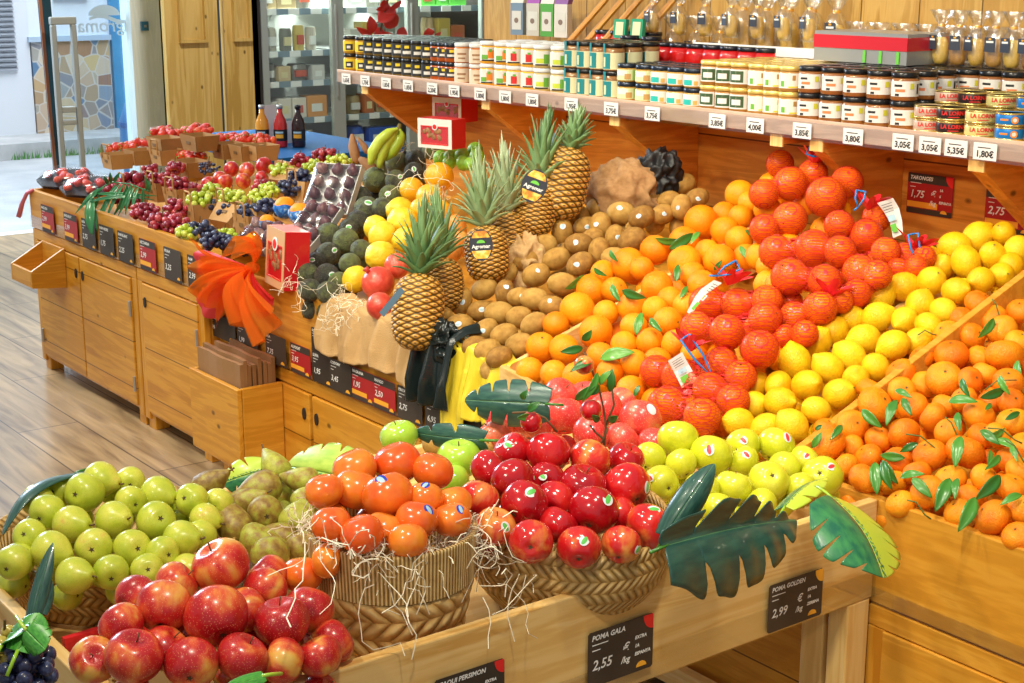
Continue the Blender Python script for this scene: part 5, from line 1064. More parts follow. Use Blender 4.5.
put('persimmon', onB(302, 575, 2.40), .0335, (0, 1, .1), label='single orange persimmon lying outside the tall basket by the apples', cat='persimmon')
# ------------------------------------------------------------------ cloths over the front boards
def cloth_mat(name, c1, c2, rough, weave=300, coat=0, sheen=0):
    m = skin(name, [(.3, c1), (.7, c2)], 8, rough=rough, bump=.3 if weave else .0, bscale=weave or 10, coat=coat); return m
BUR = cloth_mat('burlap', (.56, .33, .12), (.70, .45, .20), .85); SAT = cloth_mat('black_satin', (.006, .010, .010), (.012, .02, .02), .22, 0); YEL = cloth_mat('yellow_satin', (.72, .55, .02), (.85, .68, .05), .4, 0)
def drape(name, label, x0, x1, prof, folds, amp, mat, low=None, cat='cloth', seed=0, skew=0):
    """hangs over the board: prof = (Y, z) polyline from the inside over the edge and down"""
    rr = random.Random(seed); ph = [rr.uniform(0, 6) for _ in range(4)]; nx, ny = 90, 40; pr = [Vector(q) for q in prof]
    seg = [(pr[i+1]-pr[i]).length for i in range(len(pr)-1)]; tot = sum(seg)
    def at(t):
        s = t*tot
        for i, l in enumerate(seg):
            if s <= l or i == len(seg)-1: return pr[i].lerp(pr[i+1], min(1, s/l))
            s -= l
    vs = []
    for j in range(ny+1):
        for i in range(nx+1):
            u = i/nx; t = j/ny; lo = low(u) if low else 1.0; q = at(t*lo); x = x0+(x1-x0)*u
            f = sin(folds*2*PI*u+ph[0]+1.2*sin(3*t+ph[1]))+.45*sin(folds*4.7*PI*u+ph[2]+2*t); g = min(1, max(.12, (t-.15)*1.6))
            x += skew*t*t+.012*sin(5*t+ph[3])*t; vs.append((x, q.x-amp*(1+f*.75)*g, q.y+amp*.5*f*(1-g)+.006*abs(f)*(t > .35)))
    fs = [(j*(nx+1)+i, j*(nx+1)+i+1, (j+1)*(nx+1)+i+1, (j+1)*(nx+1)+i) for j in range(ny) for i in range(nx)]
    o = obj(name, MB().add(vs, fs), mat, smooth=True); s = o.modifiers.new('thick', 'SOLIDIFY'); s.thickness = .002; return tag(o, label, cat)
def xf(px, py, Y=-.03): return atY(px, py, Y).x
drape('burlap_cloth', 'tan burlap cloth draped over the board below the front pineapple', xf(318, 345), xf(413, 380), [(.06, .755), (.03, .755), (-.005, .745), (-.012, .565)], 3.4, .016, BUR, low=lambda u: .93+.05*sin(7*u)+.02*u, seed=2)
drape('burlap_cloth', 'narrow burlap strip hanging beside the orange tulle', xf(186, 300), xf(208, 320), [(.12, .80), (0, .79), (-.02, .77), (-.02, .46)], 1.2, .012, BUR, low=lambda u: .95-.35*u, seed=5)
drape('black_cloth', 'glossy black satin cloth bunched between burlap and yellow cloth', xf(412, 370), xf(452, 400), [(.08, .77), (.03, .765), (-.005, .745), (-.02, .54)], 2.3, .030, SAT, low=lambda u: .97-.05*u, seed=3)
drape('yellow_cloth', 'shiny yellow cloth hanging over the board before the kiwis', xf(446, 385), xf(503, 395), [(.04, .745), (.02, .745), (-.005, .738), (-.02, .48)], 2.6, .018, YEL, low=lambda u: 1.0 if u < .35 else .80-.08*u, seed=4)
# burlap sack behind the tallest pineapples
from mathutils import noise as NZ
def crumple(name, seed, amp, freq, mat, sx=1.0, sz=1.2):
    bm = bmesh.new(); bmesh.ops.create_icosphere(bm, subdivisions=5, radius=1); off = Vector((seed*3.1, seed*1.7, seed*5.3))
    for v in bm.verts:
        n = v.co.normalized(); a = NZ.noise(n*freq+off); b_ = NZ.noise(n*freq*2.3+off*2); c_ = NZ.noise(n*freq*5+off)
        k = 1+amp*(1-2*abs(a)*1.6)+amp*.28*(1-2*abs(b_)*1.5)+amp*.18*c_; v.co = Vector((n.x*k*sx, n.y*k, n.z*k*sz*(1 if n.z < 0 else .9)))
    me = bpy.data.meshes.new(name); bm.to_mesh(me); bm.free()
    for p in me.polygons: p.use_smooth = True
    me.materials.append(mat); return me
SACKM = cloth_mat('brown_burlap', (.34, .17, .06), (.46, .25, .10), .85)
p = onP(604, 200, (.80, 0, .33)); o = obj('burlap_sack', crumple('sack', 2, .20, 1.5, SACKM), None, None, loc=(p.x-.02, min(p.y+.10, 1.12), p.z+.0)); o.scale = (.12, .075, .095); o.rotation_euler = (0, -.15, .3); tag(o, 'brown burlap sack slumped behind the tallest pineapple', 'sack')
MAT_B = cloth_mat('black_crumpled', (.008, .008, .009), (.018, .018, .02), .5, 0)
p = onP(656, 178, (.80, 0, .33)); o = obj('black_cloth', crumple('black_cloth', 5, .30, 1.9, MAT_B), None, None, loc=(p.x, min(p.y, 1.14), p.z)); o.scale = (.065, .05, .075); o.rotation_euler = (0, .4, .4); tag(o, 'crumpled black cloth at the back of the kiwi heap by the wall', 'cloth')
p = onP(522, 262, (.73, 0, .33)); o = obj('burlap_cloth', crumple('tan_cloth', 7, .28, 1.7, BUR), None, None, loc=p); o.scale = (.075, .055, .07); tag(o, 'crumpled tan burlap cloth at the foot of the pineapples', 'cloth')
p = onP(455, 342, (.735, 0, .33)); o = obj('black_cloth', crumple('black_cloth', 9, .28, 1.8, SAT), None, None, loc=(p.x-.05, .0, .735)); o.scale = (.07, .035, .05); tag(o, 'bunched glossy black cloth on the board edge before the kiwis', 'cloth')
# orange tulle
TUL = bpy.data.materials.new('orange_tulle'); TUL.use_nodes = True; nt = TUL.node_tree; nt.nodes.clear(); ou = N(nt, 'ShaderNodeOutputMaterial'); mx = N(nt, 'ShaderNodeMixShader'); mx.inputs[0].default_value = .36
tr = N(nt, 'ShaderNodeBsdfTransparent'); tr.inputs[0].default_value = (1, .55, .25, 1); df = N(nt, 'ShaderNodeBsdfDiffuse'); df.inputs[0].default_value = (1, .30, .04, 1); tl = N(nt, 'ShaderNodeBsdfTranslucent'); tl.inputs[0].default_value = (1, .32, .05, 1); m2 = N(nt, 'ShaderNodeMixShader'); m2.inputs[0].default_value = .35
nt.links.new(df.outputs[0], m2.inputs[1]); nt.links.new(tl.outputs[0], m2.inputs[2]); nt.links.new(tr.outputs[0], mx.inputs[1]); nt.links.new(m2.outputs[0], mx.inputs[2]); nt.links.new(mx.outputs[0], ou.inputs[0])
RT_ = plain('red_tulle', (.62, .015, .02), .6)
kc = atY(252, 268, -.06); t = thing('tulle_bow', 'large translucent orange tulle bow tied on the board corner', 'bow', kc)
def fan(name, d0, d1, L, mat, waves, seed, depthv=.05, arc=6):
    rr = random.Random(seed); d0 = Vector(d0).normalized(); d1 = Vector(d1).normalized(); n = d0.cross(d1).normalized(); vs = []; nu, nv = 70, 14
    for j in range(nv+1):
        t_ = j/nv
        for i in range(nu+1):
            u = i/nu; d = d0.lerp(d1, u).normalized(); f = sin(waves*2*PI*u+seed)+.5*sin(waves*4.3*PI*u+seed*2)
            vs.append(d*(L*t_*(1+.07*f+.12*sin(PI*u)))+n*(depthv*(.35*f*t_+sin(PI*t_)*.6))+Vector((0, 0, -.03*t_*t_)))
    fs = [(j*(nu+1)+i, j*(nu+1)+i+1, (j+1)*(nu+1)+i+1, (j+1)*(nu+1)+i) for j in range(nv) for i in range(nu)]
    return obj(name, MB().add(vs, fs), mat, t, smooth=True)
fan('bow_loop', (-1, -.15, .35), (-1, -.1, -.25), .30, TUL, 1.5, 1, .08); fan('bow_loop', (-1, -.2, .1), (-.75, -.1, -.7), .26, TUL, 1.7, 2, .09); fan('bow_tail', (-.6, -.3, -.8), (.35, -.3, -1), .125, TUL, 2, 3, .07)
fan('bow_tail', (.5, -.3, -.8), (1, -.15, -.25), .24, TUL, 1.6, 4, .08); fan('bow_loop', (-1, .1, .8), (.1, .1, 1), .13, TUL, 2, 5, .05); fan('red_lining', (-1, .0, .1), (-.75, .0, -.6), .38, RT_, 2, 6, .02); fan('red_lining', (-.6, .05, -.2), (.7, .05, -.3), .12, RT_, 2, 7, .03)
fan('bow_loop', (-1, -.5, .25), (-.6, -.6, -.5), .19, TUL, 1.3, 8, .10); fan('bow_tail', (-.1, -.4, -.8), (.9, -.4, -.4), .16, TUL, 1.4, 9, .10); fan('bow_loop', (-.8, -.3, .6), (.3, -.3, .5), .12, TUL, 1.4, 10, .08)
obj('knot', MB().lathe([(.0, -.02), (.02, -.012), (.024, 0), (.018, .014), (0, .02)], 14, fn=lambda a, z: 1+.2*cos(4*a)), TUL, t, smooth=True)
# ------------------------------------------------------------------ pineapples
def pine_mat():
    m, nt, b = newmat('pineapple_rind'); L = nt.links; uv = N(nt, 'ShaderNodeUVMap'); sp = N(nt, 'ShaderNodeSeparateXYZ'); L.new(uv.outputs[0], sp.inputs[0])
    def mth(op, a, bb=None):
        n = N(nt, 'ShaderNodeMath', operation=op)
        for i, x in enumerate((a, bb)):
            if x is None: continue
            if isinstance(x, (int, float)): n.inputs[i].default_value = x
            else: L.new(x, n.inputs[i])
        return n.outputs[0]
    h = mth('MULTIPLY', mth('ABSOLUTE', mth('SINE', mth('MULTIPLY', sp.outputs[0], PI))), mth('ABSOLUTE', mth('SINE', mth('MULTIPLY', sp.outputs[1], PI))))
    r = ramp(nt, [(.0, (.07, .045, .012)), (.26, (.24, .13, .02)), (.46, (.58, .29, .035)), (.72, (.80, .46, .06)), (.86, (.72, .55, .28)), (.94, (.30, .13, .03)), (1, (.22, .10, .03))]); L.new(h, r.inputs[0])
    tc = N(nt, 'ShaderNodeTexCoord'); no = N(nt, 'ShaderNodeTexNoise'); no.inputs['Scale'].default_value = 2; oi = N(nt, 'ShaderNodeObjectInfo'); L.new(tc.outputs['Object'], no.inputs['Vector']); rr = ramp(nt, [(.35, (.95, .72, .40)), (.6, (1, .95, .9))]); L.new(no.outputs['Fac'], rr.inputs[0])
    mx = N(nt, 'ShaderNodeMix', data_type='RGBA', blend_type='MULTIPLY'); mx.inputs[0].default_value = .6; L.new(r.outputs[0], mx.inputs[6]); L.new(rr.outputs[0], mx.inputs[7]); L.new(mx.outputs[2], b.inputs['Base Color']); b.inputs['Roughness'].default_value = .45; return m
PM = pine_mat(); PLF = skin('pineapple_leaf', [(.3, (.09, .20, .07)), (.5, (.20, .34, .13)), (.75, (.46, .54, .32))], 3, rough=.45, bump=0, vary=.3)
def pine_body():
    nu, nv = 190, 130; A = 9; B = 12; vs = []; uv = []
    for j in range(nv+1):
        t = j/nv; z = -1.3+2.6*t; rad = (max(0, 1-abs(2*t-1)**3.2))**.42
        for i in range(nu+1):
            a = i/nu; p_ = A*a+B*t; q_ = A*a-B*t; h = abs(sin(PI*p_))*abs(sin(PI*q_)); rr_ = rad*(1+.09*h**.6-.05)
            vs.append((rr_*cos(2*PI*a), rr_*sin(2*PI*a), z)); uv.append((p_, q_))
    fs = [(j*(nu+1)+i, j*(nu+1)+i+1, (j+1)*(nu+1)+i+1, (j+1)*(nu+1)+i) for j in range(nv) for i in range(nu)]
    me = MB().add(vs, fs).mesh('rind', True); ul = me.uv_layers.new(name='UVMap')
    for p in me.polygons:
        for li, vi in zip(p.loop_indices, p.vertices): ul.data[li].uv = uv[vi]
    me.materials.append(PM); return me
PB = pine_body()
def crown_leaves(parent, L, n, seed):
    rr = random.Random(seed); b = MB()
    for k in range(n):
        f = k/n; a = k*2.39996; el = .15+1.25*f**.8; ln = L*(.42+.55*f)*rr.uniform(.85, 1.1); w_ = .0165*(1.15-.35*f); z0 = L*.22*f
        d = Vector((cos(a), sin(a), 0)); s = Vector((-sin(a), cos(a), 0)); pts = []; m = 7; pos = d*.012+Vector((0, 0, z0)); e = el+.35
        vs = []
        for j in range(m+1):
            t_ = j/m; e2 = e-.75*(1-f)*t_*t_; ww = w_*(1-t_)**.7+.0004
            nrm = (Vector((0, 0, 1))*cos(e2)-d*sin(e2)); vs += [pos-s*ww+nrm*ww*.45, pos, pos+s*ww+nrm*ww*.45]; pos = pos+(d*cos(e2)+Vector((0, 0, 1))*sin(e2))*(ln/m)
        b.add(vs, [(3*j+i, 3*j+i+1, 3*j+i+4, 3*j+i+3) for j in range(m) for i in (0, 1)])
    o = obj('crown', b, PLF, parent, smooth=True); s = o.modifiers.new('thick', 'SOLIDIFY'); s.thickness = .0012; return o
def pineapple(label, body, R_, half, crown_top, pl, seed, nl=58, dd=0, hl=None):
    p = onP(*body, pl)+(onP(*body, pl)-CAM).normalized()*dd; d = depth(p); Rw = R_*d/FPX
    top = onB(*crown_top, d+.02); ax = (top-p).normalized(); t = thing('pineapple', label, 'pineapple', p)
    t.rotation_euler = ax.to_track_quat('Z', 'Y').to_euler()
    b = obj('rind', PB, None, t); hz = (hl or 1.0); b.scale = (Rw, Rw, Rw*hz)
    c = crown_leaves(t, (top-p).length-Rw*1.3*hz+.02, nl, seed); c.location = (0, 0, Rw*1.2*hz)
    obj('crown_ring', MB().lathe([(Rw*.42, Rw*1.17*hz), (Rw*.5, Rw*1.21*hz), (Rw*.42, Rw*1.25*hz)], 20), M['black'], t); return t
def ptag(label, pts_c, w_, h_, d, tilt=0):
    c = onB(*pts_c, d); r, u, n = view_axes(c); r2 = (r*cos(tilt)+u*sin(tilt)); u2 = (u*cos(tilt)-r*sin(tilt)); sx = w_*d/FPX; sy = h_*d/FPX
    t = obj('pineapple_tag', MB().prism([tuple((sx*cos(a)**1, sy*sin(a), 0)) for a in np.linspace(0, 2*PI, 28)[:-1]], (0, 0, .0012)), plain('tag_charcoal', (.02, .025, .04), .5)); t.matrix_world = Matrix.Translation(c) @ Matrix((r2, u2, n)).transposed().to_4x4(); tag(t, label, 'tag')
    im = skin('tag_photo', [(.4, (.5, .18, .02)), (.55, (.85, .5, .05)), (.7, (.9, .75, .3))], 60, rough=.5, bump=0)
    for y0, y1 in ((.45, .88), (-.85, -.35)):
        ys = np.linspace(y0, y1, 6); poly = [(sx*.86*math.sqrt(max(0, 1-y*y)), sy*y, .0013) for y in ys]+[(-sx*.86*math.sqrt(max(0, 1-y*y)), sy*y, .0013) for y in ys[::-1]]; obj('picture', MB().prism(poly, (0, 0, .0004)), im, t)
    obj('leaf_emblem', MB().prism([(sx*.35*cos(a), sy*.12+sy*.2*sin(a), .0013) for a in np.linspace(0, PI, 10)], (0, 0, .0006)), M['greenink'], t); text('Agromar', sx*.42, M['chalk'], t, (0, -sy*.10, .002), (1, 0, 0), (0, 1, 0), bold=.0003)
PP = (.82, 0, .33)
pineapple('pineapple behind the sack pineapples, crown just under the shelf', (563, 184), 25, 0, (580, 112), (.90, 0, .33), 6, dd=.04, hl=1.15)
pineapple('leaning pineapple with a large oval tag and bushy crown', (535, 210), 21, 0, (549, 118), (.84, 0, .33), 5, dd=-.02)
pineapple('second row pineapple with its crown behind the tagged one', (507, 240), 22, 0, (504, 150), (.82, 0, .33), 4, dd=.06)
pineapple('middle pineapple with a small upright oval tag', (487, 254), 22, 0, (478, 163), PP, 3, dd=-.03)
pineapple('pineapple half hidden behind the foremost pineapple', (443, 285), 21, 0, (436, 200), PP, 2, dd=.03)
pineapple('foremost pineapple resting on the burlap cloth', (418, 312), 26, 0, (424, 206), PP, 1, dd=.0, hl=1.15)
ptag('large slanted oval dark tag hanging on the leaning pineapple', (534, 186), 13, 17, 3.76, -.35)
ptag('small upright oval dark tag on the middle pineapple', (481, 245), 12, 16, 3.80, .05)
c = onB(392, 302, 3.72); o = obj('fruit_tag', MB().box((-.008, -.001, -.045), (.008, .001, .045)), plain('tag_blue_grey', (.10, .18, .26), .5), loc=c, rot=(0, .7, .6)); tag(o, 'narrow blue grey tag leaning between pomegranate and foremost pineapple', 'tag')
# ------------------------------------------------------------------ bananas, roots, dates, figs
BAN = skin('green_banana', [(.3, (.36, .50, .03)), (.6, (.52, .62, .06)), (.85, (.70, .68, .10))], 2, rough=.35, bump=.02)
t = thing('banana_bunch', 'bunch of green bananas leaning behind the avocados', 'bananas', onP(390, 160, (.83, 0, .33))); o0 = t.location.copy(); d = depth(o0)
for k, pts in enumerate(([(370, 165), (373, 152), (380, 141), (390, 132), (397, 129)], [(379, 168), (381, 155), (386, 143), (393, 134), (398, 129)], [(385, 160), (392, 152), (398, 143), (401, 135), (399, 129)], [(376, 164), (380, 150), (388, 139), (395, 131), (398, 128)])):
    P_ = [onB(x, y, d-.03+.015*k)-o0 for x, y in pts]; Q = []
    for i in range(len(P_)-1):
        for q in range(3): Q.append(P_[i].lerp(P_[i+1], q/3))
    Q.append(P_[-1]); n = len(Q); r0 = 6.3*d/FPX; tp = [r0*(.35+.65*min(1, i/3))*(1 if i < n-5 else max(.3, (n-1-i)/5+.15)) for i in range(n)]
    o = obj('banana', MB().tube(Q, r0, 7, taper=tp), BAN, t, smooth=True)
obj('stalk', MB().tube([onB(398, 131, d)-o0, onB(400, 124, d)-o0], .008, 7), plain('banana_stalk', (.18, .14, .03), .7), t)
ROOT = skin('cassava_bark', [(.3, (.20, .09, .035)), (.7, (.38, .20, .09))], 3, rough=.8, bump=.3, bscale=20)
for k, (pts, rr_, lb) in enumerate((([(352, 134), (353, 146), (356, 160)], 5, 'tall brown cassava root standing beside the bananas'), ([(357, 137), (364, 146), (367, 152)], 3.2, 'thin brown cassava root leaning on the bananas'), ([(359, 158), (368, 165), (373, 172)], 6.5, 'stout dark brown root lying below the bananas'))):
    P_ = [onP(pts[1][0], pts[1][1], (.72, 0, .33))]; d = depth(P_[0])+.03; Q = [onB(x, y, d) for x, y in pts]; Q = [Q[0], Q[0].lerp(Q[1], .5), Q[1], Q[1].lerp(Q[2], .5), Q[2], Q[2]+(Q[2]-Q[1])*.3]; r0 = rr_*d/FPX
    tag(obj('cassava_root', MB().tube(Q, r0, 10, taper=[r0*.3, r0*.7, r0, r0*1.05, r0*.85, r0*.2]), ROOT, smooth=True), lb, 'root vegetable')
def window_box(label, c, sz, rotz, tint, sidec, seed, emb=True):
    """carton with a cut window on its front (-Y) showing nuts"""
    t = thing('gift_box', label, 'box', c, rotz=rotz); w_, dp, h = sz; red = plain('box_red', sidec, .35, coat=.3); wh = plain('box_front', tint, .5)
    obj('carton', MB().box((-w_/2, 0, 0), (w_/2, dp, h)), red, t)
    f = MB(); a, b_, lo, hi = w_*.38, w_*.38, h*.16, h*.72
    for q in (((-w_/2, -.002, 0), (-a, 0, h)), ((b_, -.002, 0), (w_/2, 0, h)), ((-a, -.002, 0), (b_, 0, lo)), ((-a, -.002, hi), (b_, 0, h))): f.box(*q)
    obj('front_panel', f, wh, t); obj('window', MB().box((-a, -.0015, lo), (b_, -.001, hi)), M['film'], t)
    g = MB()
    for z0, z1, x0, x1 in ((lo-.004, lo, -a-.004, b_+.004), (hi, hi+.004, -a-.004, b_+.004)): g.box((x0, -.003, z0), (x1, -.002, z1))
    g.box((-a-.004, -.003, lo), (-a, -.002, hi)); g.box((b_, -.003, lo), (b_+.004, -.002, hi)); obj('window_border', g, M['redink'], t)
    rr = random.Random(seed); nm = skin('dried_date', [(.3, (.22, .09, .03)), (.7, (.45, .24, .10))], 3, rough=.5, bump=.2)
    me = SH['kiwi'].copy(); me.materials.clear(); me.materials.append(nm)
    for i in range(12):
        o = obj('dried_fruit', me, None, None, loc=Vector(c)+Matrix.Rotation(rotz, 3, 'Z') @ Vector((rr.uniform(-a*.85, a*.85), -.004+.0*i, rr.uniform(lo+.012, hi-.012)))); o.scale = (w_*.06, .004, h*.075); o.rotation_euler = (0, rr.uniform(0, 3), rotz)
        o.parent = t; o.location = (rr.uniform(-a*.85, a*.85), -.0005, rr.uniform(lo+.012, hi-.012)); o.rotation_euler = (0, rr.uniform(0, 3), 0)
    obj('emblem', MB().lathe([(.0, 0), (h*.12, 0), (h*.12, .002), (0, .002)], 16), M['chalk'], t, loc=(w_*.02, -.003, h*.74), rot=(PI/2, 0, 0)); obj('emblem_centre', MB().lathe([(.0, 0), (h*.08, 0), (h*.08, .003), (0, .003)], 16), M['redink'], t, loc=(w_*.02, -.0035, h*.74), rot=(PI/2, 0, 0))
    return t
WHT = (.80, .78, .74); REDB = (.72, .012, .02)
d1 = onP(421, 152, (.90, 0, .33)); window_box('red and white window box of dried fruit behind the limes', (d1.x-.06, d1.y+.10, d1.z-.0), (.155, .08, .105), .30, WHT, REDB, 1)
e = atY(447, 122, 1.10); window_box('upper red and white window box under the shelf bracket', (e.x, e.y, e.z), (.15, .10, .095), .25, WHT, REDB, 2)
e = onP(283, 290, (.74, 0, .30)); e = onB(280, 287, depth(e)); t = window_box('red window box of dates standing behind the orange bow', (e.x-.04, e.y+.0, e.z-.005), (.17, .085, .19), .0, (.66, .40, .20), REDB, 3); t.rotation_euler = (-.08, 0, -.15)
tr = M['film']
def fig_tray(label, c, w_, l_, rot, n, seed):
    t = thing('fruit_tray', label, 'plastic tray', c); t.rotation_euler = rot
    b = MB(); b.box((-w_/2, -l_/2, 0), (w_/2, l_/2, .003)); obj('tray_base', b, plain('tray_white', (.70, .70, .68), .3), t)
    r_ = MB()
    for a, c2 in (((-w_/2, -l_/2, 0), (-w_/2+.004, l_/2, .03)), ((w_/2-.004, -l_/2, 0), (w_/2, l_/2, .03)), ((-w_/2, -l_/2, 0), (w_/2, -l_/2+.004, .03)), ((-w_/2, l_/2-.004, 0), (w_/2, l_/2, .03))): r_.box(a, c2)
    bevel(obj('tray_rim', r_, bpy.data.materials.get('tray_white'), t), .002)
    g = MB(); n1 = 10; vs = [((-w_/2+w_*i/n1), (-l_/2+l_*j/n1), .032+.028*math.sqrt(max(0, sin(PI*i/n1)*sin(PI*j/n1)))) for j in range(n1+1) for i in range(n1+1)]
    obj('film_lid', MB().add(vs, [(j*(n1+1)+i, j*(n1+1)+i+1, (j+1)*(n1+1)+i+1, (j+1)*(n1+1)+i) for j in range(n1) for i in range(n1)]), M['film'], t, smooth=True)
    rr = random.Random(seed); mw = Matrix.LocRotScale(Vector(c), Euler(rot), None); k = 0
    cols = 3 if w_ > .12 else 2; rows = max(2, int(round(l_/.05)))
    for i in range(cols):
        for j in range(rows):
            q = Vector((-w_/2+w_*(i+.5)/cols, -l_/2+l_*(j+.5)/rows, .026)); o = FIG.copy(); COL.objects.link(o); o.location = mw @ q; o.scale = (.0215, .0215, .0225); o.rotation_euler = (rr.uniform(-.6, .6), rr.uniform(-.6, .6), rr.uniform(0, 6)); o.name = 'fig'
            tag(o, f'dark purple fig packed inside the {label.split(" of ")[0]}', 'fig', 'figs in the '+label.split(' of ')[0]); k += 1
    return t
fm = SH['pear'].copy(); fm.materials.clear(); fm.materials.append(skin('fig_skin', [(.3, (.07, .02, .035)), (.55, (.16, .055, .07)), (.8, (.34, .20, .16))], 2, zst=.4, rough=.5, bump=.05, vary=.4)); FIG = bpy.data.objects.new('fig', fm)
def facing(px, py, pl): return onP(px, py, pl)
c1 = onP(335, 192, (.83, 0, .30)); fig_tray('large tilted film-wrapped tray of purple figs', c1, .19, .20, (.95, .0, .50), 9, 1)
c1 = onP(318, 225, (.79, 0, .30)); fig_tray('middle film-wrapped tray of purple figs', c1, .14, .15, (.7, .1, .4), 6, 2)
c1 = onP(300, 248, (.77, 0, .28)); fig_tray('low film-wrapped tray of purple figs beside avocados', c1, .12, .15, (.55, .1, .4), 6, 3)
c1 = onP(262, 240, (.78, 0, .25)); fig_tray('film-wrapped tray of purple figs behind the date box', c1, .13, .14, (.6, .1, .4), 6, 4)
for k, (x, y, rr_, lb) in enumerate(((285, 207, 11, 'upper large orange with a blue and white wrapper'), (300, 213, 11, 'second large orange with a blue and white wrapper'), (267, 222, 8, 'small orange in a blue and white wrapper'), (250, 242, 7, 'crumpled blue and white wrapped fruit beside black grapes'))):
    p = onP(x, y, (.83, 0, .25)); R_ = rr_*depth(p)/FPX; o = put('orange' if k < 3 else 'lemon', p, R_, (0, 1, 0), label=lb, cat='wrapped fruit')
    n = 26; m = 10; vs = []; r_, u_, n_ = view_axes(p)
    for j in range(m+1):
        for i in range(n): a = 2*PI*i/n; e = -1.35+1.45*j/m+.12*sin(3*a)*j/m; rad = 1.05+.05*sin(7*a+j); vs.append((rad*cos(e)*cos(a), rad*cos(e)*sin(a), rad*sin(e)))
    w2 = obj('wrapper', MB().add(vs, [(j*n+i, j*n+(i+1) % n, (j+1)*n+(i+1) % n, (j+1)*n+i) for j in range(m) for i in range(n)]), skin('wrapper_print', [(.38, (.02, .16, .60)), (.5, (.10, .35, .75)), (.56, (.80, .84, .88))], 2.2, rough=.3, bump=0), o); w2.rotation_euler = ((u_+r_*.2)).to_track_quat('Z', 'Y').to_euler(); w2.rotation_euler = (o.rotation_euler.to_matrix().inverted() @ w2.rotation_euler.to_matrix()).to_euler()
# ------------------------------------------------------------------ kraft punnets and what they hold
def punnet(label, c, w_=.13, l_=.10, h=.075, rotz=0, tilt=0, handle=True, group='kraft paper punnets on the grape tray'):
    t = thing('punnet', label, 'punnet', c, group); t.rotation_euler = (tilt, 0, rotz); k = .82; b = MB(); th = .002
    T = [(-w_/2, -l_/2), (w_/2, -l_/2), (w_/2, l_/2), (-w_/2, l_/2)]
    for i in range(4):
        (x0, y0), (x1, y1) = T[i], T[(i+1) % 4]; o_ = [(x0*k, y0*k, 0), (x1*k, y1*k, 0), (x1, y1, h), (x0, y0, h)]; nn = Vector((y1-y0, -(x1-x0), 0)).normalized()*-th
        b.prism(o_, nn)
    obj('punnet_wall', b, KR, t); obj('punnet_base', MB().box((-w_/2*k, -l_/2*k, 0), (w_/2*k, l_/2*k, .002)), KR, t)
    pr_ = obj('printed_mark', MB().box((-w_*.12, -l_/2*.93-.0015, h*.45), (w_*.12, -l_/2*.93-.0005, h*.62)), plain('kraft_print', (.20, .11, .04), .8), t); pr_.location = (0, 0, 0)
    if handle:
        obj('handle', MB().tube([(-w_*.28, -l_/2, h*.7), (-w_*.26, -l_/2, h+.035), (-w_*.2, -l_/2, h+.045), (w_*.2, -l_/2, h+.045), (w_*.26, -l_/2, h+.035), (w_*.28, -l_/2, h*.7)], .004, 4), KR, t)
    return t
KR = skin('punnet_kraft', [(.3, (.40, .20, .06)), (.7, (.56, .32, .12))], 6, rough=.8, bump=.05)
GP = (.765, 0, .115)
STB = skin('strawberry_skin', [(.3, (.74, .02, .012)), (.6, (.90, .06, .015)), (.85, (.95, .20, .04))], 2, rough=.3, bump=.3, bscale=16, coat=.3, vary=.4)
sm_ = surf('strawberry', lambda p: sin(p)**.8*(1-.25*(p/PI)**2), lambda p: 1.15*cos(p), 14, 10); sm_.materials.append(STB)
cpm = MB()
for i in range(6): a = i*PI/3; cpm.add([(0, 0, 1.1), (.5*cos(a-.3), .5*sin(a-.3), 1.12), (1.0*cos(a), 1.0*sin(a), 1.0), (.5*cos(a+.3), .5*sin(a+.3), 1.12)], [(0, 1, 2, 3)])
cpm = cpm.mesh('calyx'); cpm.materials.append(LG)
def strawberries(px, py, z_, n, seed, where, w_=.055, l_=.045, tall=.03):
    rr = random.Random(seed); c = onP(px, py, (z_, 0, .125)); acc = []
    for _ in range(400):
        if len(acc) >= n: break
        x, y = rr.uniform(-w_, w_), rr.uniform(-l_, l_); z = tall*(1-(x/w_)**2)*(1-(y/l_)**2)*rr.uniform(.3, 1)
        q = Vector((x, y, z))
        if any((q-a).length < .022 for a in acc): continue
        acc.append(q)
    for q in acc:
        o = bpy.data.objects.new('strawberry', sm_); COL.objects.link(o); o.location = c+q+Vector((0, 0, .048)); s = rr.uniform(.016, .021); o.scale = (s,)*3; o.rotation_euler = (rr.uniform(0, 3), rr.uniform(0, 3), rr.uniform(0, 6)); tag(o, f'red strawberry heaped in the {where}', 'strawberry', f'strawberries in the {where}')
        cc_ = bpy.data.objects.new('calyx', cpm); COL.objects.link(cc_); cc_.parent = o
    return c
SP = [(118, 168, 0, 'small handled punnet at the street end'), (141, 164, 0, 'wide punnet beside the street end one'), (167, 164, .02, 'punnet below the stacked punnets'), (166, 152, .06, 'rear punnet with a fading leaf'), (192, 176, 0, 'lower of the stacked punnets'), (200, 150, .09, 'topmost stacked punnet'), (229, 158, .03, 'punnet nearest the blue table'), (247, 160, .03, 'punnet between plums and bottles'), (262, 160, .03, 'last punnet before the white grapes')]
SP = [(x, y, z, l.replace('nearest', 'next to')) for x, y, z, l in SP]
for k, (x, y, dz, wh) in enumerate(SP):
    c = onP(x, y, (GP[0]+dz+.0, 0, .125)); w_ = .17 if k in (3, 4, 5) else .13
    punnet('kraft punnet of strawberries: '+wh.replace('punnet', 'one', 1) if False else 'kraft '+wh+' holding strawberries', c, w_, .12, .07, .0, handle=k in (0, 2)); strawberries(x, y-9, GP[0]+dz+.07*0+.0, 12 if w_ < .15 else 16, k, wh, w_*.42, .05)
for o in [o for o in COL.objects if o.name.startswith('strawberry')]: o.location.z += .0
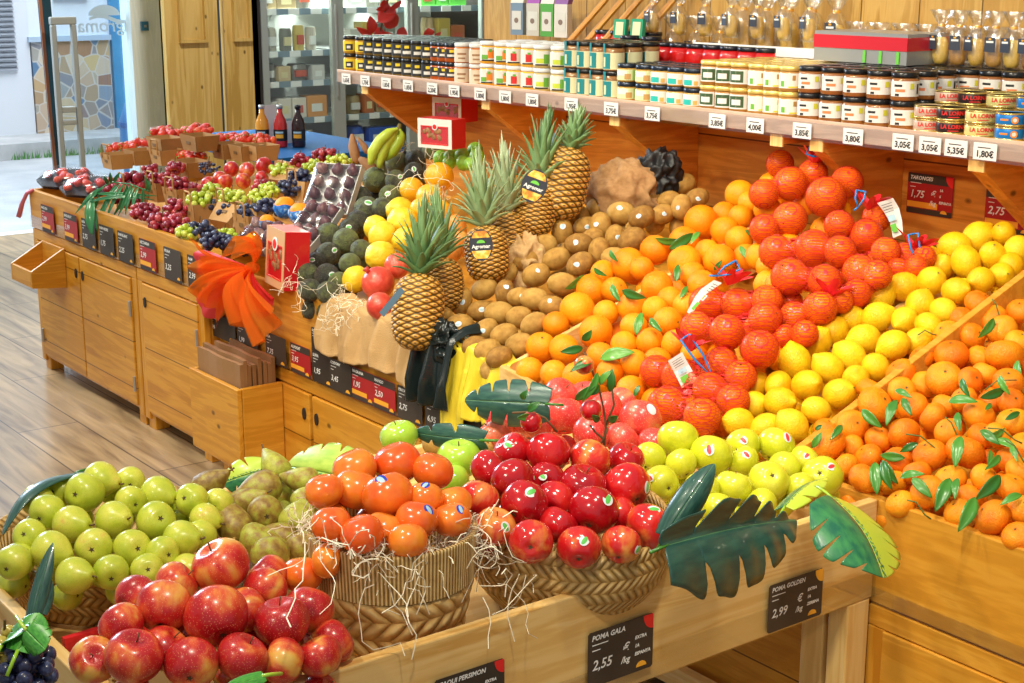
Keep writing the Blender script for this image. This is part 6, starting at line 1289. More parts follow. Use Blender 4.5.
GB = [  # (px, py, kind, n, punnet?, label)
 (161, 180, 'r', 26, 1, 'red grape bunch in a tall handled punnet'), (180, 186, 'r', 26, 1, 'red grape bunch in the handled punnet next along'), (145, 212, 'r', 34, 0, 'red grape bunch resting on the tray edge near the palm leaf'),
 (163, 222, 'r', 34, 0, 'red grape bunch spilling over the tray edge'), (133, 182, 'r', 24, 1, 'large round red grapes behind the palm leaf'), (200, 201, 'g', 30, 1, 'green grape bunch in the punnet above the tray edge'),
 (232, 198, 'g', 34, 1, 'wide green grape bunch below the nectarines'), (187, 233, 'g', 12, 0, 'small green grape bunch against the tray board'), (259, 197, 'g', 20, 0, 'green grapes beside the dark grapes'), (282, 171, 'g', 26, 0, 'pale green grapes behind the nectarines'),
 (315, 168, 'g', 26, 0, 'green grapes behind the fig tray'), (338, 162, 'g', 22, 0, 'green grapes next to the cassava roots'), (229, 212, 'b', 14, 0, 'few dark blue grapes on the lying punnet'), (252, 212, 'b', 30, 1, 'dark blue grape bunch beside the wrapped oranges'),
 (272, 206, 'b', 22, 0, 'dark blue grapes behind the wrapped oranges'), (302, 178, 'b', 32, 1, 'dark blue grape bunch behind the large fig tray'), (217, 241, 'b', 34, 0, 'black grape bunch lying against the tray board'), (209, 168, 'b', 26, 0, 'tiny dark grapes behind the nectarines'),
 (325, 156, 'r', 26, 0, 'red grapes behind the green ones near the fridge'), (300, 160, 'r', 16, 0, 'small red grape bunch near the juice bottles'), (150, 170, 'r', 20, 0, 'red grapes between the strawberry punnets'), (175, 168, 'r', 18, 0, 'red grapes under the stacked punnets'), (197, 190, 'r', 14, 0, 'red grapes beside the nectarines'), (262, 187, 'r', 14, 0, 'small red grapes below the kraft sheet'),
 (128, 200, 'r', 26, 0, 'red grapes half under the palm leaf'), (178, 208, 'r', 28, 0, 'red grapes between the two tall punnets'), (176, 224, 'r', 22, 0, 'red grapes next to the small green bunch'), (200, 230, 'b', 24, 0, 'dark grapes between green grapes and tray board'), (212, 190, 'g', 20, 0, 'green grapes under the first nectarine'),
 (240, 246, 'b', 24, 0, 'dark blue grapes close to the orange bow'), (270, 190, 'g', 20, 0, 'green grapes under the kraft sheet'), (290, 188, 'b', 24, 0, 'dark grapes left of the large fig tray'.replace('left of', 'in front of')), (225, 236, 'g', 16, 0, 'green grapes between two dark bunches'), (113, 190, 'r', 20, 0, 'red grapes next to the domed trays'),
 (212, 206, 'b', 18, 0, 'dark grapes below the wide green bunch'), (320, 178, 'g', 18, 0, 'green grapes touching the large fig tray')]
for k, (x, y, kd, n, pn, lb) in enumerate(GB):
    c = onP(x, y, (GP[0]+.06, 0, .125)); r_ = {'r': .0125, 'g': .0125, 'b': .0115}[kd]*(1.7 if k == 4 else .6 if k == 17 else 1)
    if pn: c = onP(x, y, (GP[0]+.085, 0, .125)); punnet('kraft punnet under the '+lb.split(' in ')[0], (c.x, c.y, c.z-.085), .12, .10, .08, .1*sin(k))
    bunch(lb, c, (.062, .050, .030) if n > 20 else (.045, .035, .024), n+6, r_, {'r': M['rgrape'], 'g': M['ggrape'], 'b': M['bgrape']}[kd], k)
for i, (x, y, rz, tl, lb) in enumerate(((225, 224, .15, -.9, 'kraft punnet lying on its side before the green grapes'), (252, 228, .1, -.5, 'kraft punnet tipped beside the wrapped oranges'), (281, 184, .2, -1.1, 'kraft sheet folded upright behind the green grapes'), (304, 196, .1, -.2, 'kraft punnet below the dark blue grapes'))):
    punnet(lb, onP(x, y+6, GP), .15, .12, .08, rz, tl, handle=False)
# black domed strawberry trays at the street end
for k, (x, y) in enumerate(((66, 180), (90, 188))):
    c = onP(x, y, (.838, 0, .03)); t = thing('domed_tray', ['black tray of sliced fruit under a clear dome at the very street end', 'black domed fruit tray beside the palm leaf'][k], 'fruit tray', c); t.rotation_euler = (.35, .0, .5)
    obj('tray_base', MB().prism([(.15*cos(a)*(1 if abs(cos(a)) < .9 else .96), .095*sin(a), 0) for a in np.linspace(0, 2*PI, 9)[:-1]+PI/8], (0, 0, .012)), M['black'], t)
    obj('clear_dome', MB().lathe([(.135, .012), (.125, .03), (.09, .048), (.0, .055)], 24, fn=lambda a, z: 1-.3*abs(sin(a))), M['film'], t, smooth=True)
    rr = random.Random(k); mw = Matrix.LocRotScale(c, t.rotation_euler, None)
    for i in range(12):
        o = bpy.data.objects.new('strawberry', sm_); COL.objects.link(o); o.location = mw @ Vector((rr.uniform(-.09, .09), rr.uniform(-.05, .05), .022)); o.scale = (.017,)*3; o.rotation_euler = (rr.uniform(0, 3), rr.uniform(0, 3), 0); tag(o, f'red strawberry under the clear dome of the {["street end", "palm side"][k]} tray', 'strawberry', f'strawberries under dome {["street end", "palm side"][k]}')
tag(obj('ribbon', (lambda b: b)(MB().tube([atY(33, 190, -.053), atY(27, 193, -.06), atY(22, 204, -.065), atY(19, 216, -.065)], .012, 4, taper=[.006, .010, .012, .014])), plain('pink_ribbon', (.80, .20, .28), .5), smooth=True), 'thin pink ribbon hanging off the street end corner', 'ribbon')
# palm leaf over the tray edge
t = thing('palm_leaf', 'glossy green palm leaf spread over the tray edge', 'leaf', onP(150, 190, (.86, 0, .12))); o0 = t.location.copy(); PLM = skin('palm_green', [(.3, (.02, .16, .06)), (.7, (.06, .32, .12))], 5, rough=.25, bump=0, coat=.3)
mid = [onP(150, 192, (.87, 0, .12)), onP(130, 184, (.90, 0, .12)), onP(112, 182, (.90, 0, .12)), onP(98, 190, (.88, 0, .12)), onB(86, 205, depth(onP(98, 190, (.88, 0, .12)))-.03)]
obj('midrib', MB().tube([m_-o0 for m_ in mid], .003, 6), PLM, t, smooth=True)
ends = [(150, 178), (145, 176), (140, 208), (132, 212), (125, 215), (118, 216), (112, 218), (106, 219), (100, 221), (95, 223), (120, 172), (110, 172), (104, 176), (75, 214), (80, 208), (84, 222), (90, 200), (158, 196), (92, 236), (97, 232), (155, 200)]
for k, (x, y) in enumerate(ends):
    f = min(3.99, k/len(ends)*4); i = int(f); a = mid[i].lerp(mid[i+1], f-i); wv_ = .008 if k != 18 else .022; e = onB(x, y, depth(a)-.03)
    l = small_leaf(None, a, e, wv_, PLM, seed=k); l.parent = t; l.location = -o0; l.name = 'leaflet'; del l['category']
# bottles on the blue table
def bottle(label, x, y, liquid, lab):
    c = atZ(x, y, .811); s = 1.0; t = thing('juice_bottle', label, 'bottle', c); pr_ = [(.0, 0), (.033, 0), (.036, .01), (.036, .12), (.030, .145), (.015, .175), (.013, .205)]
    obj('body', MB().lathe(pr_, 20), plain('juice_'+lab, liquid, .12, coat=.6), t, smooth=True); obj('cap', MB().lathe([(.016, .203), (.016, .222), (.0, .223)], 16), M['steel'] if lab != 'dark' else M['black'], t, smooth=True)
    lb = obj('label', MB().lathe([(.0368, .035), (.0368, .095)], 20), M['black'], t); 
    for z0, z1, m in ((.05, .07, M['yellowink']), (.075, .085, stickm['teal'])):
        n = 7; vs = []
        for zz in (z0, z1):
            for a in np.linspace(-1.3, -.1, n): vs.append((.0374*cos(a), .0374*sin(a), zz))
        obj('label_print', MB().add(vs, [(i, i+1, n+i+1, n+i) for i in range(n-1)]), m, lb)
bottle('small bottle of orange juice on the blue table', 263, 147, (.90, .38, .03), 'orange'); bottle('small bottle of red juice on the blue table', 281, 147, (.70, .03, .03), 'red'); bottle('small bottle of dark grape juice on the blue table', 299, 147, (.035, .012, .012), 'dark')
tag(obj('menu_card', MB().box((-.002, -.05, 0), (.002, .03, .21)), M['offw'], loc=atZ(272, 144, .811)), 'white card standing between the orange and red juice', 'card')
tag(obj('menu_card', MB().box((-.002, -.04, 0), (.002, .03, .12)), M['offw'], loc=atZ(291, 143, .811)), 'small white card standing between the red and dark juice', 'card')
tag(obj('paper_cup', MB().lathe([(.026, 0), (.032, .11), (.030, .11), (.024, .003)], 18), M['offw'], loc=atZ(158, 150, .88)), 'white paper cup stack standing behind the fading leaf', 'cup')
tag(obj('paper_cup', MB().lathe([(.024, 0), (.030, .07), (.028, .07), (.022, .003)], 18), M['offw'], loc=atZ(174, 146, .90)), 'single white paper cup behind the stacked punnets', 'cup')
# ------------------------------------------------------------------ jars, tins and packets on the shelf
def arc_panel(r, z0, z1, a0, a1, n=8):
    vs = [(r*cos(a), r*sin(a), z) for z in (z0, z1) for a in np.linspace(a0, a1, n)]; return MB().add(vs, [(i, i+1, n+i+1, n+i) for i in range(n-1)])
FA = math.atan2(CAM.y-SY, CAM.x+1.6)     # labels are turned towards the aisle
LBL = {}
def jar_proto(key, r, h, body, lid, lab, marks, lidh=.014, span=1.25, neck=.9, txt=None):
    bm_ = plain('jar_'+key, body, .08, coat=.8); lm = plain('lid_'+key, lid, .25, .5 if max(lid) < .7 or key.startswith('gold') else 0)
    o = bpy.data.objects.new('jar', MB().lathe([(0, 0), (r*.92, 0), (r, .004), (r, h*.72), (r*neck, h-lidh), (0, h-lidh)], 22).mesh('jar', True)); o.data.materials.append(bm_)
    l = bpy.data.objects.new('lid', MB().lathe([(r*.96, h-lidh), (r*.98, h-lidh+.002), (r*.98, h-.002), (r*.9, h), (0, h)], 22).mesh('lid', True)); l.data.materials.append(lm)
    parts = [l]
    if lab:
        a = bpy.data.objects.new('label', arc_panel(r*1.012, h*lab[1], h*lab[2], FA-span, FA+span, 14).mesh('label', True)); a.data.materials.append(plain('label_'+key, lab[0], .5)); parts.append(a)
        for k, (a0, a1, z0, z1, mt) in enumerate(marks):
            m_ = bpy.data.objects.new('label_print', arc_panel(r*1.02+.0002*k, h*z0, h*z1, FA+a0, FA+a1, 6).mesh('label_print', True)); m_.data.materials.append(mt); parts.append(m_)
    return o, parts
JC = {}
def ink(c):
    if c not in JC: JC[c] = plain('print_ink', c, .5)
    return JC[c]
bk, wt, yl, og, gn, tl_, rd, bl_ = (.02, .02, .02), (.75, .74, .70), (.85, .62, .03), (.85, .25, .02), (.14, .42, .05), (.01, .22, .24), (.65, .02, .02), (.03, .2, .6)
JP = {
 'gold': jar_proto('amber', .031, .070, (.50, .26, .02), (.03, .025, .02), (yl, .15, .70), [(-.5, .5, .2, .55, ink(bk)), (-.3, .2, .3, .45, ink(wt))]),
 'olive': jar_proto('olive', .031, .070, (.16, .10, .02), (.02, .02, .02), (bk, .12, .78), [(-.3, .3, .55, .7, ink(yl)), (-.6, .6, .25, .42, ink(wt)), (.75, 1.1, .2, .7, ink(wt))]),
 'redbrown': jar_proto('redbrown', .031, .070, (.42, .08, .01), (.015, .02, .03), (bk, .22, .70), [(-.3, .3, .52, .66, ink(yl)), (-.6, .6, .3, .42, ink(wt))]),
 'cream': jar_proto('cream', .033, .072, (.55, .18, .04), (.70, .70, .68), ((.72, .62, .48), .05, .72), [(-.5, .5, .4, .5, ink((.35, .2, .1))), (-.4, .4, .2, .28, ink((.35, .2, .1)))]),
 'squash': jar_proto('yellow', .036, .078, (.85, .42, .03), (.74, .75, .76), (wt, .12, .74), [(-.1, .5, .25, .6, ink(og)), (-.8, -.1, .2, .4, ink(gn)), (.0, .3, .52, .66, ink(gn)), (-.8, .5, .12, .18, ink(bk))]),
 'tomato': jar_proto('tomato', .036, .078, (.88, .50, .05), (.74, .75, .76), (wt, .12, .74), [(-.4, .2, .22, .56, ink(rd)), (-.2, .1, .54, .64, ink(gn)), (-.8, .5, .12, .18, ink(bk))]),
 'pepper': jar_proto('lime', .036, .078, (.55, .42, .16), (.74, .75, .76), (wt, .12, .74), [(.1, .6, .2, .6, ink(gn)), (-.7, .1, .22, .42, ink((.55, .65, .05))), (-.8, .5, .12, .18, ink(bk))]),
 'teal': jar_proto('tealpack', .036, .088, (.28, .13, .04), (.02, .02, .02), ((.72, .70, .42), .06, .66), [(-1.2, -.25, .08, .64, ink(tl_)), (-1.15, -.8, .66, .98, ink(tl_)), (-1.0, -.75, .15, .5, ink((.6, .65, .4))), (.5, .95, .12, .22, ink(gn))]),
 'limelow': jar_proto('limelow', .036, .058, (.45, .25, .04), (.02, .03, .05), ((.62, .72, .40), .10, .68), [(-1.1, .0, .35, .62, ink(wt)), (-.2, .35, .15, .45, ink((.5, .3, .1))), (.5, 1.1, .12, .66, ink((.3, .55, .12)))]),
 'aqua': jar_proto('aqua', .036, .058, (.50, .28, .05), (.02, .03, .05), (wt, .10, .68), [(-1.1, -.2, .14, .42, ink((.02, .45, .40))), (.5, 1.1, .2, .62, ink((.02, .45, .40))), (-.05, .3, .14, .36, ink((.7, .4, .1)))]),
 'honey': jar_proto('goldlid_a', .036, .072, (.34, .15, .03), (.75, .55, .15), (wt, .14, .72), [(-1.15, .15, .2, .66, ink((.04, .09, .03))), (-.9, -.1, .3, .52, ink(wt)), (.45, .8, .38, .58, ink(yl))]),
 'honeyb': jar_proto('goldlid_b', .036, .072, (.40, .20, .05), (.75, .55, .15), ((.80, .78, .68), .14, .72), [(-.9, -.55, .2, .42, ink(gn)), (.1, .35, .45, .64, ink((.4, .22, .05))), (-.2, .9, .16, .22, ink(yl))]),
 'pate': jar_proto('pate', .037, .074, (.30, .11, .03), (.02, .02, .022), (wt, .16, .70), [(-.9, -.3, .50, .58, ink(bk)), (-.8, -.1, .32, .42, ink((.75, .22, .08))), (.25, .55, .42, .62, ink((.6, .6, .04))), (-.8, -.5, .18, .26, ink(bk)), (.8, 1.0, .25, .6, ink(bk))]),
 'redtall': jar_proto('redtall', .040, .125, (.55, .012, .012), (.02, .02, .03), (bk, .12, .40), [(.1, .5, .15, .3, ink(wt))], span=.35),
 'redlow': jar_proto('redlow', .036, .068, (.58, .015, .015), (.02, .02, .03), None, []),
}
def put_jar(key, p, label, group):
    o, parts = JP[key]; n = o.copy(); COL.objects.link(n); n.location = p; n.rotation_euler = (0, 0, rnd.uniform(-.12, .12)); n.name = 'jar'
    for q in parts: c = q.copy(); COL.objects.link(c); c.parent = n
    tag(n, label, 'jar', group); return n
JD = {'gold': 'amber jar with yellow label', 'olive': 'dark olive jar with black label', 'redbrown': 'red brown jar with black label', 'cream': 'white lidded jar with cream label', 'squash': 'white lidded yellow jar with orange squash print', 'tomato': 'white lidded yellow jar with tomato print', 'pepper': 'white lidded jar with green pepper print', 'teal': 'brown jar with teal and cream label', 'limelow': 'low jar with pale green label', 'aqua': 'low jar with white and aqua label', 'honey': 'gold lidded jar with dark oval label', 'honeyb': 'gold lidded jar with cream label', 'pate': 'black lidded jar with white label', 'redtall': 'tall jar of red tomato sauce', 'redlow': 'small jar of red sauce'}
ROWN = ['front row', 'second row', 'third row', 'fourth row', 'fifth row']
def row(key, px0, px1, py, rows, stacks, y0=SY+.045, z0=SZ):
    r = JP[key][0].dimensions.x/2 if False else {'gold': .031, 'olive': .031, 'redbrown': .031, 'cream': .033, 'pate': .037, 'redtall': .040}.get(key, .036); h = {'teal': .088, 'limelow': .058, 'aqua': .058, 'honey': .072, 'honeyb': .072, 'pate': .074, 'redtall': .125, 'redlow': .068, 'squash': .078, 'tomato': .078, 'pepper': .078, 'cream': .072}.get(key, .070)
    xa = atY(px0, py, y0-r).x+r; xb = atY(px1, py, y0-r).x-r; n = max(1, int(round((xb-xa)/(2*r+.002)))+1)
    for k in range(rows):
        for s in range(stacks):
            for i in range(n):
                x = xa+(xb-xa)*i/max(1, n-1) if n > 1 else (xa+xb)/2
                lv_ = ['lower', 'upper', 'top'][s] if stacks > 1 else 'single'
                put_jar(key, (x+rnd.uniform(-.001, .001), y0+k*(2*r+.004), z0+s*(h+.0005)), f'{JD[key]}, {ORD[i]} along, {lv_}, {ROWN[k]}', 'jars on the long shelf')
row('gold', 341, 361, 72, 4, 2); row('olive', 361, 427, 75, 5, 2); row('redbrown', 427, 451, 80, 4, 2); row('cream', 451, 476, 84, 3, 2); row('squash', 476, 502, 88, 3, 2); row('tomato', 502, 529, 90, 3, 2); row('pepper', 529, 559, 92, 3, 2)
row('teal', 559, 612, 97, 3, 2); row('limelow', 612, 645, 101, 3, 2); row('aqua', 645, 694, 104, 3, 2); row('honey', 694, 741, 109, 4, 2); row('honeyb', 741, 791, 112, 4, 2); row('pate', 791, 905, 118, 4, 2)
row('pate', 905, 1015, 128, 2, 2, y0=SY+.045+3*.078)
row('redtall', 648, 768, 60, 1, 1, y0=SY+.32, z0=SZ+.045); row('redlow', 615, 650, 66, 1, 2, y0=SY+.30, z0=SZ+.05); row('redtall', 590, 650, 45, 1, 1, y0=SY+.40, z0=SZ+.07)
board('riser_board', (-2.7, SY+.265, SZ+.001), (-1.25, 1.40, SZ+.044), M['palex'], bpy.data.objects['jar_shelf'])
# stacked tins
def tin(p, col, txt, tcol, label, r=.038, h=.034):
    t = obj('tin', MB().lathe([(0, .001), (r*.97, .001), (r, .003), (r, h-.003), (r*.97, h-.001), (r*.93, h-.003), (0, h-.003)], 24), plain('tin_paint', col, .3, .2), None, loc=p, smooth=True)
    obj('rim', MB().lathe([(r*1.005, h-.005), (r*1.02, h-.002), (r*.96, h), (r*.96, h-.003)], 24), plain('tin_gold', (.72, .56, .20), .25, .8), t, smooth=True); obj('rim', MB().lathe([(r*1.005, .006), (r*1.02, .003), (r*1.0, .0)], 24), bpy.data.materials['tin_gold'], t, smooth=True)
    if txt:
        me = text_mesh(txt, .014, bold=.0006)
        for v in me.vertices: a = FA+v.co.x/r; z = h*.58+v.co.y; v.co = (r*1.02*cos(a), r*1.02*sin(a), z)
        me.materials.append(ink(tcol)); obj('lettering', me, None, t)
        obj('small_print', arc_panel(r*1.015, h*.26, h*.33, FA-.4, FA+.35), ink(tcol if tcol != wt else wt), t)
    else:
        obj('emblem', MB().lathe([(.0, 0), (.009, 0), (.009, .001), (0, .001)], 16), ink(og), t, loc=(r*1.01*cos(FA), r*1.01*sin(FA), h*.5), rot=(0, PI/2, FA)); obj('emblem_centre', MB().lathe([(.0, 0), (.005, 0), (.005, .0015), (0, .0015)], 16), ink(wt), t, loc=(r*1.012*cos(FA), r*1.012*sin(FA), h*.5), rot=(0, PI/2, FA))
        obj('small_print', arc_panel(r*1.015, h*.45, h*.58, FA-.95, FA-.4), ink(og), t)
    return tag(t, label, 'tin', 'round food tins stacked at the wall end of the shelf')
TK = [((.62, .44, .34), 'LA LORNA', rd, 'pinkish beige tin with red lettering'), ((.03, .02, .02), 'LA LORNA', rd, 'black tin with red lettering'), ((.72, .66, .26), 'LA LORNA', rd, 'pale yellow tin with red lettering'), ((.01, .20, .60), '', og, 'blue tin with orange emblem'), ((.45, .25, .08), 'LORNA', bk, 'brown tin with black lettering')]
xs_ = [atY(x, 128, SY+.01).x for x in (918, 941, 970, 1001)]; xs_.append(xs_[-1]+.085); xs_.append(xs_[-1]+.085)
for i, x in enumerate(xs_):
    c_, tx_, tc_, lb = TK[min(i, 4)]
    for k in range(3):
        for s in range(2 if k == 0 else 3 if k < 2 else 3):
            if s == 2: c2 = TK[min(i, 4)]
            p = (x-.0, SY+.05+k*.082, SZ+s*.0345+(0 if s < 2 else 0)); tin(p, c_, tx_ if k < 2 else None if tx_ else '', tc_, f'{lb}, {["lowest", "second", "topmost"][s]} of its stack, {ROWN[k]}, {ORD[i]} stack along') if (k < 2 or s == 2) else None
# red and grey carton on the jars
c0 = atY(832, 57, 1.20); c1 = atY(925, 60, 1.20)
t = thing('carton', 'long red and grey carton wrapped in film on top of the jars', 'carton', (0, 0, 0))
zt = SZ+.150
obj('carton_body', MB().box((c0.x, 1.12, zt), (c1.x, 1.30, zt+.085)), plain('carton_grey', (.35, .36, .36), .3, .3), t); obj('red_band', MB().box((c0.x-.001, 1.118, zt+.038), (c1.x+.001, 1.302, zt+.075)), plain('carton_red', (.60, .015, .03), .3, coat=.4), t)
for i, (a, m) in enumerate(((.55, M['greenink']), (.72, M['greenink']), (.9, M['greenink']))): obj('print_stripe', MB().box((c0.x+(c1.x-c0.x)*a, 1.116, zt+.002), (c0.x+(c1.x-c0.x)*(a+.03), 1.1175, zt+.036)), m, t)
t = thing('jar_tray', 'grey cardboard tray holding the top row of gold lidded jars', 'cardboard tray'); xa, xb = atY(700, 60, 1.25).x, atY(832, 60, 1.25).x
obj('tray_wall', MB().box((xa, 1.215, SZ+.1455), (xb, 1.219, SZ+.175)), M['offw'], t); obj('tray_floor', MB().box((xa, 1.219, SZ+.1455), (xb, 1.40, SZ+.149)), M['offw'], t)
# bags of pasta: clear film gathered at the neck, dark label
PAS = skin('pasta', [(.35, (.55, .28, .03)), (.5, (.85, .50, .06)), (.65, (.90, .62, .12))], 40, zst=.3, rough=.5, bump=.3, bscale=40); CRK = skin('crackers', [(.35, (.40, .17, .03)), (.6, (.72, .36, .06)), (.8, (.82, .50, .14))], 30, rough=.6, bump=.4, bscale=30)
NAVY = plain('label_navy', (.035, .045, .07), .5)
def pasta_bag(x, y, z, s, mat, k):
    lb = f'clear bag of {"pasta" if mat is PAS else "crackers"} with dark label, {ORD[k%30]}{"" if k < 30 else " again"} along the back of the shelf'
    t = thing('pasta_bag', lb, 'bag', (x, y, z), 'clear bags along the back of the shelf', rotz=rnd.uniform(-.3, .3)); t.scale = (s,)*3
    b = surf('contents', lambda p: sin(p)**.5, lambda p: cos(p), 14, 8); o = obj('contents', b, mat, t, loc=(0, 0, .045)); o.scale = (.030, .022, .045)
    f = MB().lathe([(.030, .0), (.034, .02), (.034, .085), (.022, .115), (.009, .125), (.020, .145), (.034, .175)], 20, fn=lambda a, z: (1+.10*sin(5*a+z*60)+(.22*sin(9*a) if z > .13 else 0))); obj('film', f, FILM2, t, smooth=True)
    obj('neck_tie', MB().lathe([(.010, .120), (.011, .125), (.010, .130)], 10), M['yellowink'], t)
    obj('label', MB().box((-.018, -.0365, .050), (.018, -.0355, .095)), NAVY, t); obj('label_print', MB().box((-.012, -.0372, .078), (.012, -.0366, .084)), M['chalk'], t); obj('label_print', MB().box((-.004, -.0372, .087), (.004, -.0366, .092)), M['yellowink'], t)
FILM2 = glass('crinkled_film', (.96, .97, .97), .20, .22)
k = 0
for i in range(17):
    x = atY(650+i*23, 60, 1.36).x; pasta_bag(x, 1.36, SZ+(.149 if x < xb and x > xa else .07), 1.05, PAS if i % 4 < 3 and i < 9 else CRK if i > 8 and i % 3 else PAS, k); k += 1
for i in range(6):
    x = atY(935+i*18, 60, 1.22).x; pasta_bag(x, 1.24, SZ+.151, .85, CRK if i % 2 else PAS, k); k += 1
for i in range(7):
    x = atY(655+i*26, 40, 1.30).x; pasta_bag(x, 1.29, SZ+.19, .8, PAS, k); k += 1
# long breadsticks bundled and leaning, green white boxes, tea packets
BST = skin('breadstick', [(.3, (.62, .24, .02)), (.7, (.88, .46, .06))], 6, rough=.5, bump=.1)
for i in range(5):
    a = atY(570+i*17, 40, 1.25); b_ = atY(615+i*17, -12, 1.38); t = thing('breadstick_bundle', f'leaning clear pack of long orange breadsticks, {ORD[i]} from the street end', 'breadsticks', a, 'breadstick bundles on the shelf')
    ax = (b_-a); r_ = ax.cross(Vector((0, 1, 0))).normalized()
    for j in range(6):
        off = r_*(.007*(j % 3-1))+Vector((0, .008*(j//3), 0)); obj('breadstick', MB().tube([off-ax*.15, off+ax], .0042, 6), BST, t)
    obj('film', MB().tube([-ax*.16, ax*1.02], .017, 10), M['film'], t)
for i, x_ in enumerate((621, 638)):
    c = atY(x_, 28, 1.22); o = obj('packet', MB().box((-.028, -.008, -.035), (.028, .008, .03)), plain('packet_green', (.02, .34, .18), .4), loc=c, rot=(-.1, 0, .1)); tag(o, f'small green packet with pale window standing behind the red jars, {ORD[i]} one', 'packet'); obj('pale_panel', MB().box((-.017, -.0095, -.025), (.019, -.0085, .02)), ink((.75, .72, .45)), o)
for i, (x_, cA, cB) in enumerate(((519, (.20, .30, .42), wt), (535, (.62, .60, .55), (.35, .08, .42)), (549, (.10, .40, .08), wt), (563, wt, (.25, .1, .35)))):
    c = atY(x_, 30, 1.28); c.z = SZ+.079*2+.002; o = obj('tea_packet', MB().prism([(-.03, -.015, 0), (.03, -.015, 0), (.03, .015, 0), (-.03, .015, 0)], (0, 0, .12)), plain('tea_pack', cA, .5), loc=c, rot=(0, 0, .25)); tag(o, f'upright {["blue grey", "pale purple topped", "green topped", "white portrait"][i]} herbal tea packet behind the white lidded jars', 'packet')
    obj('top_fold', MB().prism([(-.03, -.014, .12), (.03, -.014, .12), (.03, .014, .12), (-.03, .014, .12)], (0, .014, .03)), ink(cB), o); obj('pale_panel', MB().box((-.022, -.0165, .02), (.022, -.0155, .09)), ink((.72, .72, .68)), o)
    obj('picture', MB().lathe([(0, 0), (.010, 0), (.010, .001), (0, .001)], 14), ink((.25, .18, .15)), o, loc=(0, -.0168, .055), rot=(PI/2, 0, 0))
# red dried branch above the shelf end
t = thing('leaf_branch', 'branch of dried red leaves in front of the fridge', 'branch', atX(376, 42, -5.0)); o0 = t.location.copy(); RDL = plain('red_leaf', (.70, .035, .02), .4)
def bx_(x, y): return atX(x, y, -5.0)-o0
obj('stem', MB().tube([bx_(*q) for q in ((372, 60), (378, 40), (384, 15), (390, -10))], .006, 5), stemm, t)
for k, (x0, y0, x1, y1, w_) in enumerate(((378, 22, 396, 10, .05), (380, 6, 388, 2, .03), (386, 5, 376, 10, .02), (389, 10, 402, 0, .015), (371, 34, 370, 16, .03), (372, 36, 356, 27, .02), (374, 36, 385, 32, .03), (380, 33, 396, 37, .02), (398, 38, 404, 27, .03), (362, 40, 372, 36, .02), (430, 36, 428, 28, .03), (432, 40, 441, 32, .012), (384, 14, 397, 26, .045))):
    l = small_leaf(None, bx_(x0, y0)+o0, bx_(x1, y1)+o0, w_, RDL, seed=k); l.parent = t; l.location = -o0; l.name = 'red_leaf'; del l['category']
# ------------------------------------------------------------------ upright display fridge
FX = -7.0
ya = atX(262, 60, FX).y; yb = atX(338, 60, FX).y; yc = atX(413, 60, FX).y; yd = atX(486, 60, FX).y
t = thing('display_fridge', 'glass-door display fridge with lit shelves behind the blue table', 'fridge')
greyf = plain('fridge_frame', (.42, .46, .42), .35, .4)
ins = plain('fridge_inside', (.55, .56, .52), .5)
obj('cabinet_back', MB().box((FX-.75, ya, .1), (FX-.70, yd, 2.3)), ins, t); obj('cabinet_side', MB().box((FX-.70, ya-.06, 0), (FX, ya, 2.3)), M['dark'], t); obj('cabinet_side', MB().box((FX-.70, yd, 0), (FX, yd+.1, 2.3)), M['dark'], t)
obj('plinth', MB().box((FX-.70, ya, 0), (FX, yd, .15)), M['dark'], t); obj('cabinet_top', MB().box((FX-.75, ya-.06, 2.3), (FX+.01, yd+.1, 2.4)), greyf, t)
zs = [.30, .52, .70, .865, 1.08, 1.255, 1.45]; zs = [atX(300, y, FX-.1).z for y in (190, 152, 118, 81, 51, 9)]
for z in zs:
    for (p, q) in ((ya+.02, yb-.02), (yb+.06, yc-.02), (yc+.06, yd-.02)):
        s_ = obj('glass_shelf', MB().box((FX-.68, p, z-.012), (FX-.08, q, z)), plain('shelf_white', (.6, .62, .6), .3), t); obj('price_rail', MB().box((FX-.08, p, z-.035), (FX-.07, q, z+.005)), plain('rail_blue_grey', (.22, .30, .36), .3, .3), s_)
        for j in range(3):
            yy = p+(q-p)*(.1+.32*j); obj('price_ticket', MB().box((FX-.069, yy, z-.034), (FX-.066, yy+.08, z+.004)), M['offw'], s_)
for k, (p, q) in enumerate(((ya, yb), (yb, yc), (yc, yd))):
    d = obj('door_frame', MB().box((FX-.03, p, .15), (FX+.01, p+.045, 2.3)).box((FX-.03, q-.045, .15), (FX+.01, q, 2.3)).box((FX-.03, p+.045, .15), (FX+.01, q-.045, .2)).box((FX-.03, p+.045, 2.25), (FX+.01, q-.045, 2.3)), greyf, t)
    obj('door_glass', MB().box((FX-.015, p+.045, .2), (FX-.010, q-.045, 2.25)), glass('fridge_glass', (.93, .97, .96), .05, .03), d); obj('door_handle', MB().tube([(FX+.03, q-.025, .9), (FX+.03, q-.025, 1.5)], .008, 8), M['steel'], d)
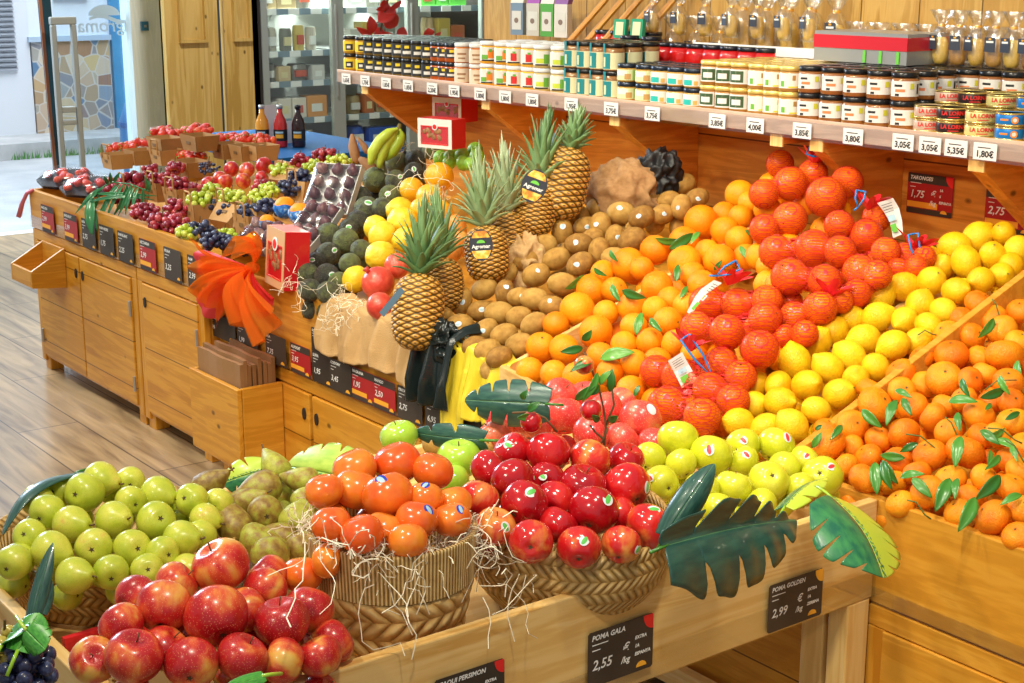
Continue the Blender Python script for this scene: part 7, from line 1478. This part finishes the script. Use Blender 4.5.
lf = bpy.data.lights.new('fridge_lamp', 'AREA'); lf.shape = 'RECTANGLE'; lf.size = 1.6; lf.size_y = .08; lf.energy = 150; lf.color = (.95, 1, .95)
lo = bpy.data.objects.new('fridge_lamp', lf); COL.objects.link(lo); lo.location = (FX-.06, (ya+yd)/2, 2.2); lo.rotation_euler = (0, .35, PI/2); lo.rotation_euler = (Vector((-.5, 0, -1))).to_track_quat('-Z', 'Y').to_euler()
lo.rotation_euler = Matrix((Vector((0, 1, 0)), Vector((-.8, 0, .6)).normalized(), Vector((.6, 0, .8)).normalized())).transposed().to_euler()
GC = [(.70, .52, .28), (.55, .50, .40), (.72, .30, .06), (.42, .30, .14), (.66, .64, .58), (.50, .14, .05), (.62, .46, .10), (.20, .20, .16)]
rr = random.Random(12); kk = 0
for zi, z in enumerate(zs):
    y = ya+.06
    while y < yd-.18:
        if abs(y-yb) < .12 or abs(y-yc) < .12: y += .08; continue
        w_ = rr.uniform(.08, .16); gap = (zs[zi+1]-z) if zi+1 < len(zs) else .25; h = rr.uniform(.55, .86)*(gap-.04)
        
        col = GC[rr.randrange(8)]
        if zi == 1 and y > yb: col = (.02, .10, .50)
        if zi == 5 and y > yc: col = (.10, .45, .06)
        if zi == 2 and y < yb-.2: col = (.75, .68, .58)
        rnd_ = rr.random()
        o = obj('food_packet', MB().box((-.12, 0, 0), (0, w_*.97, h)) if rnd_ < .55 else MB().lathe([(0, 0), (w_*.42, 0), (w_*.45, h*.7), (w_*.38, h), (0, h)], 16, c=(-w_/2, w_/2, 0)), plain('packet_print', col, .35, coat=.3), None, loc=(FX-.10, y, z+.001)); bevel(o, .006)
        obj('packet_label', MB().box((.0005 if rnd_ < .55 else -.02, w_*.2, h*.25), (.0015, w_*.72, h*.62)), ink([wt, (.75, .65, .35), (.6, .1, .05), (.8, .8, .75)][kk % 4]), o)
        tag(o, f'{"boxed" if rnd_ < .55 else "round"} chilled food pack, {ORD[kk % 30]} on its shelf, {ORD[zi]} shelf up in the fridge', 'food pack', 'chilled packs behind the fridge glass'); kk += 1; y += w_+.003
    kk = 0
